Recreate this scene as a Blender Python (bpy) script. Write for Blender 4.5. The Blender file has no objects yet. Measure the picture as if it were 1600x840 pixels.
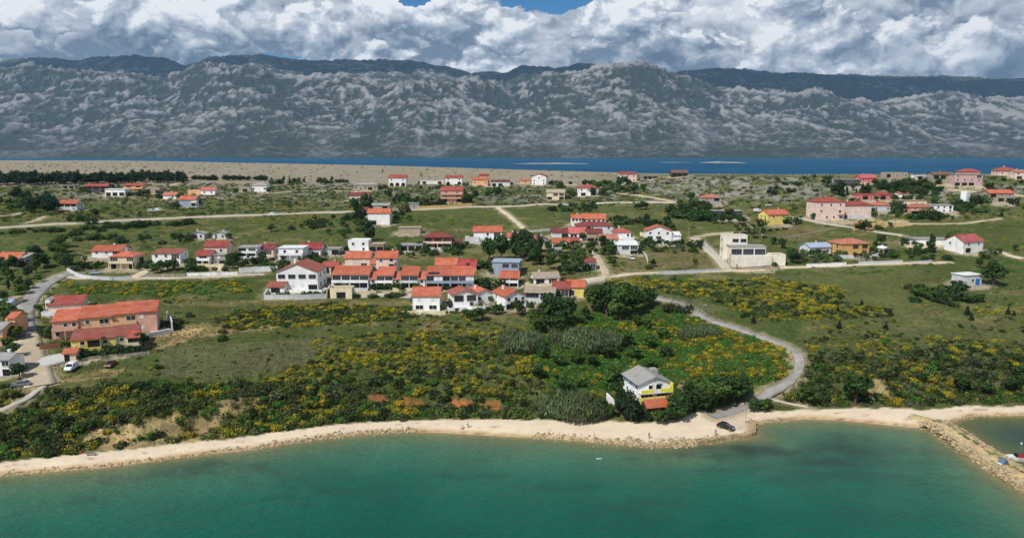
import bpy, bmesh, math, random
import numpy as np
from mathutils import Vector, Matrix
rng = np.random.default_rng(7)
random.seed(7)
sc = bpy.context.scene
COL = sc.collection
R = math.radians

# ------------------------------------------------------------ camera
CH = 70.0                      # camera height above the bay
FPX = 1143.0                   # focal length in pixels of the 1600 px wide photograph
PITCH = math.atan(184.0 / FPX)
cam_d = bpy.data.cameras.new('camera')
cam = bpy.data.objects.new('camera', cam_d)
COL.objects.link(cam)
cam_d.sensor_width = 36.0
cam_d.lens = 36.0 * FPX / 1600.0
cam_d.clip_start = 1.0
cam_d.clip_end = 60000.0
cam.location = (0, 0, CH)
cam.rotation_euler = (math.pi / 2 - PITCH, 0, 0)
sc.camera = cam

# ------------------------------------------------------------ sun and sky
SUN = Vector((-0.58, -0.66, 1.02)).normalized()
el_s, az_s = math.asin(SUN.z), math.atan2(SUN.x, SUN.y)
sl = bpy.data.lights.new('sun', 'SUN')
sl.energy = 4.7
sl.angle = R(0.5)
sl.color = (1.0, 0.965, 0.91)
so = bpy.data.objects.new('sun', sl)
COL.objects.link(so)
so.rotation_euler = SUN.to_track_quat('Z', 'Y').to_euler()
so.location = (-300, -200, 600)

world = bpy.data.worlds.new('World')
sc.world = world
world.use_nodes = True
wt = world.node_tree
wt.nodes.clear()
WN, WL = wt.nodes, wt.links
def wn(kind, **kw):
    n = WN.new(kind)
    for k, v in kw.items(): setattr(n, k, v)
    return n
def wsock(n, i, v):
    if hasattr(v, 'is_output'): WL.new(v, n.inputs[i])
    else: n.inputs[i].default_value = v
def wm(op, a, b=0.0, c=0.0, clamp=False):
    n = wn('ShaderNodeMath', operation=op, use_clamp=clamp)
    wsock(n, 0, a); wsock(n, 1, b); wsock(n, 2, c)
    return n.outputs[0]
def wvec(x, y, z):
    n = wn('ShaderNodeCombineXYZ')
    wsock(n, 0, x); wsock(n, 1, y); wsock(n, 2, z)
    return n.outputs[0]
def wss(v, a, b, lo=0.0, hi=1.0):
    n = wn('ShaderNodeMapRange', interpolation_type='SMOOTHSTEP')
    wsock(n, 0, v); wsock(n, 1, a); wsock(n, 2, b); wsock(n, 3, lo); wsock(n, 4, hi)
    return n.outputs[0]
sky = wn('ShaderNodeTexSky', sky_type='NISHITA', sun_disc=False)
sky.sun_elevation = el_s
sky.sun_rotation = az_s
sky.altitude = 1200
sky.ozone_density = 5.0
bg_sky = wn('ShaderNodeBackground'); bg_sky.inputs[1].default_value = 0.085
hs_ = wn('ShaderNodeHueSaturation'); hs_.inputs['Saturation'].default_value = 1.35; WL.new(sky.outputs[0], hs_.inputs['Color']); WL.new(hs_.outputs[0], bg_sky.inputs[0])
tc = wn('ShaderNodeTexCoord')
sep = wn('ShaderNodeSeparateXYZ'); WL.new(tc.outputs['Generated'], sep.inputs[0])
az = wm('ARCTAN2', sep.outputs[0], sep.outputs[1])
el = wm('ARCSINE', sep.outputs[2])
def cloud_relief(da, de, sx=2.30, vs_=10.5, dt=4.0):
    """billowing relief of the cloud bank over direction: rounded heads with creases between them"""
    a = wm('ADD', az, da); e = wm('ADD', el, de)
    v = wvec(wm('ADD', a, sx), wm('MULTIPLY', e, 1.45), 0.0)
    n = wn('ShaderNodeTexNoise', noise_dimensions='2D'); WL.new(v, n.inputs['Vector'])
    n.inputs['Scale'].default_value = 9.0; n.inputs['Detail'].default_value = 7.0; n.inputs['Roughness'].default_value = 0.6
    w = wn('ShaderNodeVectorMath', operation='MULTIPLY_ADD')
    WL.new(n.outputs['Color'], w.inputs[0]); w.inputs[1].default_value = (.072, .072, 0); WL.new(v, w.inputs[2])
    q = wn('ShaderNodeTexVoronoi', voronoi_dimensions='2D', feature='SMOOTH_F1')
    WL.new(w.outputs[0], q.inputs['Vector'])
    q.inputs['Scale'].default_value = vs_; q.inputs['Detail'].default_value = dt; q.inputs['Lacunarity'].default_value = 2.2
    q.inputs['Roughness'].default_value = 0.50; q.inputs['Smoothness'].default_value = 0.35
    dd = wm('MULTIPLY', q.outputs['Distance'], q.outputs['Distance'])
    return wm('ADD', wm('SUBTRACT', 1.0, dd), wm('MULTIPLY', n.outputs['Fac'], 0.55)), n.outputs['Fac']
D0, N0 = cloud_relief(0.0, 0.0)
D1, _ = cloud_relief(-0.006, 0.010)
lf = wn('ShaderNodeTexNoise', noise_dimensions='2D')
WL.new(wvec(wm('ADD', az, 1.9), wm('MULTIPLY', el, 2.3), 0.0), lf.inputs['Vector'])
lf.inputs['Scale'].default_value = 6.5; lf.inputs['Detail'].default_value = 5.0; lf.inputs['Roughness'].default_value = 0.55
emb = wm('MULTIPLY', wm('SUBTRACT', D0, D1), 0.85)
# brighter high and to the right, darker flat bases to the left and low down
tone = wm('ADD', wss(el, 0.105, 0.185, -0.24, 0.16), wss(az, -0.6, 0.45, -0.07, 0.06))
tone = wm('ADD', tone, wm('MULTIPLY', wm('SUBTRACT', lf.outputs['Fac'], 0.5), 1.5))
tone = wm('ADD', tone, wm('MULTIPLY', wm('SUBTRACT', D0, 0.55), 0.22))
lit = wm('ADD', wm('ADD', emb, tone), 0.61)
ramp = wn('ShaderNodeValToRGB')
WL.new(lit, ramp.inputs[0])
cr = ramp.color_ramp
cr.elements[0].position = 0.0; cr.elements[0].color = (0.11, 0.155, 0.225, 1)
cr.elements[1].position = 0.97; cr.elements[1].color = (0.95, 0.965, 0.99, 1)
for p, c in ((0.25, (0.19, 0.245, 0.33, 1)), (0.5, (0.36, 0.42, 0.51, 1)), (0.75, (0.60, 0.655, 0.73, 1))):
    e = cr.elements.new(p); e.color = c
bg_cl = wn('ShaderNodeBackground'); bg_cl.inputs[1].default_value = 1.0
# a second, farther bank shows between the near heads
B0, BN = cloud_relief(0.0, 0.0, 5.17, 13.0, 3.0)
B1, _ = cloud_relief(-0.005, 0.009, 5.17, 13.0, 3.0)
rb = wn('ShaderNodeValToRGB')
WL.new(wm('ADD', wm('ADD', wm('MULTIPLY', wm('SUBTRACT', B0, B1), 0.62), wm('MULTIPLY', wm('SUBTRACT', B0, 0.6), 0.22)), wm('ADD', tone, 0.56)), rb.inputs[0])
rb.color_ramp.elements[0].color = (0.17, 0.225, 0.31, 1); rb.color_ramp.elements[1].color = (0.80, 0.84, 0.89, 1)
near = wss(D0, 0.34, 0.58)
mixc = wn('ShaderNodeMix', data_type='RGBA')
WL.new(near, mixc.inputs[0]); WL.new(rb.outputs[0], mixc.inputs[6]); WL.new(ramp.outputs[0], mixc.inputs[7])
WL.new(mixc.outputs[2], bg_cl.inputs[0])
# coverage: a closed bank over the mountains, thinning out overhead, a few blue holes near the top
cov = wss(el, 0.24, 0.80, 1.5, -0.6)
def hole(a0, e0, ra, re, k):
    a = wm('DIVIDE', wm('SUBTRACT', wm('ADD', az, wm('MULTIPLY', wm('SUBTRACT', N0, 0.5), 0.16)), a0), ra)
    e = wm('DIVIDE', wm('SUBTRACT', wm('ADD', el, wm('MULTIPLY', wm('SUBTRACT', BN, 0.5), 0.05)), e0), re)
    r2 = wm('ADD', wm('MULTIPLY', a, a), wm('MULTIPLY', e, e))
    return wm('MULTIPLY', wm('EXPONENT', wm('MULTIPLY', r2, -1.0)), k)
holes = wm('ADD', hole(0.063, 0.1925, 0.058, 0.0155, 2.6), hole(-0.128, 0.191, 0.022, 0.009, 2.2))
holes = wm('ADD', holes, hole(-0.30, 0.119, 0.10, 0.004, 0.85))
mask_v = wm('SUBTRACT', wm('ADD', cov, wm('MULTIPLY', wm('SUBTRACT', D0, 0.55), 0.7)), wm('MULTIPLY', holes, 1.35))
mask = wss(mask_v, 0.30, 0.52)
mx = wn('ShaderNodeMixShader')
WL.new(mask, mx.inputs[0]); WL.new(bg_sky.outputs[0], mx.inputs[1]); WL.new(bg_cl.outputs[0], mx.inputs[2])
wo = wn('ShaderNodeOutputWorld'); WL.new(mx.outputs[0], wo.inputs[0])

# ------------------------------------------------------------ exposure and engine
sc.render.engine = 'CYCLES'
vs = sc.view_settings
vs.view_transform = 'Standard'; vs.look = 'None'; vs.exposure = 0.0; vs.gamma = 1.0; vs.use_curve_mapping = False
cy = sc.cycles
cy.use_denoising = True
cy.max_bounces = 5; cy.diffuse_bounces = 2; cy.glossy_bounces = 2; cy.transmission_bounces = 3
cy.volume_bounces = 0; cy.transparent_max_bounces = 6
cy.caustics_reflective = False; cy.caustics_refractive = False
cy.sample_clamp_indirect = 4.0

# ------------------------------------------------------------ numeric helpers
_perm = {}
def _tab(seed):
    if seed not in _perm:
        g = np.random.default_rng(seed)
        p = g.permutation(256); a = g.random(256) * 2 * np.pi
        _perm[seed] = (np.concatenate([p, p]), np.cos(a), np.sin(a))
    return _perm[seed]
def perlin(x, y, seed=0):
    p, gx, gy = _tab(seed)
    x = np.asarray(x, float); y = np.asarray(y, float)
    xi = np.floor(x).astype(np.int64); yi = np.floor(y).astype(np.int64)
    xf = x - xi; yf = y - yi
    u = xf * xf * xf * (xf * (xf * 6 - 15) + 10); v = yf * yf * yf * (yf * (yf * 6 - 15) + 10)
    def g(ix, iy, fx, fy):
        h = p[(p[ix & 255] + iy) & 255]
        return gx[h] * fx + gy[h] * fy
    a = g(xi, yi, xf, yf); b = g(xi + 1, yi, xf - 1, yf)
    c = g(xi, yi + 1, xf, yf - 1); d = g(xi + 1, yi + 1, xf - 1, yf - 1)
    return (a + u * (b - a)) * (1 - v) + (c + u * (d - c)) * v
def fbm(x, y, octv=4, seed=0, gain=0.5, ridged=False):
    s = 0.0; amp = 1.0; tot = 0.0; f = 1.0
    for i in range(octv):
        n = perlin(x * f + 17.3 * i, y * f - 9.1 * i, seed + i) * 1.5
        if ridged: n = 1 - 2 * np.minimum(np.abs(n) * 1.3, 1)
        s = s + n * amp; tot += amp; amp *= gain; f *= 2.03
    return s / tot
def sstep(x, a, b):
    t = np.clip((np.asarray(x, float) - a) / (b - a), 0, 1)
    return t * t * (3 - 2 * t)
CP, SP = math.cos(PITCH), math.sin(PITCH)
def ray(px, py):
    """direction through a photograph pixel, scaled so that its forward (Y) component is 1"""
    u = (np.asarray(px, float) - 800) / FPX; v = (420 - np.asarray(py, float)) / FPX
    dy = CP + v * SP; dz = -SP + v * CP
    return u / dy, dz / dy
def project(x, y, z):
    """world point to photograph pixel"""
    dz = z - CH
    fw = y * CP - dz * SP; up = y * SP + dz * CP
    fw = np.maximum(fw, 1e-3)
    return 800 + FPX * x / fw, 420 - FPX * up / fw
def depth(x, y, z):
    return y * CP - (z - CH) * SP
def at_level(px, py, z=0.0):
    a, b = ray(px, py)
    Y = (z - CH) / b
    return a * Y, Y
def inpoly(px, py, poly):
    inside = np.zeros(np.shape(px), bool)
    n = len(poly)
    for i in range(n):
        x1, y1 = poly[i]; x2, y2 = poly[(i + 1) % n]
        if y1 == y2: continue
        c = ((y1 > py) != (y2 > py)) & (px < (x2 - x1) * (py - y1) / (y2 - y1) + x1)
        inside ^= c
    return inside
def seg_dist(x, y, pts):
    d = np.full(np.shape(x), 1e9)
    for (x1, y1), (x2, y2) in zip(pts[:-1], pts[1:]):
        dx, dy = x2 - x1, y2 - y1
        L = dx * dx + dy * dy + 1e-9
        t = np.clip(((x - x1) * dx + (y - y1) * dy) / L, 0, 1)
        d = np.minimum(d, (x - x1 - t * dx) ** 2 + (y - y1 - t * dy) ** 2)
    return np.sqrt(d)

# ------------------------------------------------------------ materials
def lin(c):
    return tuple(((v / 255.0) / 12.92 if v <= 10.3 else ((v / 255.0 + 0.055) / 1.055) ** 2.4) for v in c)
_mats = {}
class NT:
    def __init__(s, name):
        s.m = bpy.data.materials.new(name); s.m.use_nodes = True
        s.t = s.m.node_tree; s.b = s.t.nodes['Principled BSDF']
    def n(s, kind, **kw):
        q = s.t.nodes.new(kind)
        for k, v in kw.items(): setattr(q, k, v)
        return q
    def s(s, sock, v):
        if hasattr(v, 'is_output'): s.t.links.new(v, sock)
        else: sock.default_value = v
    def noise(s, vec, scale, detail=4, rough=0.55, dist=0.0):
        q = s.n('ShaderNodeTexNoise'); 
        if vec is not None: s.s(q.inputs['Vector'], vec)
        q.inputs['Scale'].default_value = scale; q.inputs['Detail'].default_value = detail
        q.inputs['Roughness'].default_value = rough; q.inputs['Distortion'].default_value = dist
        return q.outputs['Fac']
    def math(s, op, a, b=0.0, clamp=False):
        q = s.n('ShaderNodeMath', operation=op, use_clamp=clamp); s.s(q.inputs[0], a); s.s(q.inputs[1], b); return q.outputs[0]
    def rng(s, v, a, b, lo=0.0, hi=1.0):
        q = s.n('ShaderNodeMapRange'); s.s(q.inputs[0], v)
        for i, w in enumerate((a, b, lo, hi)): s.s(q.inputs[i + 1], w)
        return q.outputs[0]
    def mix(s, f, a, b, mode='MIX'):
        q = s.n('ShaderNodeMix', data_type='RGBA', blend_type=mode)
        s.s(q.inputs[0], f); s.s(q.inputs[6], a); s.s(q.inputs[7], b); return q.outputs[2]
    def bump(s, h, strength, dist):
        q = s.n('ShaderNodeBump'); s.s(q.inputs['Height'], h)
        q.inputs['Strength'].default_value = strength; q.inputs['Distance'].default_value = dist
        s.t.links.new(q.outputs[0], s.b.inputs['Normal'])
    def out(s, col, rough=0.8, spec=0.3):
        s.s(s.b.inputs['Base Color'], col); s.s(s.b.inputs['Roughness'], rough)
        s.b.inputs['Specular IOR Level'].default_value = spec
        return s.m
def c4(c, k=1.0): return (c[0] * k, c[1] * k, c[2] * k, 1.0)
def plaster(name, col, var=0.16, rough=0.85, scale=0.7, spec=0.25):
    """weathered painted or rendered surface: streaks, stains and a slight bump"""
    if name in _mats: return _mats[name]
    k = NT(name)
    co = k.n('ShaderNodeTexCoord').outputs['Object']
    mp = k.n('ShaderNodeMapping'); mp.inputs['Scale'].default_value = (1.0, 1.0, 0.35)
    k.s(mp.inputs[0], co)
    a = k.noise(mp.outputs[0], scale, 5, 0.6); b = k.noise(co, 6.0, 3, 0.6)
    oi = k.n('ShaderNodeObjectInfo').outputs['Random']
    f = k.math('ADD', k.math('MULTIPLY', a, 0.7), k.math('MULTIPLY', b, 0.3))
    f = k.rng(f, 0.30, 0.70, 1.0 - var * 2.0, 1.0 + var * 0.6)
    f = k.math('MULTIPLY', f, k.rng(oi, 0, 1, 0.93, 1.05))
    hv = k.n('ShaderNodeHueSaturation'); k.s(hv.inputs['Value'], f); hv.inputs['Color'].default_value = c4(col)
    k.bump(b, 0.25, 0.05)
    _mats[name] = k.out(hv.outputs[0], rough, spec)
    return _mats[name]
def tiles(name, col):
    """clay roof tiles: rows of pans, patchy firing colours, some lichen"""
    if name in _mats: return _mats[name]
    k = NT(name)
    co = k.n('ShaderNodeTexCoord').outputs['Object']
    a = k.noise(co, 0.55, 4, 0.6); b = k.noise(co, 4.5, 3, 0.7)
    w = k.n('ShaderNodeTexWave', wave_type='BANDS', bands_direction='X'); k.s(w.inputs[0], co)
    w.inputs['Scale'].default_value = 0.9; w.inputs['Distortion'].default_value = 0.6
    w2 = k.n('ShaderNodeTexWave', wave_type='BANDS', bands_direction='Z'); k.s(w2.inputs[0], co)
    w2.inputs['Scale'].default_value = 1.6; w2.inputs['Distortion'].default_value = 0.6
    oi = k.n('ShaderNodeObjectInfo').outputs['Random']
    f = k.math('ADD', k.math('MULTIPLY', a, 0.55), k.math('MULTIPLY', b, 0.45))
    f = k.rng(f, 0.3, 0.7, 0.60, 1.24)
    f = k.math('MULTIPLY', f, k.rng(oi, 0, 1, 0.80, 1.12))
    f = k.math('MULTIPLY', f, k.rng(w.outputs['Fac'], 0, 1, 0.86, 1.05))
    f = k.math('MULTIPLY', f, k.rng(w2.outputs['Fac'], 0, 1, 0.93, 1.03))
    hv = k.n('ShaderNodeHueSaturation'); k.s(hv.inputs['Value'], f); hv.inputs['Color'].default_value = c4(col)
    k.s(hv.inputs['Hue'], k.rng(b, 0.3, 0.7, 0.492, 0.512)); k.s(hv.inputs['Saturation'], k.rng(k.noise(co, 0.35, 3, .6), 0.3, 0.7, 0.82, 1.06))
    k.bump(w.outputs['Fac'], 0.6, 0.08)
    _mats[name] = k.out(hv.outputs[0], 0.8, 0.25)
    return _mats[name]
def simple(name, col, rough=0.5, spec=0.5, metal=0.0):
    if name in _mats: return _mats[name]
    k = NT(name)
    co = k.n('ShaderNodeTexCoord').outputs['Object']
    f = k.rng(k.noise(co, 3.0, 4, 0.6), 0.3, 0.7, 0.8, 1.12)
    hv = k.n('ShaderNodeHueSaturation'); k.s(hv.inputs['Value'], f); hv.inputs['Color'].default_value = c4(col)
    k.b.inputs['Metallic'].default_value = metal
    _mats[name] = k.out(hv.outputs[0], rough, spec)
    return _mats[name]

# ------------------------------------------------------------ object helpers
def tag(o, label=None, cat=None, group=None, kind=None):
    if label: o['label'] = label
    if cat: o['category'] = cat
    if group: o['group'] = group
    if kind: o['kind'] = kind
    return o
def empty(name, loc, rz=0.0):
    o = bpy.data.objects.new(name, None); COL.objects.link(o)
    o.empty_display_size = 0.5
    o.location = loc; o.rotation_euler = (0, 0, rz)
    return o
def link(name, me, parent=None, loc=None, rot=None, scale=None):
    o = bpy.data.objects.new(name, me); COL.objects.link(o)
    if parent is not None: o.parent = parent
    if loc is not None: o.location = loc
    if rot is not None: o.rotation_euler = rot
    if scale is not None: o.scale = scale
    return o
def np_mesh(name, V, F, mats, colour=None, smooth=False, corner=None):
    """a mesh from numpy arrays; F is (n,3) or (n,4)"""
    me = bpy.data.meshes.new(name)
    V = np.asarray(V, np.float32); F = np.asarray(F, np.int32)
    n, k = F.shape
    me.vertices.add(len(V)); me.vertices.foreach_set('co', V.ravel())
    me.loops.add(n * k); me.loops.foreach_set('vertex_index', F.ravel())
    me.polygons.add(n)
    me.polygons.foreach_set('loop_start', np.arange(n, dtype=np.int32) * k)
    me.polygons.foreach_set('loop_total', np.full(n, k, np.int32))
    if smooth: me.polygons.foreach_set('use_smooth', np.ones(n, bool))
    me.update(calc_edges=True)
    for m in mats: me.materials.append(m)
    if colour is not None:
        a = me.color_attributes.new('col', 'FLOAT_COLOR', 'POINT')
        c = np.ones((len(V), 4), np.float32); c[:, :colour.shape[1]] = colour
        a.data.foreach_set('color', c.ravel())
    return me
class MB:
    """collects boxes and polygons into one mesh"""
    def __init__(s): s.v = []; s.f = []; s.m = []
    def poly(s, pts, mi=0):
        b = len(s.v); s.v += [tuple(p) for p in pts]; s.f.append(list(range(b, b + len(pts)))); s.m.append(mi)
    def hexa(s, p, mi=0):
        b = len(s.v); s.v += [tuple(q) for q in p]
        for f in ((0, 3, 2, 1), (4, 5, 6, 7), (0, 1, 5, 4), (1, 2, 6, 5), (2, 3, 7, 6), (3, 0, 4, 7)):
            s.f.append([b + i for i in f]); s.m.append(mi)
    def box(s, x0, x1, y0, y1, z0, z1, mi=0):
        s.hexa([(x0, y0, z0), (x1, y0, z0), (x1, y1, z0), (x0, y1, z0), (x0, y0, z1), (x1, y0, z1), (x1, y1, z1), (x0, y1, z1)], mi)
    def extrude(s, sec, axis, a, b, mi=0):
        """a closed section (list of 2D points, counter-clockwise) swept from a to b along x or y"""
        n = len(sec); k = len(s.v)
        P = (lambda q, t: (t, q[0], q[1])) if axis == 'x' else (lambda q, t: (q[0], t, q[1])) if axis == 'y' else (lambda q, t: (q[0], q[1], t))
        s.v += [P(q, a) for q in sec] + [P(q, b) for q in sec]
        for i in range(n):
            j = (i + 1) % n
            s.f.append([k + i, k + j, k + n + j, k + n + i]); s.m.append(mi)
        s.f.append([k + i for i in range(n)][::-1]); s.m.append(mi)
        s.f.append([k + n + i for i in range(n)]); s.m.append(mi)
    def tube(s, p0, p1, r0, r1, seg=8, mi=0):
        p0 = Vector(p0); p1 = Vector(p1); d = (p1 - p0).normalized()
        a = d.orthogonal().normalized(); b = d.cross(a); k = len(s.v)
        for p, r in ((p0, r0), (p1, r1)):
            for i in range(seg):
                t = 2 * math.pi * i / seg
                s.v.append(tuple(p + a * (r * math.cos(t)) + b * (r * math.sin(t))))
        for i in range(seg):
            j = (i + 1) % seg
            s.f.append([k + i, k + j, k + seg + j, k + seg + i]); s.m.append(mi)
        s.f.append([k + i for i in range(seg)][::-1]); s.m.append(mi)
        s.f.append([k + seg + i for i in range(seg)]); s.m.append(mi)
    def mesh(s, name, mats):
        me = bpy.data.meshes.new(name); me.from_pydata(s.v, [], s.f)
        for m in (mats if isinstance(mats, (list, tuple)) else [mats]): me.materials.append(m)
        me.polygons.foreach_set('material_index', np.array(s.m, np.int32))
        bm = bmesh.new(); bm.from_mesh(me); bmesh.ops.recalc_face_normals(bm, faces=bm.faces); bm.to_mesh(me); bm.free()
        return me
    def build(s, name, mats, parent=None, loc=None, rot=None):
        return link(name, s.mesh(name, mats), parent, loc, rot)

# ============================================================ LAND
SHORE_PX = [(-420, 775), (-200, 760), (-80, 750), (0, 743), (60, 738), (150, 731), (240, 720), (330, 708), (400, 701), (450, 692), (520, 683),
            (580, 677), (640, 674), (700, 676), (760, 680), (800, 682), (850, 684), (900, 688), (960, 693), (1000, 696), (1040, 697),
            (1090, 694), (1130, 688), (1160, 685), (1177, 681), (1178, 670), (1177, 662), (1210, 658), (1260, 654), (1310, 656), (1360, 661),
            (1420, 667), (1456, 669), (1480, 666), (1494, 656), (1520, 650), (1600, 649), (1750, 648), (2000, 650)]
SHORE = [tuple(map(float, at_level(*p))) for p in SHORE_PX]
_sx = np.array([p[0] for p in SHORE]); _sy = np.array([p[1] for p in SHORE])
def shore_s(x, y):
    """distance inland from the waterline (negative on the water side)"""
    d = seg_dist(x, y, SHORE)
    inside = y > np.interp(x, np.maximum.accumulate(_sx + np.arange(len(_sx)) * 1e-4), _sy)
    return np.where(inside, d, -d)
PF_S = [0, 3, 9, 12.5, 20, 30, 45, 60, 120, 200, 290, 420, 550, 700, 4000]
PF_Z = [0, .8, 1.5, 2.0, 5.5, 9, 11, 12.5, 18, 25, 33, 40, 44, 45, 45]
GU_S = [0, 9, 14, 30, 60, 90, 120, 200, 290, 420, 550, 700, 4000]
GU_Z = [0, 1.5, 2.0, 3.4, 7.5, 13.0, 18, 25, 33, 40, 44, 45, 45]
CL_S = [0, 3, 9, 11.5, 14.5, 22, 30, 45, 60, 120, 200, 290, 420, 550, 700, 4000]
CL_Z = [0, .8, 1.5, 2.0, 6.0, 8.2, 9.5, 11, 12.5, 18, 25, 33, 40, 44, 45, 45]
def land_z(x, y):
    s = shore_s(x, y)
    u = x / np.maximum(y, 1)
    a = np.interp(s, PF_S, PF_Z); g = np.interp(s, GU_S, GU_Z); c = np.interp(s, CL_S, CL_Z)
    wg = np.exp(-((x - 40) / 26.0) ** 2) * 0.95
    wc = sstep(u, -.585, -.52) * (1 - sstep(u, -.41, -.36))
    z = a * (1 - wc) + c * wc
    z = z * (1 - wg) + g * wg
    z = z * (1 + 0.17 * sstep(u, -0.05, 0.40) * sstep(s, 120, 360))
    k = sstep(s, 14, 40)
    z = z + k * (fbm(x / 38, y / 38, 3, 11) * 1.0 + fbm(x / 9, y / 9, 3, 21) * 0.35)
    z = z + sstep(s, 12, 16) * (1 - sstep(s, 26, 40)) * fbm(x / 5, y / 7, 4, 31, ridged=True) * 1.3
    z = z + sstep(s, 300, 420) * sstep(u, .10, .22) * (fbm(x / 26, y / 26, 4, 41, ridged=True) * 2.4)      # rocky karst knoll
    z = z + (1 - sstep(s, 9, 13)) * sstep(s, .5, 4) * fbm(x / 5, y / 5, 2, 51) * 0.06
    # the plateau breaks off to the channel behind the village
    ua = np.array([-1.2, -.70, -.525, -.35, -.175, 0, .175, .35, .7, 1.2])
    pe = np.array([249.6, 250, 250.5, 254, 258, 264, 270, 272, 271, 270.])
    zt = 45 * (1 + 0.17 * sstep(ua, -0.05, 0.40))
    ye = (CH - zt) / ((pe - 236) / FPX)
    Ye = np.interp(u, ua, ye)
    pl = np.interp(u, ua, pe)
    edge = CH - (pl - 236) / FPX * y
    z = z + (np.minimum(edge, z + 14) - z) * sstep(y, Ye * .72, Ye * .98) * (s > 100)
    z = z - (z + 6) * sstep(y, Ye, Ye * 1.18)
    sea = -np.minimum(0.16 * np.abs(s), 7) - .02
    return np.where(s < 0, sea, z)
NU, NY = 760, 640
GU0, GU1, GY0, GY1 = -1.02, 1.02, 112.0, 2800.0
gu = np.linspace(GU0, GU1, NU); gl = np.linspace(math.log(GY0), math.log(GY1), NY)
UU, LL = np.meshgrid(gu, gl)
GYY = np.exp(LL); GXX = UU * GYY
HZ = land_z(GXX, GYY)
SS = shore_s(GXX, GYY)
def hz(x, y):
    """terrain height, read from the same grid the terrain mesh is made of"""
    x = np.asarray(x, float); y = np.asarray(y, float)
    fu = np.clip((x / y - GU0) / (GU1 - GU0) * (NU - 1), 0, NU - 1.001)
    fy = np.clip((np.log(y) - gl[0]) / (gl[-1] - gl[0]) * (NY - 1), 0, NY - 1.001)
    i = fu.astype(int); j = fy.astype(int); a = fu - i; b = fy - j
    return (HZ[j, i] * (1 - a) + HZ[j, i + 1] * a) * (1 - b) + (HZ[j + 1, i] * (1 - a) + HZ[j + 1, i + 1] * a) * b
_Yt = np.exp(np.linspace(math.log(113.), math.log(2700.), 1500))
def ground(px, py):
    """where the view line of a photograph pixel meets the land (or the water)"""
    px = np.atleast_1d(np.asarray(px, float)); py = np.atleast_1d(np.asarray(py, float))
    X = np.empty(len(px)); Y = np.empty(len(px))
    for k in range(len(px)):
        a, b = ray(px[k], py[k])
        z = CH + b * _Yt
        g = np.maximum(hz(a * _Yt, _Yt), 0.0) - z
        w = np.nonzero(g >= 0)[0]
        if len(w) == 0: Y[k] = 1500.0
        elif w[0] == 0: Y[k] = _Yt[0]
        else:
            i = w[0]; t = g[i - 1] / (g[i - 1] - g[i]); Y[k] = _Yt[i - 1] + t * (_Yt[i] - _Yt[i - 1])
        X[k] = a * Y[k]
    return X, Y, hz(X, Y)
def gpt(px, py):
    x, y, z = ground(px, py)
    return Vector((float(x[0]), float(y[0]), float(z[0])))

# ---- ground colours, assigned to the land itself (patches with ragged edges)
GPX, GPY = project(GXX, GYY, HZ)
JX = GPX + fbm(GXX / 14, GYY / 14, 3, 61) * 16 + fbm(GXX / 3, GYY / 3, 2, 63) * 5
JY = GPY + (fbm(GXX / 14, GYY / 14, 3, 71) * 7 + fbm(GXX / 3, GYY / 3, 2, 73) * 2.5) * np.clip((GPY - 236) / 220, .12, 1)
n1 = fbm(GXX / 45, GYY / 45, 4, 81); n2 = fbm(GXX / 11, GYY / 11, 3, 91); n3 = fbm(GXX / 160, GYY / 60, 3, 95)
GRASS = np.array(lin((92, 98, 54))); OLIVE = np.array(lin((74, 86, 40))); DRY = np.array(lin((128, 116, 78)))
GREEN = np.array(lin((62, 88, 34))); TAN = np.array(lin((176, 148, 106))); BARE = np.array(lin((152, 142, 120)))
ROCK = np.array(lin((146, 142, 130))); SAND = np.array(lin((208, 191, 165))); WET = np.array(lin((176, 146, 104)))
OCHRE = np.array(lin((184, 158, 110))); REDE = np.array(lin((178, 112, 70))); DIRT = np.array(lin((150, 128, 92)))
GREYG = np.array(lin((104, 102, 74)))
C = np.empty(GXX.shape + (3,))
t = np.clip(.5 + n1 * .9, 0, 1)[..., None]
C[:] = GRASS * (1 - t) + OLIVE * t
t = sstep(n2 + n3 * .6, .0, .42)[..., None] * .68
C = C * (1 - t) + DRY * t
def patch(poly, col, k=1.0, nz=None, soft=None):
    global C
    m = inpoly(JX, JY, poly)
    w = m * k * (1.0 if nz is None else nz)
    C = C * (1 - w[..., None]) + col * w[..., None]
P1 = np.clip(.6 + n2 * 1.2, 0, 1)
patch([(130, 575), (330, 530), (560, 505), (700, 520), (640, 560), (440, 590), (200, 605)], OLIVE * .92, .7)
patch([(250, 540), (480, 530), (560, 545), (430, 585), (250, 590)], GREYG * .95, .6)
patch([(830, 500), (1000, 470), (1060, 520), (1010, 590), (880, 640), (840, 600)], GREEN, .9)
patch([(940, 440), (1250, 470), (1250, 560), (1130, 640), (1000, 620)], GREEN * .85, .6)
patch([(1180, 430), (1440, 425), (1480, 480), (1330, 500), (1250, 455)], GRASS * 1.0, .7)
patch([(1240, 520), (1600, 500), (1720, 560), (1600, 640), (1240, 640)], GREYG * .75, .55, P1)
patch([(-100, 615), (80, 610), (420, 600), (640, 590), (700, 650), (400, 680), (0, 725), (-100, 725)], OLIVE * .7, .8)
patch([(80, 440), (390, 436), (400, 470), (130, 470)], GREEN * .8, .7)
patch([(400, 455), (500, 470), (640, 470), (640, 485), (420, 480)], DRY, .7)
patch([(205, 530), (350, 495), (470, 500), (440, 512), (300, 530), (240, 545)], TAN, .85, P1)
patch([(560, 543), (640, 538), (640, 546), (570, 550)], TAN, .7, P1)
patch([(430, 500), (520, 498), (520, 506), (430, 508)], TAN, .6, P1)
patch([(68, 585), (190, 575), (180, 592), (100, 600), (72, 600)], TAN, .75, P1)
patch([(0, 602), (40, 598), (45, 622), (0, 632)], DRY, .8)
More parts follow.
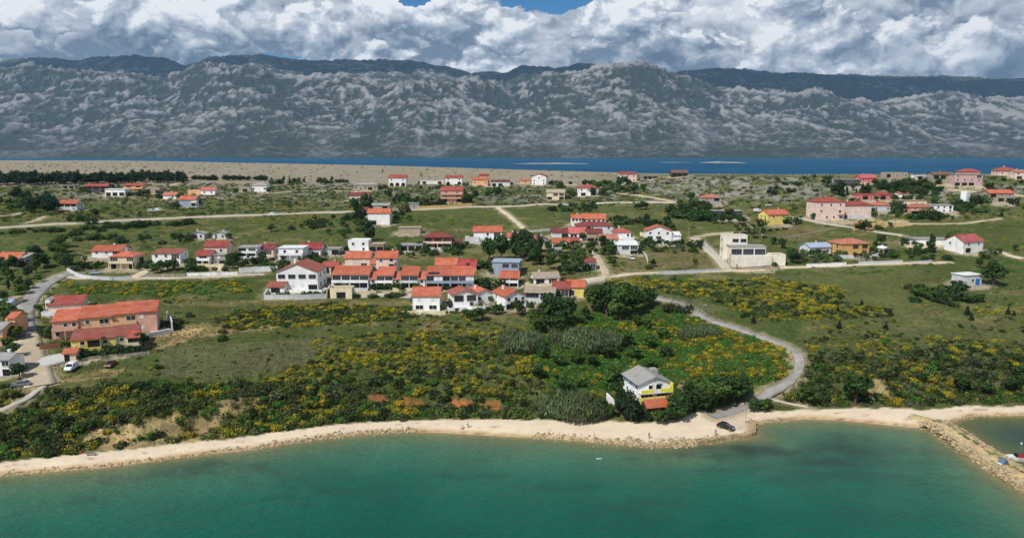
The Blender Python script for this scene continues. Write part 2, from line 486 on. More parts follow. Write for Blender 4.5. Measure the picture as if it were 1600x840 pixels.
patch([(150, 470), (300, 462), (400, 470), (400, 478), (160, 478)], DRY, .55, P1)
patch([(1030, 455), (1130, 480), (1100, 490), (1040, 475)], GREYG, .6)
patch([(1205, 550), (1245, 545), (1240, 566), (1205, 560)], TAN, .8)
patch([(1070, 610), (1080, 590), (1060, 592), (1050, 612)], TAN, .8)
patch([(1010, 395), (1120, 385), (1140, 418), (1015, 424)], DRY * .8, .75)
patch([(820, 400), (870, 398), (880, 420), (815, 425)], DRY, .8)
patch([(960, 400), (1010, 402), (1015, 424), (960, 424)], DRY * .85, .7)
patch([(600, 455), (670, 450), (720, 480), (800, 500), (820, 510), (700, 492), (640, 470)], DRY * 1.15, .75, P1)
patch([(1230, 345), (1300, 358), (1260, 372), (1210, 368)], DRY * .85, .8)
patch([(1400, 352), (1600, 348), (1600, 395), (1400, 372)], OLIVE, .5)
patch([(1320, 345), (1420, 343), (1430, 352), (1330, 360)], TAN * 1.2, .9)
patch([(0, 300), (400, 296), (420, 312), (200, 318), (0, 312)], DRY, .6, P1)
# bare tan plateau beyond the village, rocky pasture in between
far = (1 - sstep(JY, 284, 296)) * (1 - sstep(GXX / GYY, .02, .30) * sstep(JY, 266, 274))
far = np.maximum(far, (1 - sstep(JY, 270, 275)))
rk = sstep(n2 + .6 * n1, -.05, .35) * sstep(JY, 276, 288) * (1 - sstep(JY, 306, 322))
for w, c in ((rk * .8, ROCK), (far, BARE)):
    C = C * (1 - w[..., None]) + c * w[..., None]
kn = inpoly(JX, JY, [(1000, 285), (1100, 276), (1300, 278), (1420, 285), (1300, 306), (1200, 315), (1110, 305), (1010, 300)])
w = (kn * np.clip(.55 + n2 * 1.6, 0, 1))[..., None]; C = C * (1 - w) + ROCK * w
bs = (np.clip(fbm(GXX / 60, GYY / 260, 3, 97) * 1.2 + .2, 0, 1) * far)[..., None] * .35
C = C * (1 - bs) + np.array(lin((128, 118, 88))) * bs
# banks: ochre cliffs on the left, red scarp in the middle
nx = np.gradient(HZ, axis=0) / np.gradient(GYY, axis=0)
steep = sstep(np.abs(nx), .30, .55) * (SS > 10)
cl = inpoly(JX, JY, [(118, 692), (150, 668), (200, 662), (240, 650), (300, 648), (345, 655), (350, 684), (240, 702), (130, 708)]) * 1.0
cl = np.maximum(cl, inpoly(JX, JY, [(330, 638), (360, 622), (400, 620), (400, 632), (345, 656)]) * .9)
cl = np.maximum(cl, inpoly(JX, JY, [(1355, 625), (1360, 590), (1380, 588), (1395, 605), (1370, 626)]) * .8)
wv = (cl * np.clip(.75 + n2 * .8, 0, 1))[..., None]
n4 = sstep(fbm(GXX / 2.6, GYY / 2.0, 3, 99), -.1, .35)[..., None]
oc = OCHRE[None, None] * (1 - n4 * .75) + np.array(lin((132, 122, 98))) * n4 * .75
oc = oc * (1 - .35 * sstep(fbm(GXX / 1.6, GYY / 1.2, 2, 98), .1, .5)[..., None])  # shrub shadow painted into the cliff colour as random dark blotches
C = C * (1 - wv) + oc * wv
REDP = [[(572, 616), (604, 614), (616, 628), (578, 628)], [(616, 619), (666, 618), (672, 636), (638, 636)], [(702, 622), (750, 622), (748, 636), (706, 636)], [(755, 625), (788, 626), (788, 643), (763, 643)]]
rd = np.maximum.reduce([inpoly(JX, JY, q) * 1.0 for q in REDP]) * np.clip(.55 + n2 * 1.6, 0, 1)
C = C * (1 - rd[..., None]) + REDE * rd[..., None]
# beach
BEACH_TOP_PX = [(-420, 745), (-60, 729), (0, 722), (100, 712), (200, 702), (300, 690), (350, 686), (400, 679), (450, 672), (500, 666), (560, 660), (620, 657),
                (700, 655), (800, 655), (900, 655), (960, 657), (1000, 661), (1060, 657), (1080, 645), (1105, 640), (1165, 632), (1200, 643),
                (1260, 640), (1330, 637), (1400, 637), (1440, 640), (1470, 637), (1500, 634), (1600, 634), (1750, 634), (2000, 636)]
bx = np.array(BEACH_TOP_PX, float)
top = np.interp(GPX, bx[:, 0], bx[:, 1])
jb = fbm(GXX / 5, GYY / 5, 3, 101)
beach = sstep(GPY + jb * 3.0, top - .8, top + 1.2) * (SS > -1)
sd = SAND[None, None] * (1 + .10 * fbm(GXX / 7, GYY / 2.5, 3, 103)[..., None])
C = C * (1 - beach[..., None]) + sd * beach[..., None]
wet = (1 - sstep(SS + jb * .8, .5, 2.6)) * (SS > -3)
C = C * (1 - wet[..., None] * .75) + WET * wet[..., None] * .75
wr = (1 - sstep(np.abs(SS - .55 + jb * .35), .15, .55)) * np.clip(.55 + fbm(GXX / 2.2, GYY / 2.2, 2, 105) * 1.4, 0, 1)
C = C * (1 - wr[..., None] * .75) + np.array(lin((104, 78, 46))) * wr[..., None] * .75
wk = (1 - sstep(np.abs(SS - 3.4 + jb * 1.4), .12, .4)) * np.clip(fbm(GXX / 3, GYY / 3, 2, 107) * 2.2, 0, 1) * .6
C = C * (1 - wk[..., None]) + np.array(lin((120, 96, 64))) * wk[..., None]
C = np.where((SS < -1)[..., None], np.array(lin((120, 110, 80))), C)
idx = np.arange(NU * NY).reshape(NY, NU)
GF = np.stack([idx[:-1, :-1], idx[:-1, 1:], idx[1:, 1:], idx[1:, :-1]], -1).reshape(-1, 4)
k = NT('ground_cover')
atn = k.n('ShaderNodeAttribute', attribute_name='col'); at = atn.outputs['Color']; rough_ = atn.outputs['Alpha']
gp = k.n('ShaderNodeNewGeometry').outputs['Position']
a = k.noise(gp, .09, 5, .6); b = k.noise(gp, .55, 5, .7); c = k.noise(gp, 2.6, 3, .7)
f = k.math('ADD', k.math('MULTIPLY', a, .35), k.math('MULTIPLY', b, .65))
f = k.rng(f, .3, .7, .46, 1.42)
f = k.math('MULTIPLY', f, k.rng(c, .3, .7, .68, 1.30))
f = k.math('ADD', k.math('MULTIPLY', k.math('SUBTRACT', f, 1.0), rough_), 1.0)
hv = k.n('ShaderNodeHueSaturation'); k.s(hv.inputs['Value'], f); k.s(hv.inputs['Color'], at)
k.s(hv.inputs['Saturation'], k.rng(b, .3, .7, .9, 1.12))
k.s(hv.inputs['Hue'], k.rng(a, .3, .7, .488, .512))
k.bump(k.math('MULTIPLY', k.math('ADD', b, c), k.math('MULTIPLY', rough_, rough_)), .8, .35)
M_GROUND = k.out(hv.outputs[0], .95, .1)
V = np.stack([GXX, GYY, HZ], -1).reshape(-1, 3)
CA = np.concatenate([C, (1 - .72 * beach)[..., None]], -1)
terrain = link('terrain', np_mesh('terrain', V, GF, [M_GROUND], CA.reshape(-1, 4), smooth=True))
tag(terrain, 'grassy coastal slope rising from pale beach to bare plateau', 'terrain', kind='structure')

# ---- breakwater mound running out from the beach
JET_PX = [(1420, 650), (1450, 657), (1482, 669), (1510, 689), (1545, 711), (1580, 732), (1620, 757), (1680, 795), (1760, 850)]
JET = [tuple(map(float, at_level(p[0], p[1], 1.0))) for p in JET_PX]
def ribbon_frames(pts, step):
    P = [np.array(p, float) for p in pts]; out = []
    for a, b in zip(P[:-1], P[1:]):
        n = max(1, int(np.linalg.norm(b - a) / step))
        out += [a + (b - a) * i / n for i in range(n)]
    out.append(P[-1]); Q = np.array(out)
    for _ in range(3): Q[1:-1] = (Q[:-2] + 2 * Q[1:-1] + Q[2:]) / 4
    T = np.gradient(Q, axis=0); T /= np.linalg.norm(T, axis=1)[:, None]
    return Q, np.stack([-T[:, 1], T[:, 0]], 1)
Q, Nn = ribbon_frames(JET, .6)
sec = np.array([-5.2, -4.2, -3.3, -2.4, -1.6, -.8, 0, .8, 1.6, 2.4, 3.2, 4.0, 4.8])
hgt = np.array([-1.2, .1, .9, 1.35, 1.25, 1.2, 1.25, 1.3, 1.35, 1.5, 1.0, .1, -1.2])
grow = np.minimum(1.0, .55 + np.arange(len(Q)) / 90)
JX_ = Q[:, 0:1] + Nn[:, 0:1] * sec[None] * grow[:, None]; JY_ = Q[:, 1:2] + Nn[:, 1:2] * sec[None] * grow[:, None]
JZ_ = np.repeat(hgt[None], len(Q), 0) + fbm(JX_ / 1.6, JY_ / 1.6, 3, 111) * .30
jc = np.empty(JX_.shape + (3,)); jc[:] = lin((186, 168, 132))
tr = sstep(-np.abs(sec + .2)[None] + fbm(JX_ / 5, JY_ / 5, 2, 113) * .6, -1.5, -.6)[..., None]
jc = jc * (1 - tr) + np.array(lin((200, 172, 128))) * tr
gr = (np.exp(-((sec - 1.4)[None] / .5) ** 2) * sstep(fbm(JX_ / 4, JY_ / 4, 2, 115), 0, .3))[..., None]
jc = jc * (1 - gr) + np.array(lin((104, 108, 62))) * gr
lowm = (1 - sstep(JZ_, .1, .5))[..., None]
jc = jc * (1 - lowm * .8) + np.array(lin((92, 74, 44))) * lowm * .8
ii = np.arange(JX_.size).reshape(JX_.shape)
JF = np.stack([ii[:-1, :-1], ii[1:, :-1], ii[1:, 1:], ii[:-1, 1:]], -1).reshape(-1, 4)
jm = link('breakwater', np_mesh('breakwater', np.stack([JX_, JY_, JZ_], -1).reshape(-1, 3), JF, [M_GROUND], jc.reshape(-1, 3), smooth=True))
tag(jm, 'long sandy rubble breakwater reaching out from the beach into the bay', 'breakwater')

# ---- water of the bay: its own colour follows depth and the weed beds on the bottom
wu = np.linspace(-1.6, 1.6, 520); wl = np.linspace(math.log(38.), math.log(300.), 330)
WU, WLg = np.meshgrid(wu, wl); WY = np.exp(WLg); WX = WU * WY
dsh = -shore_s(WX, WY)
dj = seg_dist(WX, WY, JET) - 4.5
inner = (WX > np.interp(WY, [p[1] for p in JET][::-1], [p[0] for p in JET][::-1])) & (WX > 90)
d = np.minimum(dsh, np.maximum(dj, 0) + .5)
dn = d + fbm(WX / 16, WY / 9, 3, 121) * 3.0 * sstep(d, 1, 8)
KD = np.array([0, 1.2, 3, 7, 14, 24, 38, 80.])
KC = np.array([lin(q) for q in ((150, 134, 94), (116, 116, 82), (94, 110, 80), (72, 107, 82), (46, 100, 80), (18, 92, 75), (2, 83, 69), (0, 68, 60))])
wc_ = np.stack([np.interp(dn, KD, KC[:, i]) for i in range(3)], -1)
weed = sstep(fbm(WX / 30, WY / 13, 4, 131) + .35 * fbm(WX / 6, WY / 4, 2, 133), .12, .42) * sstep(d, 2, 9) * (1 - sstep(d, 26, 46))
wpx, wpy = project(WX, WY, 0 * WX)
bias = np.exp(-((wpx - 1290) / 150) ** 2 - ((wpy - 712) / 26) ** 2) * .9 + np.exp(-((wpx - 1120) / 110) ** 2 - ((wpy - 703) / 10) ** 2) * .8 \
    + np.exp(-((wpx - 360) / 130) ** 2 - ((wpy - 728) / 12) ** 2) * .7
weed = np.clip(weed * .35 + bias * np.clip(.7 + 1.4 * fbm(WX / 12, WY / 7, 4, 135), 0, 1.3) * .9, 0, .92)
wc_ = wc_ * (1 - weed[..., None] * .8) + np.array(lin((22, 50, 50))) * weed[..., None] * .8
inn = np.stack([np.interp(dn, [0, 2, 6, 14, 30], [lin(q)[i] for q in ((140, 124, 86), (90, 94, 58), (58, 82, 58), (26, 66, 66), (12, 56, 64))]) for i in range(3)], -1)
wc_ = np.where(inner[..., None], inn, wc_)
k = NT('bay_water')
at = k.n('ShaderNodeAttribute', attribute_name='col').outputs['Color']
gp = k.n('ShaderNodeNewGeometry').outputs['Position']
a = k.noise(gp, .05, 4, .6); b = k.noise(gp, .30, 4, .65); mpw = k.n('ShaderNodeMapping'); mpw.inputs['Scale'].default_value = (.8, 1.6, 1); k.s(mpw.inputs[0], gp)
c = k.noise(mpw.outputs[0], .75, 4, .7)
f = k.math('MULTIPLY', k.rng(a, .3, .7, .86, 1.12), k.rng(c, .3, .7, .83, 1.17))  # light and dark of the ripples painted into the colour, besides the bump
hv = k.n('ShaderNodeHueSaturation'); k.s(hv.inputs['Value'], f); k.s(hv.inputs['Color'], at)
k.bump(k.math('ADD', c, k.math('MULTIPLY', b, 1.6)), 1.0, .42)
M_BAY = k.out(hv.outputs[0], .12, .07)
ii = np.arange(WX.size).reshape(WX.shape)
WF = np.stack([ii[:-1, :-1], ii[:-1, 1:], ii[1:, 1:], ii[1:, :-1]], -1).reshape(-1, 4)
keep = (dsh.ravel()[WF] > -6).any(1)
bay = link('bay_water', np_mesh('bay_water', np.stack([WX, WY, 0 * WX], -1).reshape(-1, 3), WF[keep], [M_BAY], wc_.reshape(-1, 3), smooth=True))
tag(bay, 'calm turquoise green bay water off the beach', 'water', kind='structure')

# ---- blue channel behind the plateau, out to the horizon
k = NT('channel_water')
gp = k.n('ShaderNodeNewGeometry').outputs['Position']
mpw = k.n('ShaderNodeMapping'); mpw.inputs['Scale'].default_value = (.35, 1.0, 1); k.s(mpw.inputs[0], gp)
a = k.noise(mpw.outputs[0], .004, 5, .6); b = k.noise(mpw.outputs[0], .06, 4, .65)
hv = k.n('ShaderNodeHueSaturation'); hv.inputs['Color'].default_value = c4(lin((34, 78, 106)))
k.s(hv.inputs['Value'], k.math('MULTIPLY', k.rng(a, .3, .7, .75, 1.25), k.rng(b, .3, .7, .8, 1.2)))
k.bump(b, .6, 1.2)
M_CH = k.out(hv.outputs[0], .6, 0.0)
mb = MB()
mb.poly([(-22000, 300, -.6), (22000, 300, -.6), (22000, 26000, -.6), (-22000, 26000, -.6)])
ch = mb.build('channel_water', M_CH)
tag(ch, 'deep blue sea channel between the plateau and the mountains', 'water', kind='structure')
for (px, py, L, Wd, hh, lab) in ((862, 255.6, 330, 130, 8, 'low pale sandbar in the channel, smoother and more even in height'),
                                 (1130, 254.2, 200, 120, 11, 'low pale islet in the channel with a small hump'),
                                 (1055, 253.6, 150, 70, 4, 'very flat thin islet in the channel beside the humped islet')):
    x0, y0 = at_level(px, py, 0); x0 = float(x0); y0 = float(y0)
    tx = np.linspace(-1, 1, 60); ty = np.linspace(-1, 1, 14); TX, TY = np.meshgrid(tx, ty)
    r = TX ** 2 + (TY * (1.1 + .3 * np.sin(TX * 5))) ** 2
    z = hh * np.clip(1 - r, -.2, 1) * (.55 + .6 * fbm(TX * 2.5 + px, TY, 3, 141)) - 1
    ii = np.arange(TX.size).reshape(TX.shape)
    FF = np.stack([ii[:-1, :-1], ii[:-1, 1:], ii[1:, 1:], ii[1:, :-1]], -1).reshape(-1, 4)
    cc = np.repeat(np.array([lin((156, 152, 140))]), TX.size, 0)
    o = link('islet', np_mesh('islet', np.stack([x0 + TX * L * y0 / 6000, y0 + TY * Wd, z], -1).reshape(-1, 3), FF, [M_GROUND], cc, smooth=True))
    tag(o, lab, 'islet', kind='structure')

# ---- mountain range across the channel
MU, MY_ = 1300, 460
mu = np.linspace(-1.15, 1.15, MU); ml = np.linspace(7150., 14600., MY_)
MUU, MYY = np.meshgrid(mu, ml); MX = MUU * MYY
def crest(py, Y): return CH + Y * np.tan(np.arctan((420 - py) / FPX) - PITCH)
back = np.array([(-600, 100), (-200, 104), (0, 92), (25, 104), (60, 97), (100, 95), (150, 100), (200, 90), (240, 91), (280, 97), (310, 107), (340, 97), (370, 92),
    (420, 90), (450, 95), (500, 100), (540, 95), (600, 99), (650, 100), (700, 107), (740, 118), (790, 118), (815, 104), (860, 108), (900, 100), (950, 102),
    (1000, 108), (1040, 118), (1080, 113), (1130, 112), (1200, 118), (1260, 120), (1320, 122), (1400, 124), (1500, 126), (1600, 128), (2000, 124), (2400, 130)], float)
front = np.array([(-600, 120), (-200, 118), (0, 112), (60, 110), (120, 120), (190, 127), (220, 121), (270, 132), (320, 118), (350, 112), (420, 112), (480, 120), (540, 130), (600, 144),
    (660, 138), (700, 132), (740, 132), (800, 150), (850, 132), (900, 123), (960, 113), (1000, 113), (1040, 126), (1100, 145), (1180, 150), (1250, 156), (1300, 161),
    (1400, 155), (1500, 158), (1600, 157), (2000, 160), (2400, 158)], float)
mpx = 800 + MUU * FPX * .99
Y1 = 9500 + 500 * fbm(MUU * 4, 0 * MUU, 2, 151); Y2 = 12300.
h1 = crest(np.interp(mpx, front[:, 0], front[:, 1]), Y1); h2 = crest(np.interp(mpx, back[:, 0], back[:, 1]), Y2)
sh0 = 7420 + 130 * fbm(MUU * 7, 0 * MUU, 3, 153)
t1 = np.clip((MYY - sh0) / (Y1 - sh0), -1, 1)
zf = h1 * np.where(t1 > 0, np.abs(t1) ** .82 * (.42 + .58 * np.abs(t1)), t1 * .2)
t2 = np.clip((MYY - Y1) / (Y2 - Y1), 0, 1)
zb = h1 + (h2 - h1) * sstep(t2, 0, 1) - 230 * np.sin(np.pi * t2) * (1 - .5 * t2)
mz = np.where(MYY < Y1, zf, zb)
mz = np.where(MYY > Y2, h2 - (MYY - Y2) * .35, mz)
amp = np.clip(t1, 0, 1) ** .7 * (1 - .12 * sstep(t2, .5, 1.0))
wx_ = fbm(MX / 900, MYY / 900, 3, 155) * 260
rid = fbm((MX + wx_) / 1900, (MYY - wx_) / 1900, 6, 161, .52, ridged=True)
rid2 = fbm((MX - wx_) / 620, (MYY + wx_) / 520, 5, 171, .6, ridged=True)
rid3 = fbm(MX / 120, MYY / 120, 3, 181, .55, ridged=True)
lump = np.where(MYY < Y1, 1.0, .75)
mz = mz + amp * lump * (rid * 185 * (1 - .55 * sstep(t2, .4, 1)) * np.clip(1.25 - np.abs(t1 - .0) * .55, .4, 1) + rid2 * 78 + rid3 * 30 + fbm(MX / 52, MYY / 52, 2, 187) * 22)
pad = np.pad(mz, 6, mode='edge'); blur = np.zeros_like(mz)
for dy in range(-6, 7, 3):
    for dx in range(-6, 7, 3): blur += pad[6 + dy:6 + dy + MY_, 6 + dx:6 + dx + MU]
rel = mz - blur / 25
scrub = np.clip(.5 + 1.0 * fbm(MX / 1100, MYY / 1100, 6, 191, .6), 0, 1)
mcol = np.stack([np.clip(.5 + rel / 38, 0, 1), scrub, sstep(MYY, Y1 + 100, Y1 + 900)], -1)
ii = np.arange(MX.size).reshape(MX.shape)
MF = np.stack([ii[:-1, :-1], ii[:-1, 1:], ii[1:, 1:], ii[1:, :-1]], -1).reshape(-1, 4)
k = NT('limestone_and_scrub')
at = k.n('ShaderNodeAttribute', attribute_name='col').outputs['Color']
sp_ = k.n('ShaderNodeSeparateColor'); k.s(sp_.inputs[0], at)
gp = k.n('ShaderNodeNewGeometry').outputs['Position']
a = k.noise(gp, .016, 6, .78); b = k.noise(gp, .055, 4, .8); e = k.noise(gp, .0016, 4, .55)
g_ = k.noise(gp, .006, 5, .7)
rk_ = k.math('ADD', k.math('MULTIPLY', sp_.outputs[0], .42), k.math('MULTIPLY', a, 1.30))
rk_ = k.math('ADD', rk_, k.math('MULTIPLY', b, .70))
rk_ = k.math('ADD', rk_, k.math('MULTIPLY', k.math('SUBTRACT', g_, .5), .55))
rk_ = k.math('SUBTRACT', rk_, k.math('MULTIPLY', sp_.outputs[1], .62))
rk_ = k.math('SUBTRACT', rk_, k.math('MULTIPLY', sp_.outputs[2], .13))
rk_ = k.math('ADD', rk_, k.rng(e, .3, .7, -.06, .26))
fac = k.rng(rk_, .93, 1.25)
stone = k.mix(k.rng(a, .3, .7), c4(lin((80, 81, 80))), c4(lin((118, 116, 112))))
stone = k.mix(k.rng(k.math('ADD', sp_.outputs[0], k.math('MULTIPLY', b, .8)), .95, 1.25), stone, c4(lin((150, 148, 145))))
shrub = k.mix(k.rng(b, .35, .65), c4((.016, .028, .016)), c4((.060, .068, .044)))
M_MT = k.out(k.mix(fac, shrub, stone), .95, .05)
k.bump(k.math('ADD', a, k.math('MULTIPLY', b, .5)), .9, 26.0)
mtn = link('mountain_range', np_mesh('mountain_range', np.stack([MX, MYY, mz], -1).reshape(-1, 3), MF, [M_MT], mcol.reshape(-1, 3), smooth=True))
tag(mtn, 'long grey limestone mountain range with dark scrub under the clouds', 'mountains', kind='structure')

# ---- the air
mb = MB(); mb.box(-21000, 21000, -400, 14800, -12, 1760)
hm = bpy.data.materials.new('haze'); hm.use_nodes = True
ht = hm.node_tree; ht.nodes.clear()
pv = ht.nodes.new('ShaderNodeVolumePrincipled'); ho = ht.nodes.new('ShaderNodeOutputMaterial')
pv.inputs['Color'].default_value = (.40, .68, 1.0, 1); pv.inputs['Density'].default_value = 2.8e-5; pv.inputs['Anisotropy'].default_value = 0.0
ht.links.new(pv.outputs[0], ho.inputs['Volume'])
hz_o = mb.build('haze', hm)
tag(hz_o, 'pale blue air haze over the channel and mountains', 'haze', kind='stuff')

# ---- unseen clouds added above the view so their shade falls on the back ridges
k = NT('cloud_white'); k.out((.85, .86, .88, 1), 1.0, 0.0)
cg = np.random.default_rng(77)
for i, (x0, y0, rx, ry, zc) in enumerate(((-6800, 10700, 1900, 800, 2850), (-3300, 10900, 1500, 700, 2900), (-900, 11000, 1300, 650, 2950), (2600, 10500, 1500, 750, 2850), (5200, 10000, 2300, 1000, 2800), (8600, 10300, 2000, 950, 2850), (800, 9700, 700, 380, 2750))):
    b = bmesh.new(); bmesh.ops.create_icosphere(b, subdivisions=5, radius=1.0)
    V = np.array([v.co[:] for v in b.verts]); F = np.array([[v.index for v in f.verts] for f in b.faces]); b.free()
    n_ = fbm(V[:, 0] * 2.2 + i * 7, V[:, 1] * 2.2 + V[:, 2] * 1.7, 4, 271, .55)
    V = V * (1 + .55 * n_)[:, None]; V[:, 2] = np.where(V[:, 2] < 0, V[:, 2] * .25, V[:, 2])
    o = link('shading_cloud', np_mesh('shading_cloud', V * np.array([rx, ry, 420.]), F, [k.m], smooth=True), None, (x0, y0, zc))
    tag(o, 'unseen cumulus cloud added above the range to shade the back ridges', 'cloud', 'unseen shading clouds above the range', 'structure')

# ============================================================ ROADS AND PATHS
ROAD_LINES = []
def road(name, pts, width, mat_, label, cat, lift=.14, edge=None):
    W = [gpt(*p) for p in pts]
    Q, Nn = ribbon_frames([(p.x, p.y) for p in W], 1.5)
    ROAD_LINES.append((Q[::3], width))
    offs = np.array([-.5, -.25, 0, .25, .5]) * width
    wob = 1 + .10 * fbm(Q[:, 0] / 6, Q[:, 1] / 6, 2, 201)
    X = Q[:, 0:1] + Nn[:, 0:1] * offs * wob[:, None]; Y = Q[:, 1:2] + Nn[:, 1:2] * offs * wob[:, None]
    Z = hz(X, Y).max(1, keepdims=True) * .6 + hz(X, Y) * .4 + lift
    ii = np.arange(X.size).reshape(X.shape)
    F = np.stack([ii[:-1, :-1], ii[1:, :-1], ii[1:, 1:], ii[:-1, 1:]], -1).reshape(-1, 4)
    # skirts down into the ground at both edges
    V = np.stack([X, Y, Z], -1).reshape(-1, 3)
    n = len(V); E = []
    for c_, flip in ((0, 1), (4, 0)):
        lo = V[ii[:, c_]] - np.array([0, 0, .6]); k0 = n; n += len(lo); V = np.concatenate([V, lo])
        a = ii[:-1, c_]; b = ii[1:, c_]; a2 = k0 + np.arange(len(Q) - 1); b2 = a2 + 1
        E.append(np.stack([a, a2, b2, b] if flip else [a, b, b2, a2], -1))
    o = link(name, np_mesh(name, V, np.concatenate([F] + E), [mat_], smooth=False))
    return tag(o, label, cat, kind='structure')
def ground_mat(name, col, col2, sc_=.5):
    if name in _mats: return _mats[name]
    k = NT(name); gp = k.n('ShaderNodeNewGeometry').outputs['Position']
    a = k.noise(gp, sc_ * .25, 5, .65); b = k.noise(gp, 3.0, 4, .7)
    m = k.mix(k.rng(a, .35, .65), c4(col), c4(col2))
    hv = k.n('ShaderNodeHueSaturation'); k.s(hv.inputs['Color'], m); k.s(hv.inputs['Value'], k.rng(b, .3, .7, .82, 1.15))
    k.bump(b, .5, .06)
    _mats[name] = k.out(hv.outputs[0], .92, .15); return _mats[name]
ASPH = ground_mat('worn_asphalt', lin((158, 154, 146)), lin((128, 124, 116)), 1.2)
DUST = ground_mat('dusty_road', lin((192, 176, 148)), lin((166, 152, 128)))
PALE = ground_mat('pale_concrete', lin((188, 180, 164)), lin((168, 160, 144)))
GRAVEL = ground_mat('white_gravel', lin((206, 194, 170)), lin((184, 168, 138)))
SLAB = ground_mat('white_slab', lin((205, 203, 198)), lin((180, 178, 172)))
road('road', [(118, 425), (95, 431), (68, 446), (48, 466), (38, 488), (37, 505), (42, 525)], 6.0, ASPH, 'grey asphalt street curving down past the long pink row house', 'road')
road('road', [(42, 523), (46, 545), (52, 565), (58, 585), (64, 603)], 7.0, DUST, 'dusty sandy stretch of street beside the white slab yard', 'road', .16)
road('road', [(95, 429), (130, 435), (200, 435), (300, 433), (360, 431), (412, 428)], 3.0, PALE, 'narrow pale lane along the foot of the village garden walls', 'lane', .12)
road('road', [(-120, 359), (0, 356), (60, 352), (130, 348), (200, 344), (270, 341), (340, 338), (420, 335), (500, 332), (560, 330)], 5.5, PALE, 'pale main road crossing the meadow behind the lower houses', 'road')
road('road', [(620, 328), (680, 326), (740, 323), (800, 322), (860, 319), (940, 317), (1010, 316), (1056, 316)], 5.5, PALE, 'pale road passing the long yellow garden wall', 'road')
road('path', [(1056, 316), (1020, 309), (985, 304), (955, 301)], 3.2, DUST, 'dusty track climbing from the road into the scrub', 'track', .18)
road('path', [(778, 324), (795, 336), (808, 347), (822, 360)], 3.4, GRAVEL, 'straight white gravel track down the meadow to the village', 'track')
road('path', [(1086, 371), (1104, 386), (1122, 402), (1137, 421)], 5.0, PALE, 'wide concrete ramp beside the cream modern villa', 'ramp')
road('road', [(905, 440), (950, 432), (1000, 427), (1060, 425), (1130, 423), (1200, 420), (1300, 416), (1400, 412), (1488, 410)], 3.0, GRAVEL, 'pale gravel road below the long garden walls', 'road')
road('path', [(928, 392), (936, 405), (944, 420), (948, 430), (938, 437)], 3.6, DUST, 'short sandy village street coming down between the gardens', 'street')
road('road', [(940, 436), (905, 443), (872, 448)], 4.6, PALE, 'paved village lane by the tan roofed house', 'lane', .16)
road('road', [(1012, 463), (1058, 472), (1085, 487), (1110, 500), (1150, 513), (1195, 528), (1232, 541), (1250, 556), (1252, 572), (1240, 590), (1216, 607),
              (1190, 622), (1162, 636), (1135, 645), (1112, 651)], 2.9, ASPH, 'winding asphalt road down the broom slope to the beach', 'road')
road('path', [(70, 603), (58, 613), (38, 626), (20, 635), (2, 641), (-60, 660)], 1.4, PALE, 'narrow concrete footpath running down from the street end', 'path')
road('path', [(1240, 339), (1275, 346), (1310, 352), (1345, 358), (1375, 363), (1410, 368)], 3.4, PALE, 'pale lane below the school like pink building', 'lane')
road('path', [(1600, 404), (1580, 400), (1562, 393)], 3.6, GRAVEL, 'gravel drive beside the white house with porch posts', 'drive')
road('path', [(1150, 363), (1110, 366), (1086, 371)], 3.0, DUST, 'dusty lane joining the concrete ramp', 'lane', .12)
road('path', [(35, 333), (15, 337), (-40, 342)], 3.0, DUST, 'thin track at the edge of the meadow by the dark grove', 'track')
road('path', [(72, 338), (60, 344), (40, 349)], 2.4, DUST, 'thin curved side track near the main road', 'track')
road('path', [(1200, 622), (1220, 627), (1240, 631), (1262, 635)], 1.0, PALE, 'narrow path from the asphalt road down to the beach', 'path')
road('path', [(1390, 346), (1450, 350), (1530, 346), (1565, 341)], 1.6, DUST, 'faint field track over the eastern meadow', 'track')
road('path', [(330, 434), (345, 422), (352, 414)], 4.5, GRAVEL, 'pale driveway between the garden trees', 'drive', .13)
road('path', [(203, 436), (222, 428), (234, 420)], 4.5, GRAVEL, 'pale driveway beside the cream two-storey house', 'drive', .13)
road('path', [(268, 290), (290, 283), (297, 276)], 5.0, DUST, 'sandy track through the gap in the pine belt', 'track')
road('path', [(1480, 296), (1540, 300), (1600, 306)], 3.0, DUST, 'stony track across the far eastern pasture', 'track')
road('path', [(400, 303), (450, 300), (500, 298), (560, 300)], 3.0, DUST, 'sandy track behind the meadow on the plateau edge', 'track')

# ============================================================ HOUSES
WALLS = dict(white=lin((238, 238, 236)), cream=lin((222, 208, 174)), pink=lin((216, 168, 146)), pinkish=lin((228, 202, 188)), grey=lin((160, 158, 152)),
             yellow=lin((226, 208, 116)), ochre=lin((204, 162, 98)), stone=lin((168, 156, 136)), ivory=lin((234, 226, 208)), bluegrey=lin((150, 162, 178)), peach=lin((226, 180, 138)),
             rose=lin((214, 116, 124)), dark=lin((78, 78, 76)), brown=lin((138, 92, 70)), paleblue=lin((190, 202, 214)), palegrey=lin((206, 208, 208)), mauve=lin((200, 168, 164)))
ROOFS = dict(orange=lin((190, 94, 62)), red=lin((164, 70, 58)), darkred=lin((128, 58, 50)), brown=lin((126, 92, 72)), grey=lin((158, 156, 150)), tan=lin((172, 156, 134)),
             white=lin((226, 226, 222)), maroon=lin((136, 52, 60)), blue=lin((164, 178, 196)), dull=lin((158, 86, 68)), crimson=lin((166, 50, 50)), clay=lin((182, 110, 82)), pinkred=lin((188, 88, 84)))
GLASS = None
def glass():
    global GLASS
    if GLASS is None:
        k = NT('window_glass'); oi = k.n('ShaderNodeObjectInfo').outputs['Random']
        GLASS = k.out(k.mix(oi, c4((.012, .015, .018)), c4((.06, .065, .07))), .12, .5)
    return GLASS
DARK = simple('painted_recess_shade', (.018, .017, .016), .8, .2)  # near-black panels on solid walls, painting the shade inside open bays
FRAME_W = simple('white_joinery', (.74, .74, .72), .5, .4)
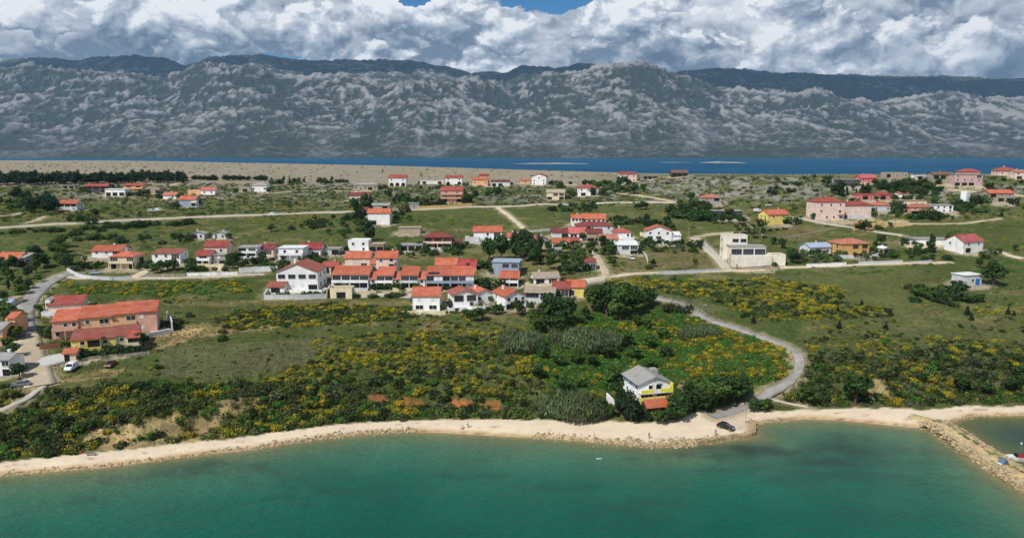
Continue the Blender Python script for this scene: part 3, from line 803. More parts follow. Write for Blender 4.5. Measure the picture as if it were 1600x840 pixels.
FRAME_B = simple('brown_joinery', (.13, .07, .04), .6, .3)
FRAME_G = simple('grey_joinery', (.22, .24, .26), .5, .4)
DOORM = simple('wooden_door', (.14, .075, .04), .6, .3)
SHUT = simple('roller_shutter', (.66, .65, .60), .6, .3)
CONC = plaster('raw_concrete', lin((170, 166, 156)), .2)
RAILM = simple('metal_railing', (.42, .43, .44), .4, .5, .6)
_wmesh = {}
FR = {'w': FRAME_W, 'b': FRAME_B, 'g': FRAME_G}
def window(root, x, y, z, w, h, fr='w', kind='window', ry=0.0, far=False):
    """frame proud of the wall with the pane set back inside it; local -Y is outwards"""
    w = round(w, 1); h = round(h, 1)
    key = (w, h, fr, far)
    if key not in _wmesh:
        t = .11; f = MB()
        f.box(-w / 2 - t, -w / 2, -.09, .02, -t, h + t); f.box(w / 2, w / 2 + t, -.09, .02, -t, h + t)
        f.box(-w / 2, w / 2, -.09, .02, h, h + t); f.box(-w / 2 - .06, w / 2 + .06, -.16, .02, -t - .02, 0)
        nb = max(1, int(round(w / 1.1)))
        for i in range(1, nb):
            xx = -w / 2 + w * i / nb; f.box(xx - .035, xx + .035, -.08, .015, 0, h)
        p = MB(); p.box(-w / 2, w / 2, -.03, .015, 0, h)
        if far:
            f.box(-w / 2, w / 2, -.03, .015, 0, h, 1); _wmesh[key] = (f.mesh('window', [FR[fr], glass()]), None)
        else: _wmesh[key] = (f.mesh('window', FR[fr]), p.mesh('pane', glass()))
    a, b = _wmesh[key]
    o = link('window', a, root, (x, y, z), (0, 0, ry))
    if b is not None: link('pane', b, o)
    return o
_arch = {}
def arch_mesh(w, h):
    key = (round(w, 1), round(h, 1))
    if key not in _arch:
        r = w / 2; sec = [(-r, 0), (r, 0), (r, max(h - r, .1))] + [(r * math.cos(t), max(h - r, .1) + r * math.sin(t)) for t in np.linspace(.2, math.pi - .2, 9)] + [(-r, max(h - r, .1))]
        m = MB(); m.extrude(sec, 'y', -.03, .02, 0)
        ro = r + .14; so_ = [(-ro, 0), (-r, 0)] + [(-r, max(h - r, .1))] + [(r * math.cos(t), max(h - r, .1) + r * math.sin(t)) for t in np.linspace(math.pi - .2, .2, 9)] + [(r, max(h - r, .1)), (r, 0), (ro, 0)]
        _arch[key] = m.mesh('arch_shade_panel', DARK)  # flat dark prism on the wall, painting the shade within the arch
    return _arch[key]
def roof_mesh(kind, W, D, H, k, o, mats):
    m = MB(); t = .20; e = .004
    if kind in ('gx', 'gy'):
        span, run = (D, W) if kind == 'gx' else (W, D)
        h = span / 2; r = h * k
        c0 = h if kind == 'gx' else 0.0
        lo = H - o * k + e
        sec = [(c0 - h - o, lo), (c0, H + r + e), (c0 + h + o, lo), (c0 + h + o, lo + t), (c0, H + r + t), (c0 - h - o, lo + t)]
        if kind == 'gx': m.extrude(sec, 'x', -W / 2 - o, W / 2 + o)
        else: m.extrude(sec, 'y', -o, D + o)
        rr = .13
        if kind == 'gx': m.box(-W / 2 - o, W / 2 + o, c0 - rr, c0 + rr, H + r + t - .06, H + r + t + .08)
        else: m.box(-rr, rr, -o, D + o, H + r + t - .06, H + r + t + .08)
        return m, H + r
    if kind == 'hip':
        h = min(W, D) / 2; r = h * k; X = W / 2 + o; lo = H - o * .5 * k + e
        A = [(-X, -o, lo), (X, -o, lo), (X, D + o, lo), (-X, D + o, lo)]
        B = [(p[0], p[1], lo + t) for p in A]
        if W >= D: R0, R1 = (-(W / 2 - h) - .05, D / 2, H + r), (W / 2 - h + .05, D / 2, H + r)
        else: R0, R1 = (0, h - .05, H + r), (0, D - h + .05, H + r)
        m.poly(A[::-1])
        for i in range(4): j = (i + 1) % 4; m.poly([A[i], A[j], B[j], B[i]])
        if W >= D:
            m.poly([B[0], B[1], R1, R0]); m.poly([B[1], B[2], R1]); m.poly([B[2], B[3], R0, R1]); m.poly([B[3], B[0], R0])
        else:
            m.poly([B[0], B[1], R0]); m.poly([B[1], B[2], R1, R0]); m.poly([B[2], B[3], R1]); m.poly([B[3], B[0], R0, R1])
        return m, H + r
    if kind == 'mono':
        r = D * k; lo = H - o * k + e; hi = H + r + o * .5 * k + e
        m.extrude([(-o, lo), (D + o * .5, hi), (D + o * .5, hi + t), (-o, lo + t)], 'x', -W / 2 - o * .6, W / 2 + o * .6)
        return m, H + r
    if kind == 'flat':
        m.box(-W / 2 - .35, W / 2 + .35, -.35, D + .35, H + e, H + .28)
        return m, H + .28
    if kind == 'par':
        m.box(-W / 2 + .2, W / 2 - .2, .2, D - .2, H + e, H + .12)
        return m, H
def wall_mesh(kind, W, D, H, k, z0):
    m = MB(); x0, x1 = -W / 2, W / 2
    def sub(sec, axis, a, b): m.extrude(sec, axis, a, b)
    if kind == 'gx': sub([(0, z0), (D, z0), (D, H), (D / 2, H + D / 2 * k), (0, H)], 'x', x0, x1)
    elif kind == 'gy': sub([(x0, z0), (x1, z0), (x1, H), (0, H + W / 2 * k), (x0, H)], 'y', 0, D)
    elif kind == 'mono': sub([(0, z0), (D, z0), (D, H + D * k), (0, H)], 'x', x0, x1)
    else: m.box(x0, x1, 0, D, z0, H)
    if kind == 'par':
        for a in ((x0, x1, 0, .2), (x0, x1, D - .2, D), (x0, x0 + .2, .2, D - .2), (x1 - .2, x1, .2, D - .2)): m.box(a[0], a[1], a[2], a[3], H, H + .55)
    return m
def B(w, h, roof='gx', D=None, rows=('ww', 'wd'), wall='white', rc='orange', dx=0, dy=0.0, k=.45, o=.45, dz=0.0, fr='w', side=1, chim=None, bal=None, solar=False, wide=1.0):
    return dict(w=w, h=h, roof=roof, D=D, rows=rows, wall=wall, rc=rc, dx=dx, dy=dy, k=k, o=o, dz=dz, fr=fr, side=side, chim=chim, bal=bal, solar=solar, wide=wide)
LAND_MARKS = []
FOOT = []
def house(sn, ext, x, y, blocks, rot=0.0, name='house', cat='house', group=None):
    p = gpt(x, y); dep = float(depth(p.x, p.y, p.z)); sc_ = dep / FPX
    root = empty(name, (p.x, p.y, p.z), R(rot))
    tag(root, (sn + ' ' + ext).strip(), cat, group)
    far = dep > 420
    rnd = random.Random(int(x * 7 + y * 13))
    wtot = 0
    for bi, b in enumerate(blocks):
        W = b['w'] * sc_; H = b['h'] * sc_ * 1.02; k = b['k']; D = b['D'] or max(6.0, min(W * .85, 10.0))
        ox, oy = b['dx'] * sc_, b['dy']
        z0 = -3.0 + b['dz']; H += b['dz']
        wm_ = plaster('wall_' + b['wall'], WALLS[b['wall']])
        rm_ = tiles('tiles_' + b['rc'], ROOFS[b['rc']]) if b['roof'] in ('gx', 'gy', 'hip', 'mono') and b['rc'] not in ('white', 'grey', 'blue') else plaster('roofing_' + b['rc'], ROOFS[b['rc']], .2)
        wo_ = wall_mesh(b['roof'], W, D, H, k, z0).build('wall', wm_, root, (ox, oy, 0))
        mm, ztop = roof_mesh(b['roof'], W, D, H, k, b['o'], None)
        ro = mm.build('roof', rm_, root, (ox, oy, 0))
        wtot = max(wtot, b['w'])
        ch_ = b['chim'] if b['chim'] is not None else (b['roof'] in ('gx', 'gy', 'hip') and rnd.random() < .6 and bi == 0)
        if ch_:
            c = MB(); cx = rnd.uniform(-.3, .3) * W; cyy = D * rnd.uniform(.52, .68)
            if b['roof'] == 'gy': cx = rnd.choice([-.18, .18]) * W
            c.box(cx - .3, cx + .3, cyy - .3, cyy + .3, ztop - 1.6, ztop + .75); c.box(cx - .4, cx + .4, cyy - .4, cyy + .4, ztop + .75, ztop + .9)
            c.build('chimney', wm_, ro)
        if b['solar']:
            c = MB(); n = 4
            for i in range(n):
                xa = -W * .42 + i * W * .12; 
                c.hexa([(xa, .5, H + .5 * k + .23), (xa + W * .11, .5, H + .5 * k + .23), (xa + W * .11, 2.3, H + 2.3 * k + .23), (xa, 2.3, H + 2.3 * k + .23),
                        (xa, .5, H + .5 * k + .3), (xa + W * .11, .5, H + .5 * k + .3), (xa + W * .11, 2.3, H + 2.3 * k + .3), (xa, 2.3, H + 2.3 * k + .3)])
            c.build('solar_panel', simple('solar_glass', (.02, .022, .03), .2, .5), ro)
        rows = b['rows']; nr = len(rows)
        if nr == 0: continue
        zb = b['dz']; fh = (H - zb) / nr
        for ri, r_ in enumerate(rows):
            zf = H - (ri + 1) * fh
            full = r_.startswith('='); cells = r_.lstrip('=')
            n = len(cells)
            if full or 'b' in cells:
                bm_ = plaster('wall_' + b['bal'], WALLS[b['bal']]) if b['bal'] else wm_
                spans = [(-W / 2, W / 2)] if full else [(-W / 2 + W * (i + .5) / n - 1.6, -W / 2 + W * (i + .5) / n + 1.6) for i, c in enumerate(cells) if c == 'b']
                for (a, c_) in spans:
                    m = MB(); dpt = 1.5
                    if zf > zb + .5 or ri < nr - 1:
                        m.box(a, c_, -dpt, -.005, zf - .16, zf)
                        m.box(a, c_, -dpt, -dpt + .12, zf, zf + .9); m.box(a, a + .12, -dpt + .12, -.005, zf, zf + .9); m.box(c_ - .12, c_, -dpt + .12, -.005, zf, zf + .9)
                        m.build('balcony', bm_, root, (ox, oy, 0))
                        if full and ri == nr - 2 and W > 6:
                            for q in (a + .15, (a + c_) / 2, c_ - .15):
                                pl = MB(); pl.box(q - .13, q + .13, -dpt + .05, -dpt + .31, zb - 1.5, zf - .163); pl.build('post', bm_, root, (ox, oy, 0))
            for i, c in enumerate(cells):
                if c == '.': continue
                cx = -W / 2 + W * (i + .5) / n; cell = W / n
                hw = min(1.25, fh * .52); zs = zf + max(.35, (fh - hw) * .55)
                if c == 'w': window(root, ox + cx, oy, zs, min(1.1 * b['wide'], cell * .7), hw, b['fr'], far=far)
                elif c == 'W': window(root, ox + cx, oy, zs - .1, min(2.6, cell * .8), hw + .15, b['fr'], far=far)
                elif c == 'L': window(root, ox + cx, oy, zf + .3, cell * .86, fh * .68, b['fr'], far=far)
                elif c == 's':
                    m = MB(); w2 = min(1.2, cell * .7) / 2; m.box(cx - w2, cx + w2, -.06, .01, zs, zs + hw); m.build('shutter', SHUT, root, (ox, oy, 0))
                elif c in 'db':
                    dh = min(2.1, fh * .78)
                    if c == 'd' and ri == nr - 1:
                        m = MB(); m.box(cx - .5, cx + .5, -.05, .02, zf + .02, zf + dh); m.build('door', DOORM if rnd.random() < .6 else FRAME_W, root, (ox, oy, 0))
                    else: window(root, ox + cx, oy, zf + .12, min(1.5, cell * .8), dh, b['fr'], far=far)
                elif c == 'D': window(root, ox + cx, oy, zf + .1, min(3.2, cell * .85), min(2.2, fh * .8), b['fr'], far=far)
                elif c in 'go':
                    w2 = min(3.4, cell * .88) / 2; m = MB(); m.box(cx - w2, cx + w2, -.04, .02, zf + .06, zf + min(2.4, fh * .82))
                    m.build('garage_door' if c == 'g' else 'recess_shade_panel', SHUT if c == 'g' else DARK, root, (ox, oy, 0))
                elif c == 'a':
                    link('arch_shade_panel', arch_mesh(min(cell * .78, 3.4), fh * .85), root, (ox + cx, oy, zf + .06))
            # windows on the gable end that faces the street
            if b['side']:
                sgn = 1 if (x < 800) else -1
                if b['side'] == 2: sgn = -sgn
                for q in ((.3, .7) if D > 7 else (.5,)):
                    if rnd.random() < .75:
                        hw = min(1.2, fh * .5)
                        window(root, ox + sgn * W / 2, oy + D * q, zf + max(.35, (fh - hw) * .55), .9, hw, b['fr'], ry=sgn * math.pi / 2, far=far)
    b0 = blocks[0]
    if dep < 430 and b0['rows'] and b0['w'] >= 24 and cat == 'house' and name == 'house' and rnd.random() < .5 and x > 30 and 'a' not in b0['rows'][-1]:
        Wt = b0['w'] * sc_; dx0 = b0['dx'] * sc_; dt = rnd.uniform(2.5, 4.5); t = MB(); xa, xb = dx0 - Wt / 2 - rnd.uniform(0, 3), dx0 + Wt / 2 + rnd.uniform(0, 3)
        t.box(xa, xb, -dt, -.02, -2.5, .12); gap = rnd.uniform(.3, .7) * (xb - xa) + xa
        t.box(xa, gap - .7, -dt - .16, -dt - .003, -2.5, .95); t.box(gap + .7, xb, -dt - .16, -dt - .003, -2.5, .95)
        t.box(xa - .16, xa - .003, -dt, -.02, -2.5, .95); t.box(xb + .003, xb + .16, -dt, -.02, -2.5, .95)
        cw = rnd.choice(['white', 'cream', 'palegrey', 'stone']); t.build('terrace', plaster('wall_' + cw, WALLS[cw]), root)
    FOOT.append((p.x, p.y + 4, wtot * sc_ * .5 + 2.5))
    LAND_MARKS.append((x, y, wtot, sn, blocks[0]['h'], cat))
    return root, sc_
exec_houses = True
# ---- lower village, the terrace in front
house('big white gabled house', 'with dull red roof behind a grey terrace wall', 465, 454, [B(64, 29, 'gy', 14, ('WWWW', 'ssso'), 'white', 'dull', k=.40, chim=True, fr='g'),
      B(27, 9, 'mono', 4, ('o',), 'white', 'dull', dx=-29, dy=-4.2, k=.3, side=0)])
house('white twin house with glazed veranda', 'and orange roof above a dark garage', 548, 451, [B(57, 22, 'mono', 8, ('=DDLL', '..LL'), 'white', 'orange', k=.26, side=1, fr='g')])
house('small white link building with orange roof', 'squeezed between the veranda house and its neighbour', 583, 451, [B(10, 15, 'mono', 6, ('w', 'd'), 'white', 'orange', k=.32, side=0)])
house('narrow house with leafy awning', 'second along from the glazed veranda house', 601.5, 451, [B(26, 21, 'mono', 8, ('=LL', 'oo'), 'white', 'orange', k=.26, fr='g', side=0)])
house('small yellow link building with orange roof', 'between the two leafy awning houses', 621, 451, [B(12, 15, 'mono', 6, ('w', 'd'), 'yellow', 'orange', k=.32, side=0)])
house('grey fronted house with pergola posts', 'beside the twin house with solar panels', 640, 451, [B(27, 21, 'mono', 8, ('=LL', 'oo'), 'palegrey', 'orange', k=.26, fr='g', side=0)])
house('thin white link building', 'against the twin house with solar panels', 659, 451, [B(10, 15, 'mono', 6, ('w', 'd'), 'white', 'orange', k=.32, side=0)])
house('long twin house with solar panels', 'orange roof and dark glazed balconies', 704, 452, [B(38, 22, 'mono', 8, ('=DsD', 'oDo'), 'white', 'orange', dx=-19, k=.26, fr='g', bal='bluegrey', solar=True, side=0),
      B(36, 22, 'mono', 8, ('=DDs', 'oDs'), 'white', 'orange', dx=18.3, k=.26, fr='g', bal='bluegrey', dy=.05)])
house('white house with two big windows', 'and orange roof standing alone below the terrace', 666, 486, [B(42, 24, 'gx', 9, ('ss', 'WW'), 'white', 'orange', k=.5)])
house('pinkish block with orange roof and air unit', 'behind the glazed veranda house', 559, 416, [B(39, 13, 'gx', 9, ('ss', 'sW'), 'pinkish', 'orange', k=.5)])
house('tall pinkish house with white balconies', 'and orange roof behind the leafy awning houses', 604, 427, [B(32, 24, 'gx', 9, ('wb', 'sb', 'ww'), 'pinkish', 'orange', k=.5), B(9, 14, 'gx', 6, ('w',), 'pinkish', 'orange', dx=-21, dy=2, k=.5, side=0)])
house('small red roofed house with twin arches', 'between the big gabled house and the veranda house', 516, 427, [B(23, 11, 'gx', 6, ('aa',), 'cream', 'red', k=.5, side=0)])
house('low orange and crimson roofed house', 'behind the twin house with solar panels', 713, 423, [B(33, 9, 'gx', 9, ('.o',), 'white', 'orange', dx=-16, k=.5, side=0), B(30, 8, 'gx', 8, ('oo',), 'pinkish', 'crimson', dx=16, k=.5)])
house('pale blue modern house with flat roof', 'and long ribbon windows', 790, 430, [B(42, 20, 'flat', 10, ('.WW', '.WW'), 'bluegrey', 'blue', fr='g')], rot=-6)
house('white house with orange roof and open balcony', 'just below the pale blue modern house', 796, 447, [B(28, 13, 'gx', 8, ('=DD', 'oo'), 'white', 'orange', k=.5)], rot=-4)
house('white gable house with dull red roof', 'and dark upper balcony beside the garden terraces', 727, 480, [B(40, 20, 'gy', 9, ('DD', '.w'), 'white', 'dull', k=.32, fr='b')], rot=16)
house('white gable house with bright orange roof', 'tucked behind the dull red gable house', 757, 473, [B(33, 14, 'gy', 9, ('ww',), 'white', 'orange', k=.42)], rot=24)
house('white house with steep orange roof', 'above a dark bush at the bottom of the village', 806, 482, [B(36, 20, 'gy', 11, ('www', '=o.'), 'white', 'orange', k=.45)], rot=26)
house('grey house with tan flat pitched roof', 'and glass front between the orange roofs', 843, 474, [B(46, 17, 'gx', 8, ('LL', '.D'), 'palegrey', 'tan', k=.3, fr='g')], rot=-8)
house('orange roofed pair with yellow end wall', 'beside the big dark tree of the gully', 886, 463, [B(26, 12, 'gx', 8, ('DD',), 'brown', 'red', dx=-10, k=.5, side=0), B(28, 14, 'gx', 8, ('=D.',), 'yellow', 'orange', dx=12, dy=1.5, k=.5, side=0)], rot=-10)
house('white house with plain tan roof', 'on the lane above the orange roofed pair', 854, 444, [B(40, 10, 'gx', 8, ('oD',), 'white', 'tan', k=.42)], rot=8)
house('glass conservatory hut with red roof edge', 'in the gardens beside the sandy street', 922, 420, [B(18, 11, 'mono', 4, ('LL',), 'palegrey', 'red', k=.2, side=0)], name='garden_house', cat='garden house')
# ---- western cluster above the lane
house('orange roofed house with grey annex', 'at the edge of the western trees', 12, 415, [B(34, 10, 'gx', 9, ('wo',), 'white', 'orange', k=.5), B(9, 12, 'mono', 8, ('w',), 'grey', 'grey', dx=22, dy=1, k=.2)])
house('white house with orange mono pitch roof', 'behind the cream two-storey house', 167, 403, [B(46, 11, 'gx', 9, ('wwD', '..o'), 'white', 'orange', k=.42)])
house('cream two-storey house with broad balcony', 'and orange roof above its curved drive', 192, 420, [B(38, 19, 'hip', 9, ('=D.D', 'o..o'), 'cream', 'orange', k=.42)])
house('small white house with thin red roof edge', 'among round garden trees', 260, 412, [B(44, 16, 'mono', 8, ('wwD', '=.ww'), 'white', 'dull', k=.12)])
house('tall white house with stepped red roofs', 'and grey stair gable', 322, 413, [B(36, 25, 'gx', 8, ('.w', 'ww'), 'pinkish', 'red', dx=7, dy=6, k=.5, side=0), B(23, 14, 'gx', 7, ('=D', 'DD'), 'white', 'red', dx=-4, k=.5, side=0), B(20, 14, 'flat', 7, ('s', 'wo'), 'grey', 'grey', dx=19, dy=1)])
for hx, sn in ((309, 'small grey hut with pale door'), (343, 'small grey hut with corner window')):
    house(sn, 'on the meadow above the stepped red roofs', hx, 373, [B(21, 8, 'gy', 5, ('ow',) if hx < 320 else ('dw',), 'palegrey', 'grey', k=.25, side=0)], name='hut', cat='hut')
house('white villa with grey flat roof and balcony', 'beside the maroon roofed house', 387, 402, [B(30, 15, 'flat', 8, ('=oD', 'oo'), 'white', 'grey')])
house('low house with maroon roof and pink terrace', 'at the end of the western row', 411, 399, [B(32, 10, 'gx', 8, ('DD',), 'pinkish', 'maroon', k=.42)])
house('white flat roofed house with balcony', 'beside the crimson roofed house', 455, 408, [B(38, 20, 'flat', 9, ('=ww', 'w.d'), 'white', 'white')])
house('crimson roofed house with dark glazing', 'stepping up behind the white flat roofed house', 484, 401, [B(34, 12, 'gx', 9, ('DD',), 'white', 'crimson', k=.5)])
house('low white annex with blue awning', 'at the meadow edge behind the red arched house', 517, 398, [B(28, 9, 'flat', 6, ('.o',), 'palegrey', 'grey')])
house('white villa with steps and roof terrace', 'and a grey garage at its side', 560, 393, [B(32, 16, 'par', 8, ('ww', '.w'), 'white', 'white'), B(23, 11, 'flat', 7, ('oo',), 'stone', 'tan', dx=28)])
house('low grey open shed with vines', 'on the meadow beside the brown hip roofed villa', 643, 392, [B(34, 9, 'flat', 6, ('ooo',), 'palegrey', 'grey', side=0)], name='shed', cat='shed')
house('brown villa with dark red hip roof', 'and an arched side porch', 686, 388, [B(44, 17, 'hip', 10, ('=DDD', 'wDo'), 'brown', 'darkred', dx=-2, k=.45, fr='b', bal='pinkish'), B(16, 9, 'gx', 6, ('a',), 'pinkish', 'darkred', dx=26, k=.4)])
house('white house with long orange roof', 'above a grey concrete terrace and two tall trees', 762, 378, [B(44, 16, 'gx', 9, ('.wD', '..o'), 'white', 'orange', k=.5), B(22, 7, 'par', 5, (), 'palegrey', 'grey', dx=-24, dy=-2)])
house('orange roof house end', 'showing beside the two tall dark trees', 800, 377, [B(14, 7, 'gx', 7, ('w',), 'white', 'orange', k=.5)])
house('plain green-grey field hut', 'with flat roof on the open meadow', 640, 365, [B(34, 9, 'flat', 6, ('..',), 'stone', 'tan', side=0)], name='hut', cat='hut')
house('white house with orange roof and bare wall', 'before a grey roofed barn', 592, 351, [B(34, 18, 'gx', 8, ('..', 'o.'), 'white', 'orange', k=.5)])
house('grey roofed stone barn', 'right behind the bare walled orange roof house', 595, 326, [B(27, 5, 'gx', 6, ('.o',), 'stone', 'grey', k=.4)], name='barn', cat='barn')
house('small white house with red lean roof', 'next to the bare walled orange roof house', 573, 337, [B(15, 9, 'gx', 6, ('o',), 'white', 'darkred', k=.45)])
house('little grey stone hut', 'beside the yellow garden wall', 647, 327, [B(14, 9, 'flat', 5, ('w',), 'grey', 'grey')], name='hut', cat='hut')
house('pink three-storey house with balconies', 'and red roof behind the yellow garden wall', 706, 316, [B(34, 18, 'gx', 10, ('=ww', '=ww', 'o.o'), 'pink', 'red', k=.42)])
house('white house with brownish red roof', 'half hidden in the roadside trees', 561, 314, [B(30, 8, 'gx', 8, ('wDw',), 'white', 'darkred', k=.45)])
# ---- far houses on the plateau rim
house('low house with orange roof and dark porch', 'beside the dark western grove', 106, 328, [B(28, 10, 'gx', 8, ('ooo', 'w.w'), 'palegrey', 'orange', k=.45)])
house('blue-grey house with orange roof', 'and a small white tower porch', 293, 323, [B(26, 11, 'gx', 8, ('..',), 'bluegrey', 'orange', k=.5), B(8, 13, 'par', 4, ('o', 'o'), 'white', 'white', dx=16, dy=-6, dz=-2)])
house('dark unfinished house with red roof', 'in front of the pine belt', 151, 301, [B(34, 10, 'gx', 8, ('ooo', 'o.o'), 'dark', 'red', k=.35)])
house('white flat concrete frame', 'with open bays beside the dark unfinished house', 180, 306, [B(31, 10, 'flat', 7, ('ooo',), 'white', 'white', side=0)], name='building_frame', cat='building')
house('peach house with red roof', 'under the pine belt', 209, 299, [B(29, 9, 'gx', 8, ('=oo', 'o.w'), 'peach', 'red', k=.35)])
house('grey roofless ruin', 'on the stony rim next to the peach house', 239, 302, [B(22, 8, 'par', 5, ('o.o',), 'stone', 'grey', side=0)], name='ruin', cat='ruin')
house('small white house with orange roof', 'on the rim near the grey ruin', 265, 311, [B(20, 6, 'gx', 6, ('.w',), 'white', 'clay', k=.6)])
house('low house with pink-red roof', 'and a peach walled yard on the rim', 325, 304, [B(22, 7, 'gx', 7, ('ww',), 'white', 'pinkred', k=.5), B(20, 6, 'par', 6, (), 'peach', 'tan', dx=-21)])
house('little grey shed', 'at the foot of the pine belt', 107, 295, [B(19, 5, 'flat', 5, ('oo',), 'grey', 'grey', side=0)], name='shed', cat='shed')
house('white house with grey hip roof', 'on the rim beside the low stone ruin', 405, 300, [B(25, 10, 'hip', 8, ('w.w',), 'white', 'grey', k=.5)])
house('low stone ruin', 'without roof joined to the grey hip roofed house', 383, 300, [B(18, 7, 'par', 5, ('o',), 'stone', 'grey', side=0)], name='ruin', cat='ruin')
house('long bare stone house with grey hip roof', 'and black window holes', 571, 297, [B(37, 8, 'hip', 8, ('wdwow',), 'stone', 'grey', k=.4, fr='g')])
house('white house with red roof and arched terrace', 'standing high on the rim', 621, 291, [B(27, 13, 'gx', 9, ('w.w', 'aaa'), 'white', 'red', k=.5)])
house('white gable house with red roof', 'and a low white annex on the rim', 709, 288, [B(26, 10, 'gx', 9, ('w.w', 'a.a'), 'white', 'red', k=.45), B(36, 5, 'flat', 6, ('o.o',), 'white', 'white', dx=-34, side=0)])
house('peach house with stepped orange roofs', 'at the bare edge of the plateau', 751, 290, [B(24, 9, 'gx', 7, ('w.w',), 'peach', 'orange', dx=-1, k=.45), B(15, 15, 'gx', 6, ('ww', '..'), 'peach', 'red', dx=5, dy=7, k=.4)])
house('low grey house with dark red roof patch', 'beside the stepped peach house', 782, 291, [B(30, 7, 'mono', 6, ('oo.',), 'palegrey', 'darkred', k=.2)])
house('white gable house with three window rows', 'and red roof near the sea edge', 842, 289, [B(23, 13, 'gy', 9, ('.w.', 'w.w', 'w.w'), 'white', 'red', k=.35)], rot=-14)
house('small tan roofed house', 'leaning against the three rowed white gable house', 821, 287, [B(15, 5, 'gx', 6, ('w',), 'peach', 'clay', k=.5)])
house('cream house with brownish roof', 'in the bushes above the road', 868, 312, [B(28, 11, 'gx', 8, ('.DD', 'o.o'), 'cream', 'tan', k=.5)], rot=-8)
house('white house with bright red hip roof', 'behind a clump of olive trees', 919, 306, [B(31, 12, 'hip', 9, ('www', '=oo'), 'white', 'red', k=.5)])
house('pinkish house with red roof', 'on the sea edge above the scrub', 981, 285, [B(27, 13, 'gx', 9, ('www', 'w.w'), 'pinkish', 'red', k=.3)])
house('dark wooden cabin with brown roof', 'right against the blue channel', 1062, 276, [B(25, 6, 'gx', 8, ('ooo',), 'dark', 'brown', k=.45)], name='cabin', cat='cabin')
house('low grey ruined house', 'beyond the three rowed white gable house', 888, 288, [B(27, 8, 'par', 6, ('w.ow',), 'stone', 'tan')], name='ruin', cat='ruin')
house('low grey bunker like building', 'on the sea edge between pinkish house and wooden cabin', 1016, 280, [B(22, 5, 'flat', 6, ('ooo',), 'grey', 'grey', side=0)])
house('grey house with brownish red hip roof', 'below the rocky knoll', 1112, 320, [B(30, 11, 'hip', 8, ('wo', 'o.'), 'grey', 'clay', k=.5), B(16, 5, 'flat', 5, ('o',), 'stone', 'grey', dx=-20)])
house('long dark modern house with thin flat roof', 'and glass front in the trees', 1137, 342, [B(44, 12, 'flat', 8, ('LLL',), 'dark', 'grey', fr='g', side=0)])
# ---- middle cluster around the sandy street
house('white house with brown windows', 'under the topmost orange roof of the central cluster', 928, 349, [B(37, 7, 'gx', 9, ('wwwww',), 'white', 'orange', k=.55, fr='b', side=0)])
house('white house end with small orange roof', 'joined to the topmost orange roof', 901, 353, [B(16, 12, 'gx', 7, ('www', '..'), 'white', 'orange', k=.5)])
house('wide grey house with dark red hip roof', 'below the topmost orange roof', 929, 366, [B(58, 13, 'hip', 10, ('.o.w', '..'), 'palegrey', 'darkred', k=.4)])
house('grey house with long dark red roof', 'beside the white house with coral roof', 876, 372, [B(27, 9, 'gx', 8, ('.o',), 'palegrey', 'darkred', k=.42)])
house('white house with coral red roof', 'in the middle of the central cluster', 903, 373, [B(27, 9, 'gx', 8, ('oo',), 'white', 'pinkred', k=.6, side=0)])
house('tan walled house with dark red roof', 'beside the coral roofed house', 929, 377, [B(24, 13, 'gx', 8, ('..', 'oo'), 'stone', 'darkred', k=.42)])
house('white bungalow with coral red hip roof', 'at the meadow edge of the central cluster', 972, 372, [B(27, 9, 'hip', 8, ('wdw',), 'white', 'pinkred', k=.5)])
house('white arched villa with sweeping gable', 'and orange roof above the orchard', 1034, 381, [B(40, 20, 'gy', 10, ('www', 'WW.', 'aaa'), 'white', 'orange', k=.36, dx=-5, side=1), B(15, 13, 'mono', 8, ('.', 'a'), 'white', 'white', dx=22, dy=.6, k=.12, side=0)], rot=-5)
house('white cottage with faded red roof', 'beside the dark pines of the central cluster', 825, 383, [B(20, 9, 'gy', 7, ('o',), 'white', 'dull', k=.4)], rot=18)
house('grey gable cottage with clay roof', 'beside the faded red roofed cottage', 846, 384, [B(22, 10, 'gy', 7, ('w',), 'palegrey', 'clay', k=.42)], rot=16)
house('white house with orange roof and dormer', 'above the white garden kiosk', 876, 389, [B(26, 10, 'gx', 7, ('waw',), 'white', 'orange', k=.5, side=0), B(10, 12, 'gy', 3, ('a',), 'white', 'red', dx=4, dy=-2.5, k=.5, side=0)])
house('small white house with red pitched roof', 'beside the dormered orange roof', 897, 385, [B(16, 8, 'gx', 6, ('w',), 'pinkish', 'red', k=.5, side=0)])
house('white cottage with clay roof and pink trim', 'next to the white flat roofed garage house', 952, 384, [B(28, 11, 'gx', 7, ('.ww',), 'pinkish', 'clay', k=.5)], rot=6)
house('white flat roofed garage house', 'with wide pale roof at the parking spot', 977, 397, [B(40, 14, 'mono', 9, ('.DD', '.=o'), 'palegrey', 'white', k=.12)])
house('white garden kiosk with columns', 'in the trees of the central cluster', 872, 398, [B(10, 10, 'flat', 3, ('oo',), 'white', 'white', side=0)], name='kiosk', cat='kiosk')
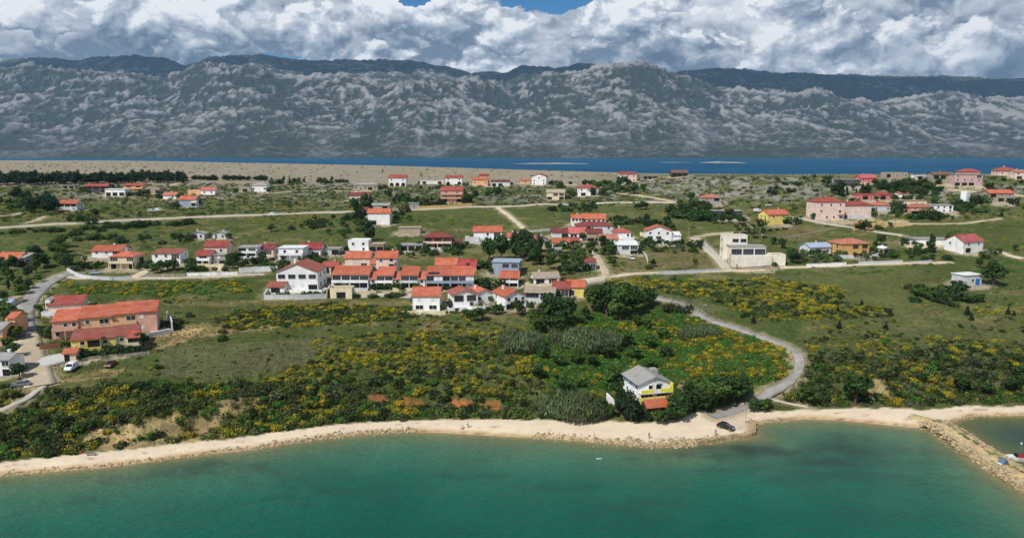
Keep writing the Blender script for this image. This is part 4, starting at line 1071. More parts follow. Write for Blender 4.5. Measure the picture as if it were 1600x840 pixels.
# ---- eastern part
house('yellow house with orange roof', 'on the grassy rise', 1216, 350, [B(38, 15, 'gx', 9, ('ww', '.=D'), 'yellow', 'orange', k=.5)], rot=18)
house('pinkish school like block', 'with red hip roof on a white basement', 1297, 344, [B(46, 28, 'hip', 12, ('www', 'w.b', '.www'), 'pinkish', 'red', k=.4, side=2)], rot=6)
house('long pale hall with red hip roof', 'attached beside the three-storey pinkish block', 1341, 338, [B(42, 17, 'hip', 9, ('sssss',), 'pinkish', 'red', k=.5, side=0)], rot=6)
house('orange hip roofed bungalow', 'behind the long pale hall', 1378, 330, [B(27, 9, 'hip', 8, ('w.w',), 'palegrey', 'orange', k=.5)])
house('low rose pink house', 'behind trees above the orange hip roofed bungalow', 1352, 312, [B(28, 8, 'flat', 7, ('wow',), 'rose', 'pinkred')])
house('second low rose house with red roof edge', 'beside the tree screen', 1385, 312, [B(22, 8, 'mono', 6, ('ow',), 'rose', 'red', k=.2)])
house('pale flat roofed bungalow', 'behind the clay hip roofed pink house', 1428, 324, [B(40, 10, 'flat', 8, ('w.w',), 'cream', 'tan')])
house('pink house with clay hip roof', 'and a balcony among shrubs', 1438, 334, [B(35, 10, 'hip', 8, ('=ww', 'oo'), 'pink', 'clay', k=.5)])
house('long white flat roofed house', 'beside the pink house with clay hip roof', 1470, 332, [B(38, 11, 'flat', 8, ('.wwd', '..ww'), 'white', 'grey')])
house('grey stone house with orange roof', 'by the parked truck in the far east', 1564, 315, [B(38, 13, 'gx', 9, ('oww', '.oo'), 'stone', 'orange', k=.4)])
house('big mauve three-storey house', 'with small red hip roof on the sea edge', 1512, 290, [B(44, 17, 'flat', 10, ('w.=D', 'wwww', 'ooo.'), 'mauve', 'tan'), B(27, 21, 'hip', 8, (), 'mauve', 'red', dx=6, dy=1, k=.5, side=0)])
house('red hip roofed house', 'against the sea at the far eastern edge', 1575, 274, [B(28, 7, 'hip', 9, ('w.w',), 'pinkish', 'red', k=.55)])
house('pinkish flat building', 'cut by the frame beside the red hip roofed house', 1599, 280, [B(26, 11, 'gx', 8, ('w.w', 'o.'), 'pinkish', 'clay', k=.3)])
house('grey twin gable house', 'beside the big mauve house', 1473, 287, [B(32, 14, 'gx', 8, ('oow', 'o.'), 'stone', 'brown', k=.35)])
house('low red house with pink-red roof', 'near the sea above the dark modern house', 1357, 284, [B(25, 6, 'gx', 8, ('w.w',), 'rose', 'pinkred', k=.5)])
house('dark grey modern house with glass balcony', 'half sunk in the scrub of the knoll', 1327, 291, [B(34, 10, 'flat', 8, ('LLL', 'oo'), 'dark', 'grey', fr='g')])
house('rough grey stone house', 'with a ruined upper floor near the sea', 1401, 284, [B(33, 13, 'par', 8, ('o.w.w', '..'), 'stone', 'grey')])
house('white wall building with low flat roof', 'between rough stone house and grey twin gable house', 1444, 280, [B(26, 5, 'flat', 6, ('oo',), 'palegrey', 'white', side=0)])
house('low white shed with orange stripe roof', 'behind the pale flat bungalow', 1418, 308, [B(26, 5, 'mono', 6, ('..',), 'white', 'clay', k=.15, side=0)], name='shed', cat='shed')
house('square white transformer tower', 'standing alone on the eastern meadow', 1512, 318, [B(11, 17, 'par', 3.5, ('s',), 'white', 'white', side=0)], rot=30, name='tower', cat='tower')
house('pale house with blue-grey roof', 'behind olive trees on the road', 1282, 397, [B(38, 11, 'gx', 8, ('wdw',), 'palegrey', 'blue', k=.38)], rot=14)
house('ochre villa with clay hip roof', 'and dark windows over the olive garden', 1336, 399, [B(48, 18, 'hip', 11, ('.WW', 'w..'), 'ochre', 'clay', k=.4, fr='b')], rot=10)
house('tiny white garden hut', 'with pointed roof beside the ochre villa', 1385, 396, [B(11, 8, 'gy', 4, ('o',), 'white', 'white', k=.35, side=0)], rot=20, name='hut', cat='hut')
house('cream modern villa with stacked terraces', 'beside the concrete ramp', 1177, 418, [B(58, 16, 'par', 8, ('.gg',), 'ivory', 'white', dx=0, side=1), B(56, 29, 'flat', 7, ('LLL', '.'), 'ivory', 'grey', dx=-1, dy=7, fr='g'),
      B(38, 43, 'par', 6, ('.WW', '..', '..'), 'ivory', 'grey', dx=-15, dy=13.5, fr='g'), B(22, 18, 'par', 6, ('..',), 'ivory', 'tan', dx=40, dy=1, side=0)])
house('long grey flat roofed bungalow', 'with white ends on the eastern slope', 1452, 384, [B(58, 10, 'flat', 8, ('..o..',), 'white', 'grey', side=0)], rot=-6)
house('white house with coral roof and porch posts', 'on the eastern slope above the concrete hut', 1520, 394, [B(44, 17, 'gx', 10, ('ww', 'o.'), 'white', 'pinkred', k=.55)], rot=22)
hut_, hs_ = house('concrete hut with bright blue door', 'under the lone round tree', 1519, 447, [B(34, 17, 'flat', 6, ('.w.',), 'palegrey', 'white')], rot=14, name='hut', cat='hut')
m = MB(); m.box(34 * hs_ * .16, 34 * hs_ * .40, -.06, .02, .4, 3.0); m.build('door', simple('blue_paint', lin((40, 110, 190)), .5, .3), hut_)
# ---- western complex by the street
house('long pink row house', 'with wavy orange roof behind the yellow row', 166, 525, [B(35, 27, 'mono', 8, ('=.ww', 'w.d'), 'pink', 'orange', dx=-55.4, dy=1.2, k=.24, side=0), B(46, 29, 'mono', 8.5, ('wW', '..'), 'peach', 'orange', dx=-14.1, dy=1.6, k=.24, side=0),
      B(34, 31, 'mono', 8.5, ('=.W', '.W'), 'peach', 'orange', dx=26.4, dy=2.2, k=.24, side=0), B(28, 33, 'mono', 8, ('s.', 's.'), 'pink', 'orange', dx=58.1, dy=1.4, k=.24, side=1)], rot=19)
house('flat pink house with red sunk roof', 'and white parapet behind the long pink row house', 102, 487, [B(48, 11, 'mono', 7, ('.',), 'pinkish', 'red', k=.26), B(7, 16, 'par', 8, ('w', 'w'), 'white', 'white', dx=-24.6, dy=1)], rot=15)
house('yellow row house with red roof', 'and a shaded porch behind its hedge', 162, 550, [B(62, 22, 'mono', 6.8, ('ww', '..'), 'yellow', 'dull', dx=-12.3, k=.24, o=.3, side=0), B(30, 23, 'mono', 6.8, ('w.', '..'), 'cream', 'dull', dx=33.9, dy=.4, k=.24, o=.3, side=1),
      B(19, 25, 'mono', 2.2, ('o', '.'), 'yellow', 'red', dx=-10.6, dy=-2.3, k=.3, side=0), B(17, 22, 'mono', 3, ('=o', 'o'), 'cream', 'red', dx=44.0, dy=-2.0, k=.4, side=0)], rot=21)
house('small cream kiosk with orange roof', 'at the corner of the white slab yard', 110, 566, [B(17, 15, 'gx', 3.6, ('o.',), 'cream', 'orange', k=.4, side=0)], rot=10, name='kiosk', cat='kiosk')
house('white corner house with grey roof', 'cut by the frame beside the street trees', 4, 587, [B(26, 26, 'gx', 6, ('.W', '.o'), 'white', 'grey', k=.3)])
house('small cream cabin', 'beside the bend of the asphalt street', 22, 475, [B(13, 9, 'flat', 3, ('.',), 'cream', 'cream' if 'cream' in ROOFS else 'tan', side=0)], name='cabin', cat='cabin')
house('low house with pale metal roof', 'next to the small cream cabin', 3, 480, [B(24, 6, 'gx', 5, ('o.',), 'palegrey', 'blue', k=.35)])
house('peach house with grey roof end', 'half hidden by the street trees', -4, 536, [B(18, 22, 'gx', 7, ('.w', '..'), 'peach', 'grey', k=.35), B(12, 30, 'gx', 6, (), 'peach', 'orange', dx=-4, dy=8, k=.4)])

# ---- dusty verges along the roads
Cv = C.reshape(-1, 3); gxf, gyf = GXX.ravel(), GYY.ravel()
jv = (fbm(GXX / 3, GYY / 3, 3, 265) * 1.6).ravel(); vc = np.array(lin((158, 146, 112)))
for Q_, w_ in ROAD_LINES:
    nb = np.nonzero((gxf > Q_[:, 0].min() - 6) & (gxf < Q_[:, 0].max() + 6) & (gyf > Q_[:, 1].min() - 6) & (gyf < Q_[:, 1].max() + 6))[0]
    if len(nb) == 0: continue
    d_ = seg_dist(gxf[nb], gyf[nb], [tuple(t) for t in Q_]) + jv[nb]
    w = ((1 - sstep(d_, w_ / 2 + .4, w_ / 2 + 2.6)) * .75)[:, None]; Cv[nb] = Cv[nb] * (1 - w) + vc * w
# ---- trodden yards round the houses: bare sandy ground and paving
Cy = C.reshape(-1, 3); gxf, gyf = GXX.ravel(), GYY.ravel()
jit = (fbm(GXX / 5, GYY / 5, 3, 261) * 3.2).ravel(); yc = np.array(lin((184, 170, 144)))
for (fx, fy, fr_) in FOOT:
    near = np.nonzero((np.abs(gxf - fx) < fr_ + 9) & (np.abs(gyf - fy) < fr_ + 9))[0]
    d_ = np.hypot((gxf[near] - fx) * .9, gyf[near] - fy + 2) + jit[near]
    w = ((1 - sstep(d_, fr_ * .85, fr_ * 1.05 + 2)) * .78)[:, None]
    Cy[near] = Cy[near] * (1 - w) + yc * w
CA = np.concatenate([Cy, (1 - .72 * beach).reshape(-1, 1)], -1).astype(np.float32)
terrain.data.color_attributes['col'].data.foreach_set('color', CA.ravel())

# ============================================================ BEACH HOUSE, WALLS, YARDS
root, s_ = house('three-storey beach house', 'with grey roof, yellow balconies and orange awning roof', 1022, 633,
    [B(54, 35, 'gy', 10, ('.wb.', '=DD', '..'), 'white', 'grey', k=.40, o=.5, chim=False, bal='yellow', side=1)], rot=15, name='beach_house')
W = 54 * s_; H = 35 * s_ * 1.02; fh = H / 3
m = MB()      # wide yellow balcony on the gable floor, white railing panels between
zf = H - fh
m.box(-W / 2, W / 2, -1.7, -.01, zf - .18, zf)
YEL = plaster('wall_lemon', lin((232, 222, 70)), .08)
for a in range(5):
    xa = -W / 2 + a * W / 5
    mm = MB(); mm.box(xa + .02, xa + W / 5 - .02, -1.7, -1.58, zf + .003, zf + .95); mm.build('balcony_panel', YEL if a != 2 else plaster('wall_white', WALLS['white']), root)
m.build('balcony_slab', plaster('wall_white', WALLS['white']), root)
mm = MB(); mm.box(W / 2 - .3, W / 2 + .03, -1.55, -.4, 0, zf - .2); mm.box(W / 2 - .3, W / 2 + .03, -1.55, -.4, zf + .96, H + .2); mm.build('corner_pillar', YEL, root)
mm = MB(); mm.box(-W / 2 - .04, -W / 2 - .003, .3, 9.7, H - 1.5, H - .1); mm.build('wall_band', plaster('slate_blue', lin((92, 112, 138)), .12), root)
z1 = H - 2 * fh
mm = MB(); mm.extrude([(-3.9, z1 - 1.3), (-1.55, z1 + .25), (-1.55, z1 + .43), (-3.9, z1 - 1.12)], 'x', -W / 2 + .6, W / 2 - .1); mm.build('awning_roof', tiles('tiles_orange', ROOFS['orange']), root)
for xx in (-W / 2 + .9, 0, W / 2 - .5):
    mm = MB(); mm.box(xx - .1, xx + .1, -3.7, -3.5, -.5, z1 - 1.19); mm.build('post', FRAME_B, root)
for xx in (.1, 1.0):
    mm = MB(); n = 10
    c0 = Vector((xx, -.55, H + .9)); 
    ring = [c0 + Vector((.42 * math.cos(2 * math.pi * i / n), -.1 * (1), .42 * math.sin(2 * math.pi * i / n))) for i in range(n)]
    for i in range(n): mm.poly([ring[i], ring[(i + 1) % n], c0 + Vector((0, .12, 0))])
    mm.tube(c0 + Vector((0, .1, 0)), c0 + Vector((0, .58, -.2)), .04, .04, 6); mm.build('satellite_dish', RAILM, root)
mm = MB(); mm.box(W * .2, W * .2 + 1.6, 5.2, 7.4, H + .6, H + 2.1); mm.build('roof_hatch', plaster('roofing_grey', ROOFS['grey'], .2), root)

def wall(pts, h, th, mat_, label, name='garden_wall', cat='wall', cap=True, group=None):
    W = [gpt(*p) for p in pts]
    Q, Nn = ribbon_frames([(p.x, p.y) for p in W], 2.0)
    Z = hz(Q[:, 0], Q[:, 1]); Z = np.convolve(np.pad(Z, 2, mode='edge'), np.ones(5) / 5, 'valid')
    m = MB(); n = len(Q)
    def strip(o0, o1, za, zb):
        ring = lambda i: [(Q[i, 0] + Nn[i, 0] * o0, Q[i, 1] + Nn[i, 1] * o0, Z[i] + za), (Q[i, 0] + Nn[i, 0] * o1, Q[i, 1] + Nn[i, 1] * o1, Z[i] + za),
                          (Q[i, 0] + Nn[i, 0] * o1, Q[i, 1] + Nn[i, 1] * o1, Z[i] + zb), (Q[i, 0] + Nn[i, 0] * o0, Q[i, 1] + Nn[i, 1] * o0, Z[i] + zb)]
        k0 = len(m.v)
        for i in range(n): m.v += ring(i)
        for i in range(n - 1):
            for a in range(4):
                b = (a + 1) % 4; m.f.append([k0 + 4 * i + a, k0 + 4 * i + b, k0 + 4 * i + 4 + b, k0 + 4 * i + 4 + a]); m.m.append(0)
        m.f.append([k0, k0 + 3, k0 + 2, k0 + 1]); m.m.append(0); q = k0 + 4 * (n - 1); m.f.append([q, q + 1, q + 2, q + 3]); m.m.append(0)
    strip(-th / 2, th / 2, -1.2, h)
    if cap: strip(-th / 2 - .06, th / 2 + .06, h + .003, h + .09)
    for p in Q: FOOT.append((p[0], p[1], .8))
    return tag(m.build(name, mat_), label, cat, group)
WWH = plaster('wall_white', WALLS['white']); WGR = plaster('wall_palegrey', WALLS['palegrey']); WST = plaster('dry_stone', lin((170, 160, 142)), .35); WCR = plaster('wall_cream', WALLS['cream'])
wall([(104, 422), (118, 431), (140, 436), (175, 438), (206, 436)], 1.3, .25, WGR, 'pale curved garden wall around the cream two-storey house')
wall([(228, 432), (250, 431), (290, 431)], .8, .25, WST, 'low stone garden wall under the round garden trees')
wall([(292, 431), (330, 430), (372, 429)], 1.2, .25, WWH, 'white garden wall below the stepped red roofed house')
wall([(374, 427), (400, 425), (434, 424)], 2.2, .3, WWH, 'white balustrade wall with planters beside the big gabled house')
wall([(413, 468), (440, 468), (475, 468), (511, 466)], 1.7, .35, WGR, 'long grey retaining wall in front of the big white gabled house', 'retaining_wall')
wall([(413, 467), (417, 459), (424, 453)], 1.6, .3, WGR, 'short grey wall closing the terrace of the big gabled house')
wall([(511, 466), (516, 455)], 2.6, .3, WCR, 'cream side wall between big gabled house and dark garage', 'retaining_wall')
wall([(553, 465), (570, 465), (588, 464)], 2.3, .3, WCR, 'cream retaining wall under the lawn beside the dark garage', 'retaining_wall')
wall([(689, 468), (701, 466)], 2.6, .3, plaster('wall_yellow2', lin((214, 192, 130)), .12), 'ochre yellow wall piece beside the two window house')
wall([(1028, 428), (1060, 427), (1092, 426), (1124, 424)], 1.2, .3, WGR, 'grey block wall along the orchard below the arched villa')
wall([(1150, 422), (1180, 421), (1204, 419)], 1.3, .3, plaster('brown_stone', lin((170, 146, 128)), .3), 'brownish stone wall in front of the cream modern villa')
wall([(1260, 417), (1290, 416), (1322, 414)], 1.3, .3, WWH, 'white wall in front of the olive garden of the blue-grey roofed house')
wall([(1342, 413), (1375, 412), (1410, 410)], 1.2, .3, WGR, 'pale wall below the olive garden of the ochre villa')
wall([(1420, 412), (1440, 411), (1456, 409)], .9, .2, WGR, 'low pale wall at the end of the gravel road')
wall([(1128, 393), (1140, 406), (1152, 419)], 1.4, .3, plaster('brown_stone', lin((170, 146, 128)), .3), 'brown stone wall climbing beside the concrete ramp')
wall([(654, 327.5), (680, 326), (708, 324.5), (737, 322.5)], 2.0, .3, plaster('wall_sand', lin((214, 184, 120)), .15), 'long yellow sand coloured garden wall at the road')
wall([(1166, 350), (1182, 361), (1197, 372)], .8, .6, WST, 'straight dry stone wall running down the orchard field', cap=False)
wall([(1225, 372), (1260, 366), (1290, 360), (1308, 357)], .5, .6, WST, 'thin dry stone wall crossing the dry field behind the yellow house', cap=False)
wall([(948, 622), (953, 632), (962, 641)], 1.8, .3, WWH, 'white wall beside the trees of the beach house')
wall([(62, 546), (78, 546), (95, 543)], 1.6, .2, simple('brown_boards', lin((120, 88, 70)), .8, .2), 'brown board fence beside the white slab yard', 'fence', 'fence', False)
wall([(104, 570), (125, 562), (160, 559), (200, 556), (234, 553)], .7, .35, WST, 'low pale stone wall along the hedge of the yellow row house')
wall([(1012, 411), (1010, 401), (1003, 393)], .9, .25, WGR, 'thin pale wall beside the parked white car')
wall([(230, 527), (250, 524), (268, 519)], 1.2, .3, WGR, 'grey terrace wall at the end of the pink row house')
wall([(270, 518), (267, 508), (262, 500)], 3.0, .3, WGR, 'tall grey barbecue wall at the end terrace of the pink row house')
wall([(800, 366), (830, 363), (860, 360), (885, 357)], 1.0, .3, WWH, 'white wall at the meadow edge behind the central cluster')
wall([(1000, 368), (1012, 372)], 2.0, .3, WCR, 'cream courtyard wall between red bungalow and arched villa')
# garage under the veranda house, patios
house('dark garage in a cream terrace', 'below the house with the glazed veranda', 533, 466, [B(34, 14, 'par', 5, ('o',), 'cream', 'tan', side=0, chim=False)], name='garage', cat='garage')
road('yard', [(60, 567), (80, 563), (102, 558)], 8.0, SLAB, 'white paved yard beside the dusty street', 'yard', .18)
road('yard', [(590, 462), (600, 460), (612, 458)], 4.0, GRAVEL, 'sandy yard below the leafy awning houses', 'yard', .16)
road('yard', [(632, 466), (640, 461), (655, 458)], 4.0, PALE, 'pale yard behind the house with two big windows', 'yard', .16)
road('yard', [(1003, 378), (1010, 384), (1020, 387)], 5.0, GRAVEL, 'sandy courtyard before the arched villa', 'yard', .16)
road('yard', [(238, 521), (250, 518), (264, 514)], 5.0, PALE, 'pale terrace floor at the end of the pink row house', 'yard', .2)
# concrete and stone quay edge under the parking place
qp = [at_level(x, y) for x, y in ((1090, 693.5), (1130, 687.5), (1160, 684.5), (1177, 680.5), (1178.5, 670), (1178, 661.5))]
Q, Nn = ribbon_frames([(float(a), float(b)) for a, b in qp], .7)
m = MB()
for i in range(len(Q) - 1):
    j = 0.10 * math.sin(i * 12.9) + .06 * math.sin(i * 4.7)
    a = Q[i] - Nn[i] * (.45 + j); b = Q[i + 1] - Nn[i + 1] * (.45 + j) ; c = Q[i + 1] + Nn[i + 1] * 1.0; d_ = Q[i] + Nn[i] * 1.0
    t_ = .95 + .12 * math.sin(i * 7.3)
    m.hexa([(a[0], a[1], -1), (b[0], b[1], -1), (c[0], c[1], -1), (d_[0], d_[1], -1), (a[0], a[1], t_), (b[0], b[1], t_), (c[0], c[1], t_), (d_[0], d_[1], t_)])
tag(m.build('quay_wall', plaster('quay_stone', lin((186, 166, 126)), .4, scale=1.5)), 'rough stone quay edge below the parked black car', 'quay')

# ---- lamps and poles
def pole(px, py, hpx, label, lamp=False, arm=1):
    p = gpt(px, py); h = hpx * float(depth(p.x, p.y, p.z)) / FPX
    r = empty('street_lamp' if lamp else 'utility_pole', p); tag(r, label, 'street lamp' if lamp else 'pole')
    m = MB(); m.tube((0, 0, -.5), (0, 0, h), .11 if lamp else .15, .06 if lamp else .10, 8); m.build('pole', RAILM if lamp else simple('weathered_pole', lin((150, 142, 128)), .8, .2), r)
    if lamp:
        m = MB(); m.tube((0, 0, h), (arm * 1.1, -.1, h + .25), .05, .04, 6); m.build('lamp_arm', RAILM, r)
        m = MB(); m.box(arm * 1.1 - .3, arm * 1.1 + .3, -.25, .05, h + .17, h + .32); m.build('lamp_head', simple('lamp_head', (.7, .7, .68), .4, .4), r)
    else:
        m = MB(); m.box(-.9, .9, -.06, .06, h - .55, h - .43); m.build('crossarm', FRAME_B, r)
        for xx in (-.75, 0, .75):
            m = MB(); m.tube((xx, 0, h - .43), (xx, 0, h - .2), .06, .05, 6); m.build('insulator', simple('insulator', (.5, .48, .44), .4, .5), r)
pole(1165, 660, 30, 'grey street lamp at the beach parking near the black car', True, -1)
pole(1097, 489, 12, 'short grey street lamp beside the winding asphalt road', True)
pole(173, 438, 14, 'street lamp in front of the curved garden wall', True)
pole(329, 432, 15, 'street lamp before the white garden wall', True)
pole(96, 349, 12, 'street lamp on the main road near the side track', True)
pole(212, 343, 10, 'street lamp on the main road among low bushes', True)
pole(427, 334, 10, 'street lamp beside the white car on the main road', True)
pole(528, 330, 9, 'street lamp on the main road near its far bend', True)
pole(1033, 427, 9, 'small street lamp at the end of the grey block wall', True)
pole(795, 321, 9, 'street lamp by the road junction above the gravel track', True)
pole(1009, 306, 15, 'utility pole at the foot of the rocky knoll')
pole(1056, 314, 19, 'tall utility pole where the road meets the dusty track')
pole(1076, 371, 24, 'utility pole beside the arched villa')
pole(248, 304, 15, 'utility pole beside the grey roofless ruin')
pole(390, 303, 12, 'utility pole in front of the low stone ruin')
pole(1273, 343, 24, 'utility pole beside the three-storey pinkish block')
pole(1383, 340, 22, 'utility pole before the orange hip roofed bungalow')
pole(1595, 306, 20, 'utility pole near the frame edge in the far east')
pole(598, 316, 17, 'utility pole behind the grey roofed barn')
pole(675, 302, 13, 'utility pole before the pink three-storey house')
pole(724, 288, 9, 'utility pole beside the white gable house on the rim')
pole(961, 291, 10, 'utility pole in front of the pinkish sea edge house')
pole(1553, 275, 12, 'utility pole against the sea beside the red hip roof')
pole(505, 300, 12, 'utility pole standing alone on the plateau edge')

# ---- vehicles
TYRE = simple('tyre_rubber', (.02, .02, .02), .9, .2); RIM = simple('wheel_rim', (.45, .45, .46), .35, .5, .7); LAMP = simple('lamp_glass', (.7, .7, .68), .15, .5); TAIL = simple('tail_glass', (.35, .02, .02), .2, .5)
CARGL = simple('car_glass', (.015, .018, .02), .06, .6)
def paint(name, col):
    if name in _mats: return _mats[name]
    k = NT(name); k.b.inputs['Coat Weight'].default_value = .7; k.b.inputs['Coat Roughness'].default_value = .05
    co = k.n('ShaderNodeTexCoord').outputs['Object']
    hv = k.n('ShaderNodeHueSaturation'); hv.inputs['Color'].default_value = c4(col); k.s(hv.inputs['Value'], k.rng(k.noise(co, 2.0, 3), .3, .7, .85, 1.08))
    _mats[name] = k.out(hv.outputs[0], .35, .5); return _mats[name]
def vehicle(px, py, rot, kind, colname, col, label, cat='car', name='parked_car'):
    p = gpt(px, py)
    r = empty(name, (p.x, p.y, p.z + .03), R(rot)); tag(r, label, cat)
    P = paint('paint_' + colname, col)
    if kind == 'car': L, Wd, prof, cab = 4.3, 1.74, [(-2.1, .3), (2.1, .3), (2.14, .62), (1.95, .82), (.85, .98), (-1.7, 1.0), (-2.12, .92), (-2.15, .5)], [(-1.85, .97), (.95, .97), (.22, 1.46), (-1.35, 1.47)]
    else: L, Wd, prof, cab = 4.9, 1.9, [(-2.4, .32), (2.4, .32), (2.45, .75), (2.3, 1.05), (1.55, 1.25), (.95, 1.95), (-2.3, 2.0), (-2.45, 1.2)], None
    hw = Wd / 2
    m = MB(); m.extrude(prof, 'y', -hw, hw)
    me = m.mesh('body', [P])
    bm = bmesh.new(); bm.from_mesh(me); bmesh.ops.bevel(bm, geom=bm.edges[:], offset=.07, segments=2, affect='EDGES', clamp_overlap=True); bm.to_mesh(me); bm.free()
    link('body', me, r)
    if cab:
        m = MB(); b = len(m.v)
        for (yy, t) in ((-hw + .08, 0), (hw - .08, 0)):
            for (xx, zz) in cab: m.v.append((xx, yy * (.84 if zz > 1.2 else 1), zz))
        for i in range(4):
            j = (i + 1) % 4; m.f.append([b + i, b + j, b + 4 + j, b + 4 + i]); m.m.append(0)
        m.f += [[b, b + 1, b + 2, b + 3], [b + 7, b + 6, b + 5, b + 4]]; m.m += [0, 0]
        m.build('cabin_glass', CARGL, r)
        m = MB(); m.hexa([(-1.40, -hw * .80, 1.44), (.26, -hw * .80, 1.43), (.26, hw * .80, 1.43), (-1.40, hw * .80, 1.44), (-1.25, -hw * .70, 1.52), (.12, -hw * .70, 1.51), (.12, hw * .70, 1.51), (-1.25, hw * .70, 1.52)])
        m.build('roof_panel', P, r)
    else:
        m = MB(); m.hexa([(1.62, -hw + .15, 1.30), (1.66, -hw + .15, 1.30), (1.66, hw - .15, 1.30), (1.62, hw - .15, 1.30), (1.04, -hw + .2, 1.90), (1.09, -hw + .2, 1.90), (1.09, hw - .2, 1.90), (1.04, hw - .2, 1.90)]); m.build('windscreen', CARGL, r)
        for s in (-1, 1):
            m = MB(); m.box(.25, 1.05, s * hw - .012, s * hw + .012, 1.2, 1.75); m.build('side_window', CARGL, r)
    for sx in (-1.3, 1.35):
        for s in (-1, 1):
            m = MB(); m.tube((sx, s * (hw - .18), .33), (sx, s * (hw + .02), .33), .33, .33, 14); w_ = m.build('wheel', TYRE, r)
            m = MB(); m.tube((sx, s * (hw + .021), .33), (sx, s * (hw + .03), .33), .2, .2, 10); m.build('rim', RIM, w_)
    fx = prof[2][0] - .02
    for s in (-1, 1):
        m = MB(); m.box(fx - .05, fx + .04, s * hw * .72 - .2, s * hw * .72 + .2, .62, .78); m.build('headlight', LAMP, r)
        m = MB(); m.box(-L / 2 - .06, -L / 2 + .05, s * hw * .75 - .16, s * hw * .75 + .16, .75, .92); m.build('tail_light', TAIL, r)
    FOOT.append((p.x, p.y, 3.0))
    return r
vehicle(1134, 669, -38, 'car', 'black', (.008, .008, .01), 'black car parked alone on the pale beach parking')
vehicle(112, 577, -83, 'van', 'white', (.76, .76, .75), 'white van parked on the grass below the cream kiosk', 'van', 'parked_van')
vehicle(173, 572, -86, 'car', 'darkred', (.14, .010, .014), 'dark red car parked on the grass below the yellow row house')
vehicle(149, 428, 10, 'car', 'silverblue', (.42, .50, .58), 'pale blue car parked behind the curved garden wall')
vehicle(33, 603, -160, 'car', 'greyblue', (.20, .23, .27), 'grey car beside a low wall under the street tree')
vehicle(28, 528, 80, 'car', 'darkgrey', (.04, .04, .05), 'dark car in the shade of the street trees')
vehicle(428, 337, 4, 'van', 'white', (.76, .76, .75), 'white van driving on the pale main road', 'van', 'van')
vehicle(238, 331, 20, 'van', 'dullwhite', (.55, .55, .53), 'greyish van on the meadow beside a white van', 'van', 'parked_van')
vehicle(249, 330, 10, 'van', 'white', (.76, .76, .75), 'white van parked on the meadow beside a greyish van', 'van', 'parked_van')
vehicle(1184, 331, 5, 'van', 'white', (.76, .76, .75), 'white van near the long dark modern house', 'van', 'parked_van')
vehicle(1201, 322, 15, 'car', 'white', (.76, .76, .75), 'white car by the pasture beyond the van at the modern house')
vehicle(1247, 345, -10, 'car', 'grey', (.22, .23, .24), 'grey car parked beside the yellow house')
vehicle(987, 405, -85, 'car', 'white', (.76, .76, .75), 'white car parked under the garage house trees')
vehicle(534, 397, 60, 'car', 'darkblue', (.02, .035, .07), 'dark blue car beside the low white annex')
vehicle(521, 394, 5, 'van', 'white', (.76, .76, .75), 'white van on the roof terrace side of the low white annex', 'van', 'parked_van')
vehicle(1550, 313, 3, 'van', 'greytruck', (.25, .26, .27), 'grey truck like van by the far eastern stone house', 'van', 'parked_van')
vehicle(1429, 279, 5, 'van', 'white', (.76, .76, .75), 'white van near the sea beside the white wall building', 'van', 'parked_van')
vehicle(1058, 387, 80, 'car', 'blue', (.04, .09, .22), 'blue car among the garden trees below the arched villa')
vehicle(652, 324, 10, 'car', 'white', (.76, .76, .75), 'white car beside the little grey stone hut')

# ---- boat moored inside the breakwater
p = gpt(1595, 718); p.z = 0
r = empty('motor_boat', p, R(172)); tag(r, 'white motor boat with dark red cover moored behind the breakwater', 'boat')
m = MB(); st = [(-3.6, 1.15, .75), (-1.5, 1.25, .75), (1.0, 1.15, .82), (2.6, .75, .95), (3.7, .04, 1.1)]
for (a, b) in zip(st[:-1], st[1:]):
    m.hexa([(a[0], -a[1] * .7, -.3), (b[0], -b[1] * .6, -.25), (b[0], b[1] * .6, -.25), (a[0], a[1] * .7, -.3), (a[0], -a[1], a[2]), (b[0], -b[1], b[2]), (b[0], b[1], b[2]), (a[0], a[1], a[2])])
m.build('hull', paint('paint_white', (.76, .76, .75)), r)
m = MB(); m.hexa([(-3.2, -.95, .76), (1.2, -.9, .83), (1.2, .9, .83), (-3.2, .95, .76), (-2.8, -.5, 1.25), (.9, -.4, 1.35), (.9, .4, 1.35), (-2.8, .5, 1.25)]); m.build('cover', simple('red_canvas', (.22, .02, .03), .8, .2), r)
m = MB(); m.box(-4.05, -3.62, -.22, .22, .1, 1.25); m.build('outboard_motor', simple('motor', (.05, .05, .06), .4, .5), r)
m = MB(); m.hexa([(1.25, -.8, .84), (1.32, -.8, .84), (1.32, .8, .84), (1.25, .8, .84), (.95, -.65, 1.55), (1.0, -.65, 1.55), (1.0, .65, 1.55), (.95, .65, 1.55)]); m.build('windscreen', CARGL, r)
p = gpt(1596, 693); p.z = 0; m = MB(); m.tube((0, 0, -.3), (0, 0, .2), .22, .18, 10); m.tube((0, 0, .2), (0, 0, .4), .18, .05, 10)
o = m.build('mooring_buoy', simple('buoy', (.75, .74, .70), .5, .4), None, p); tag(o, 'small white mooring buoy in the dark harbour water', 'buoy')

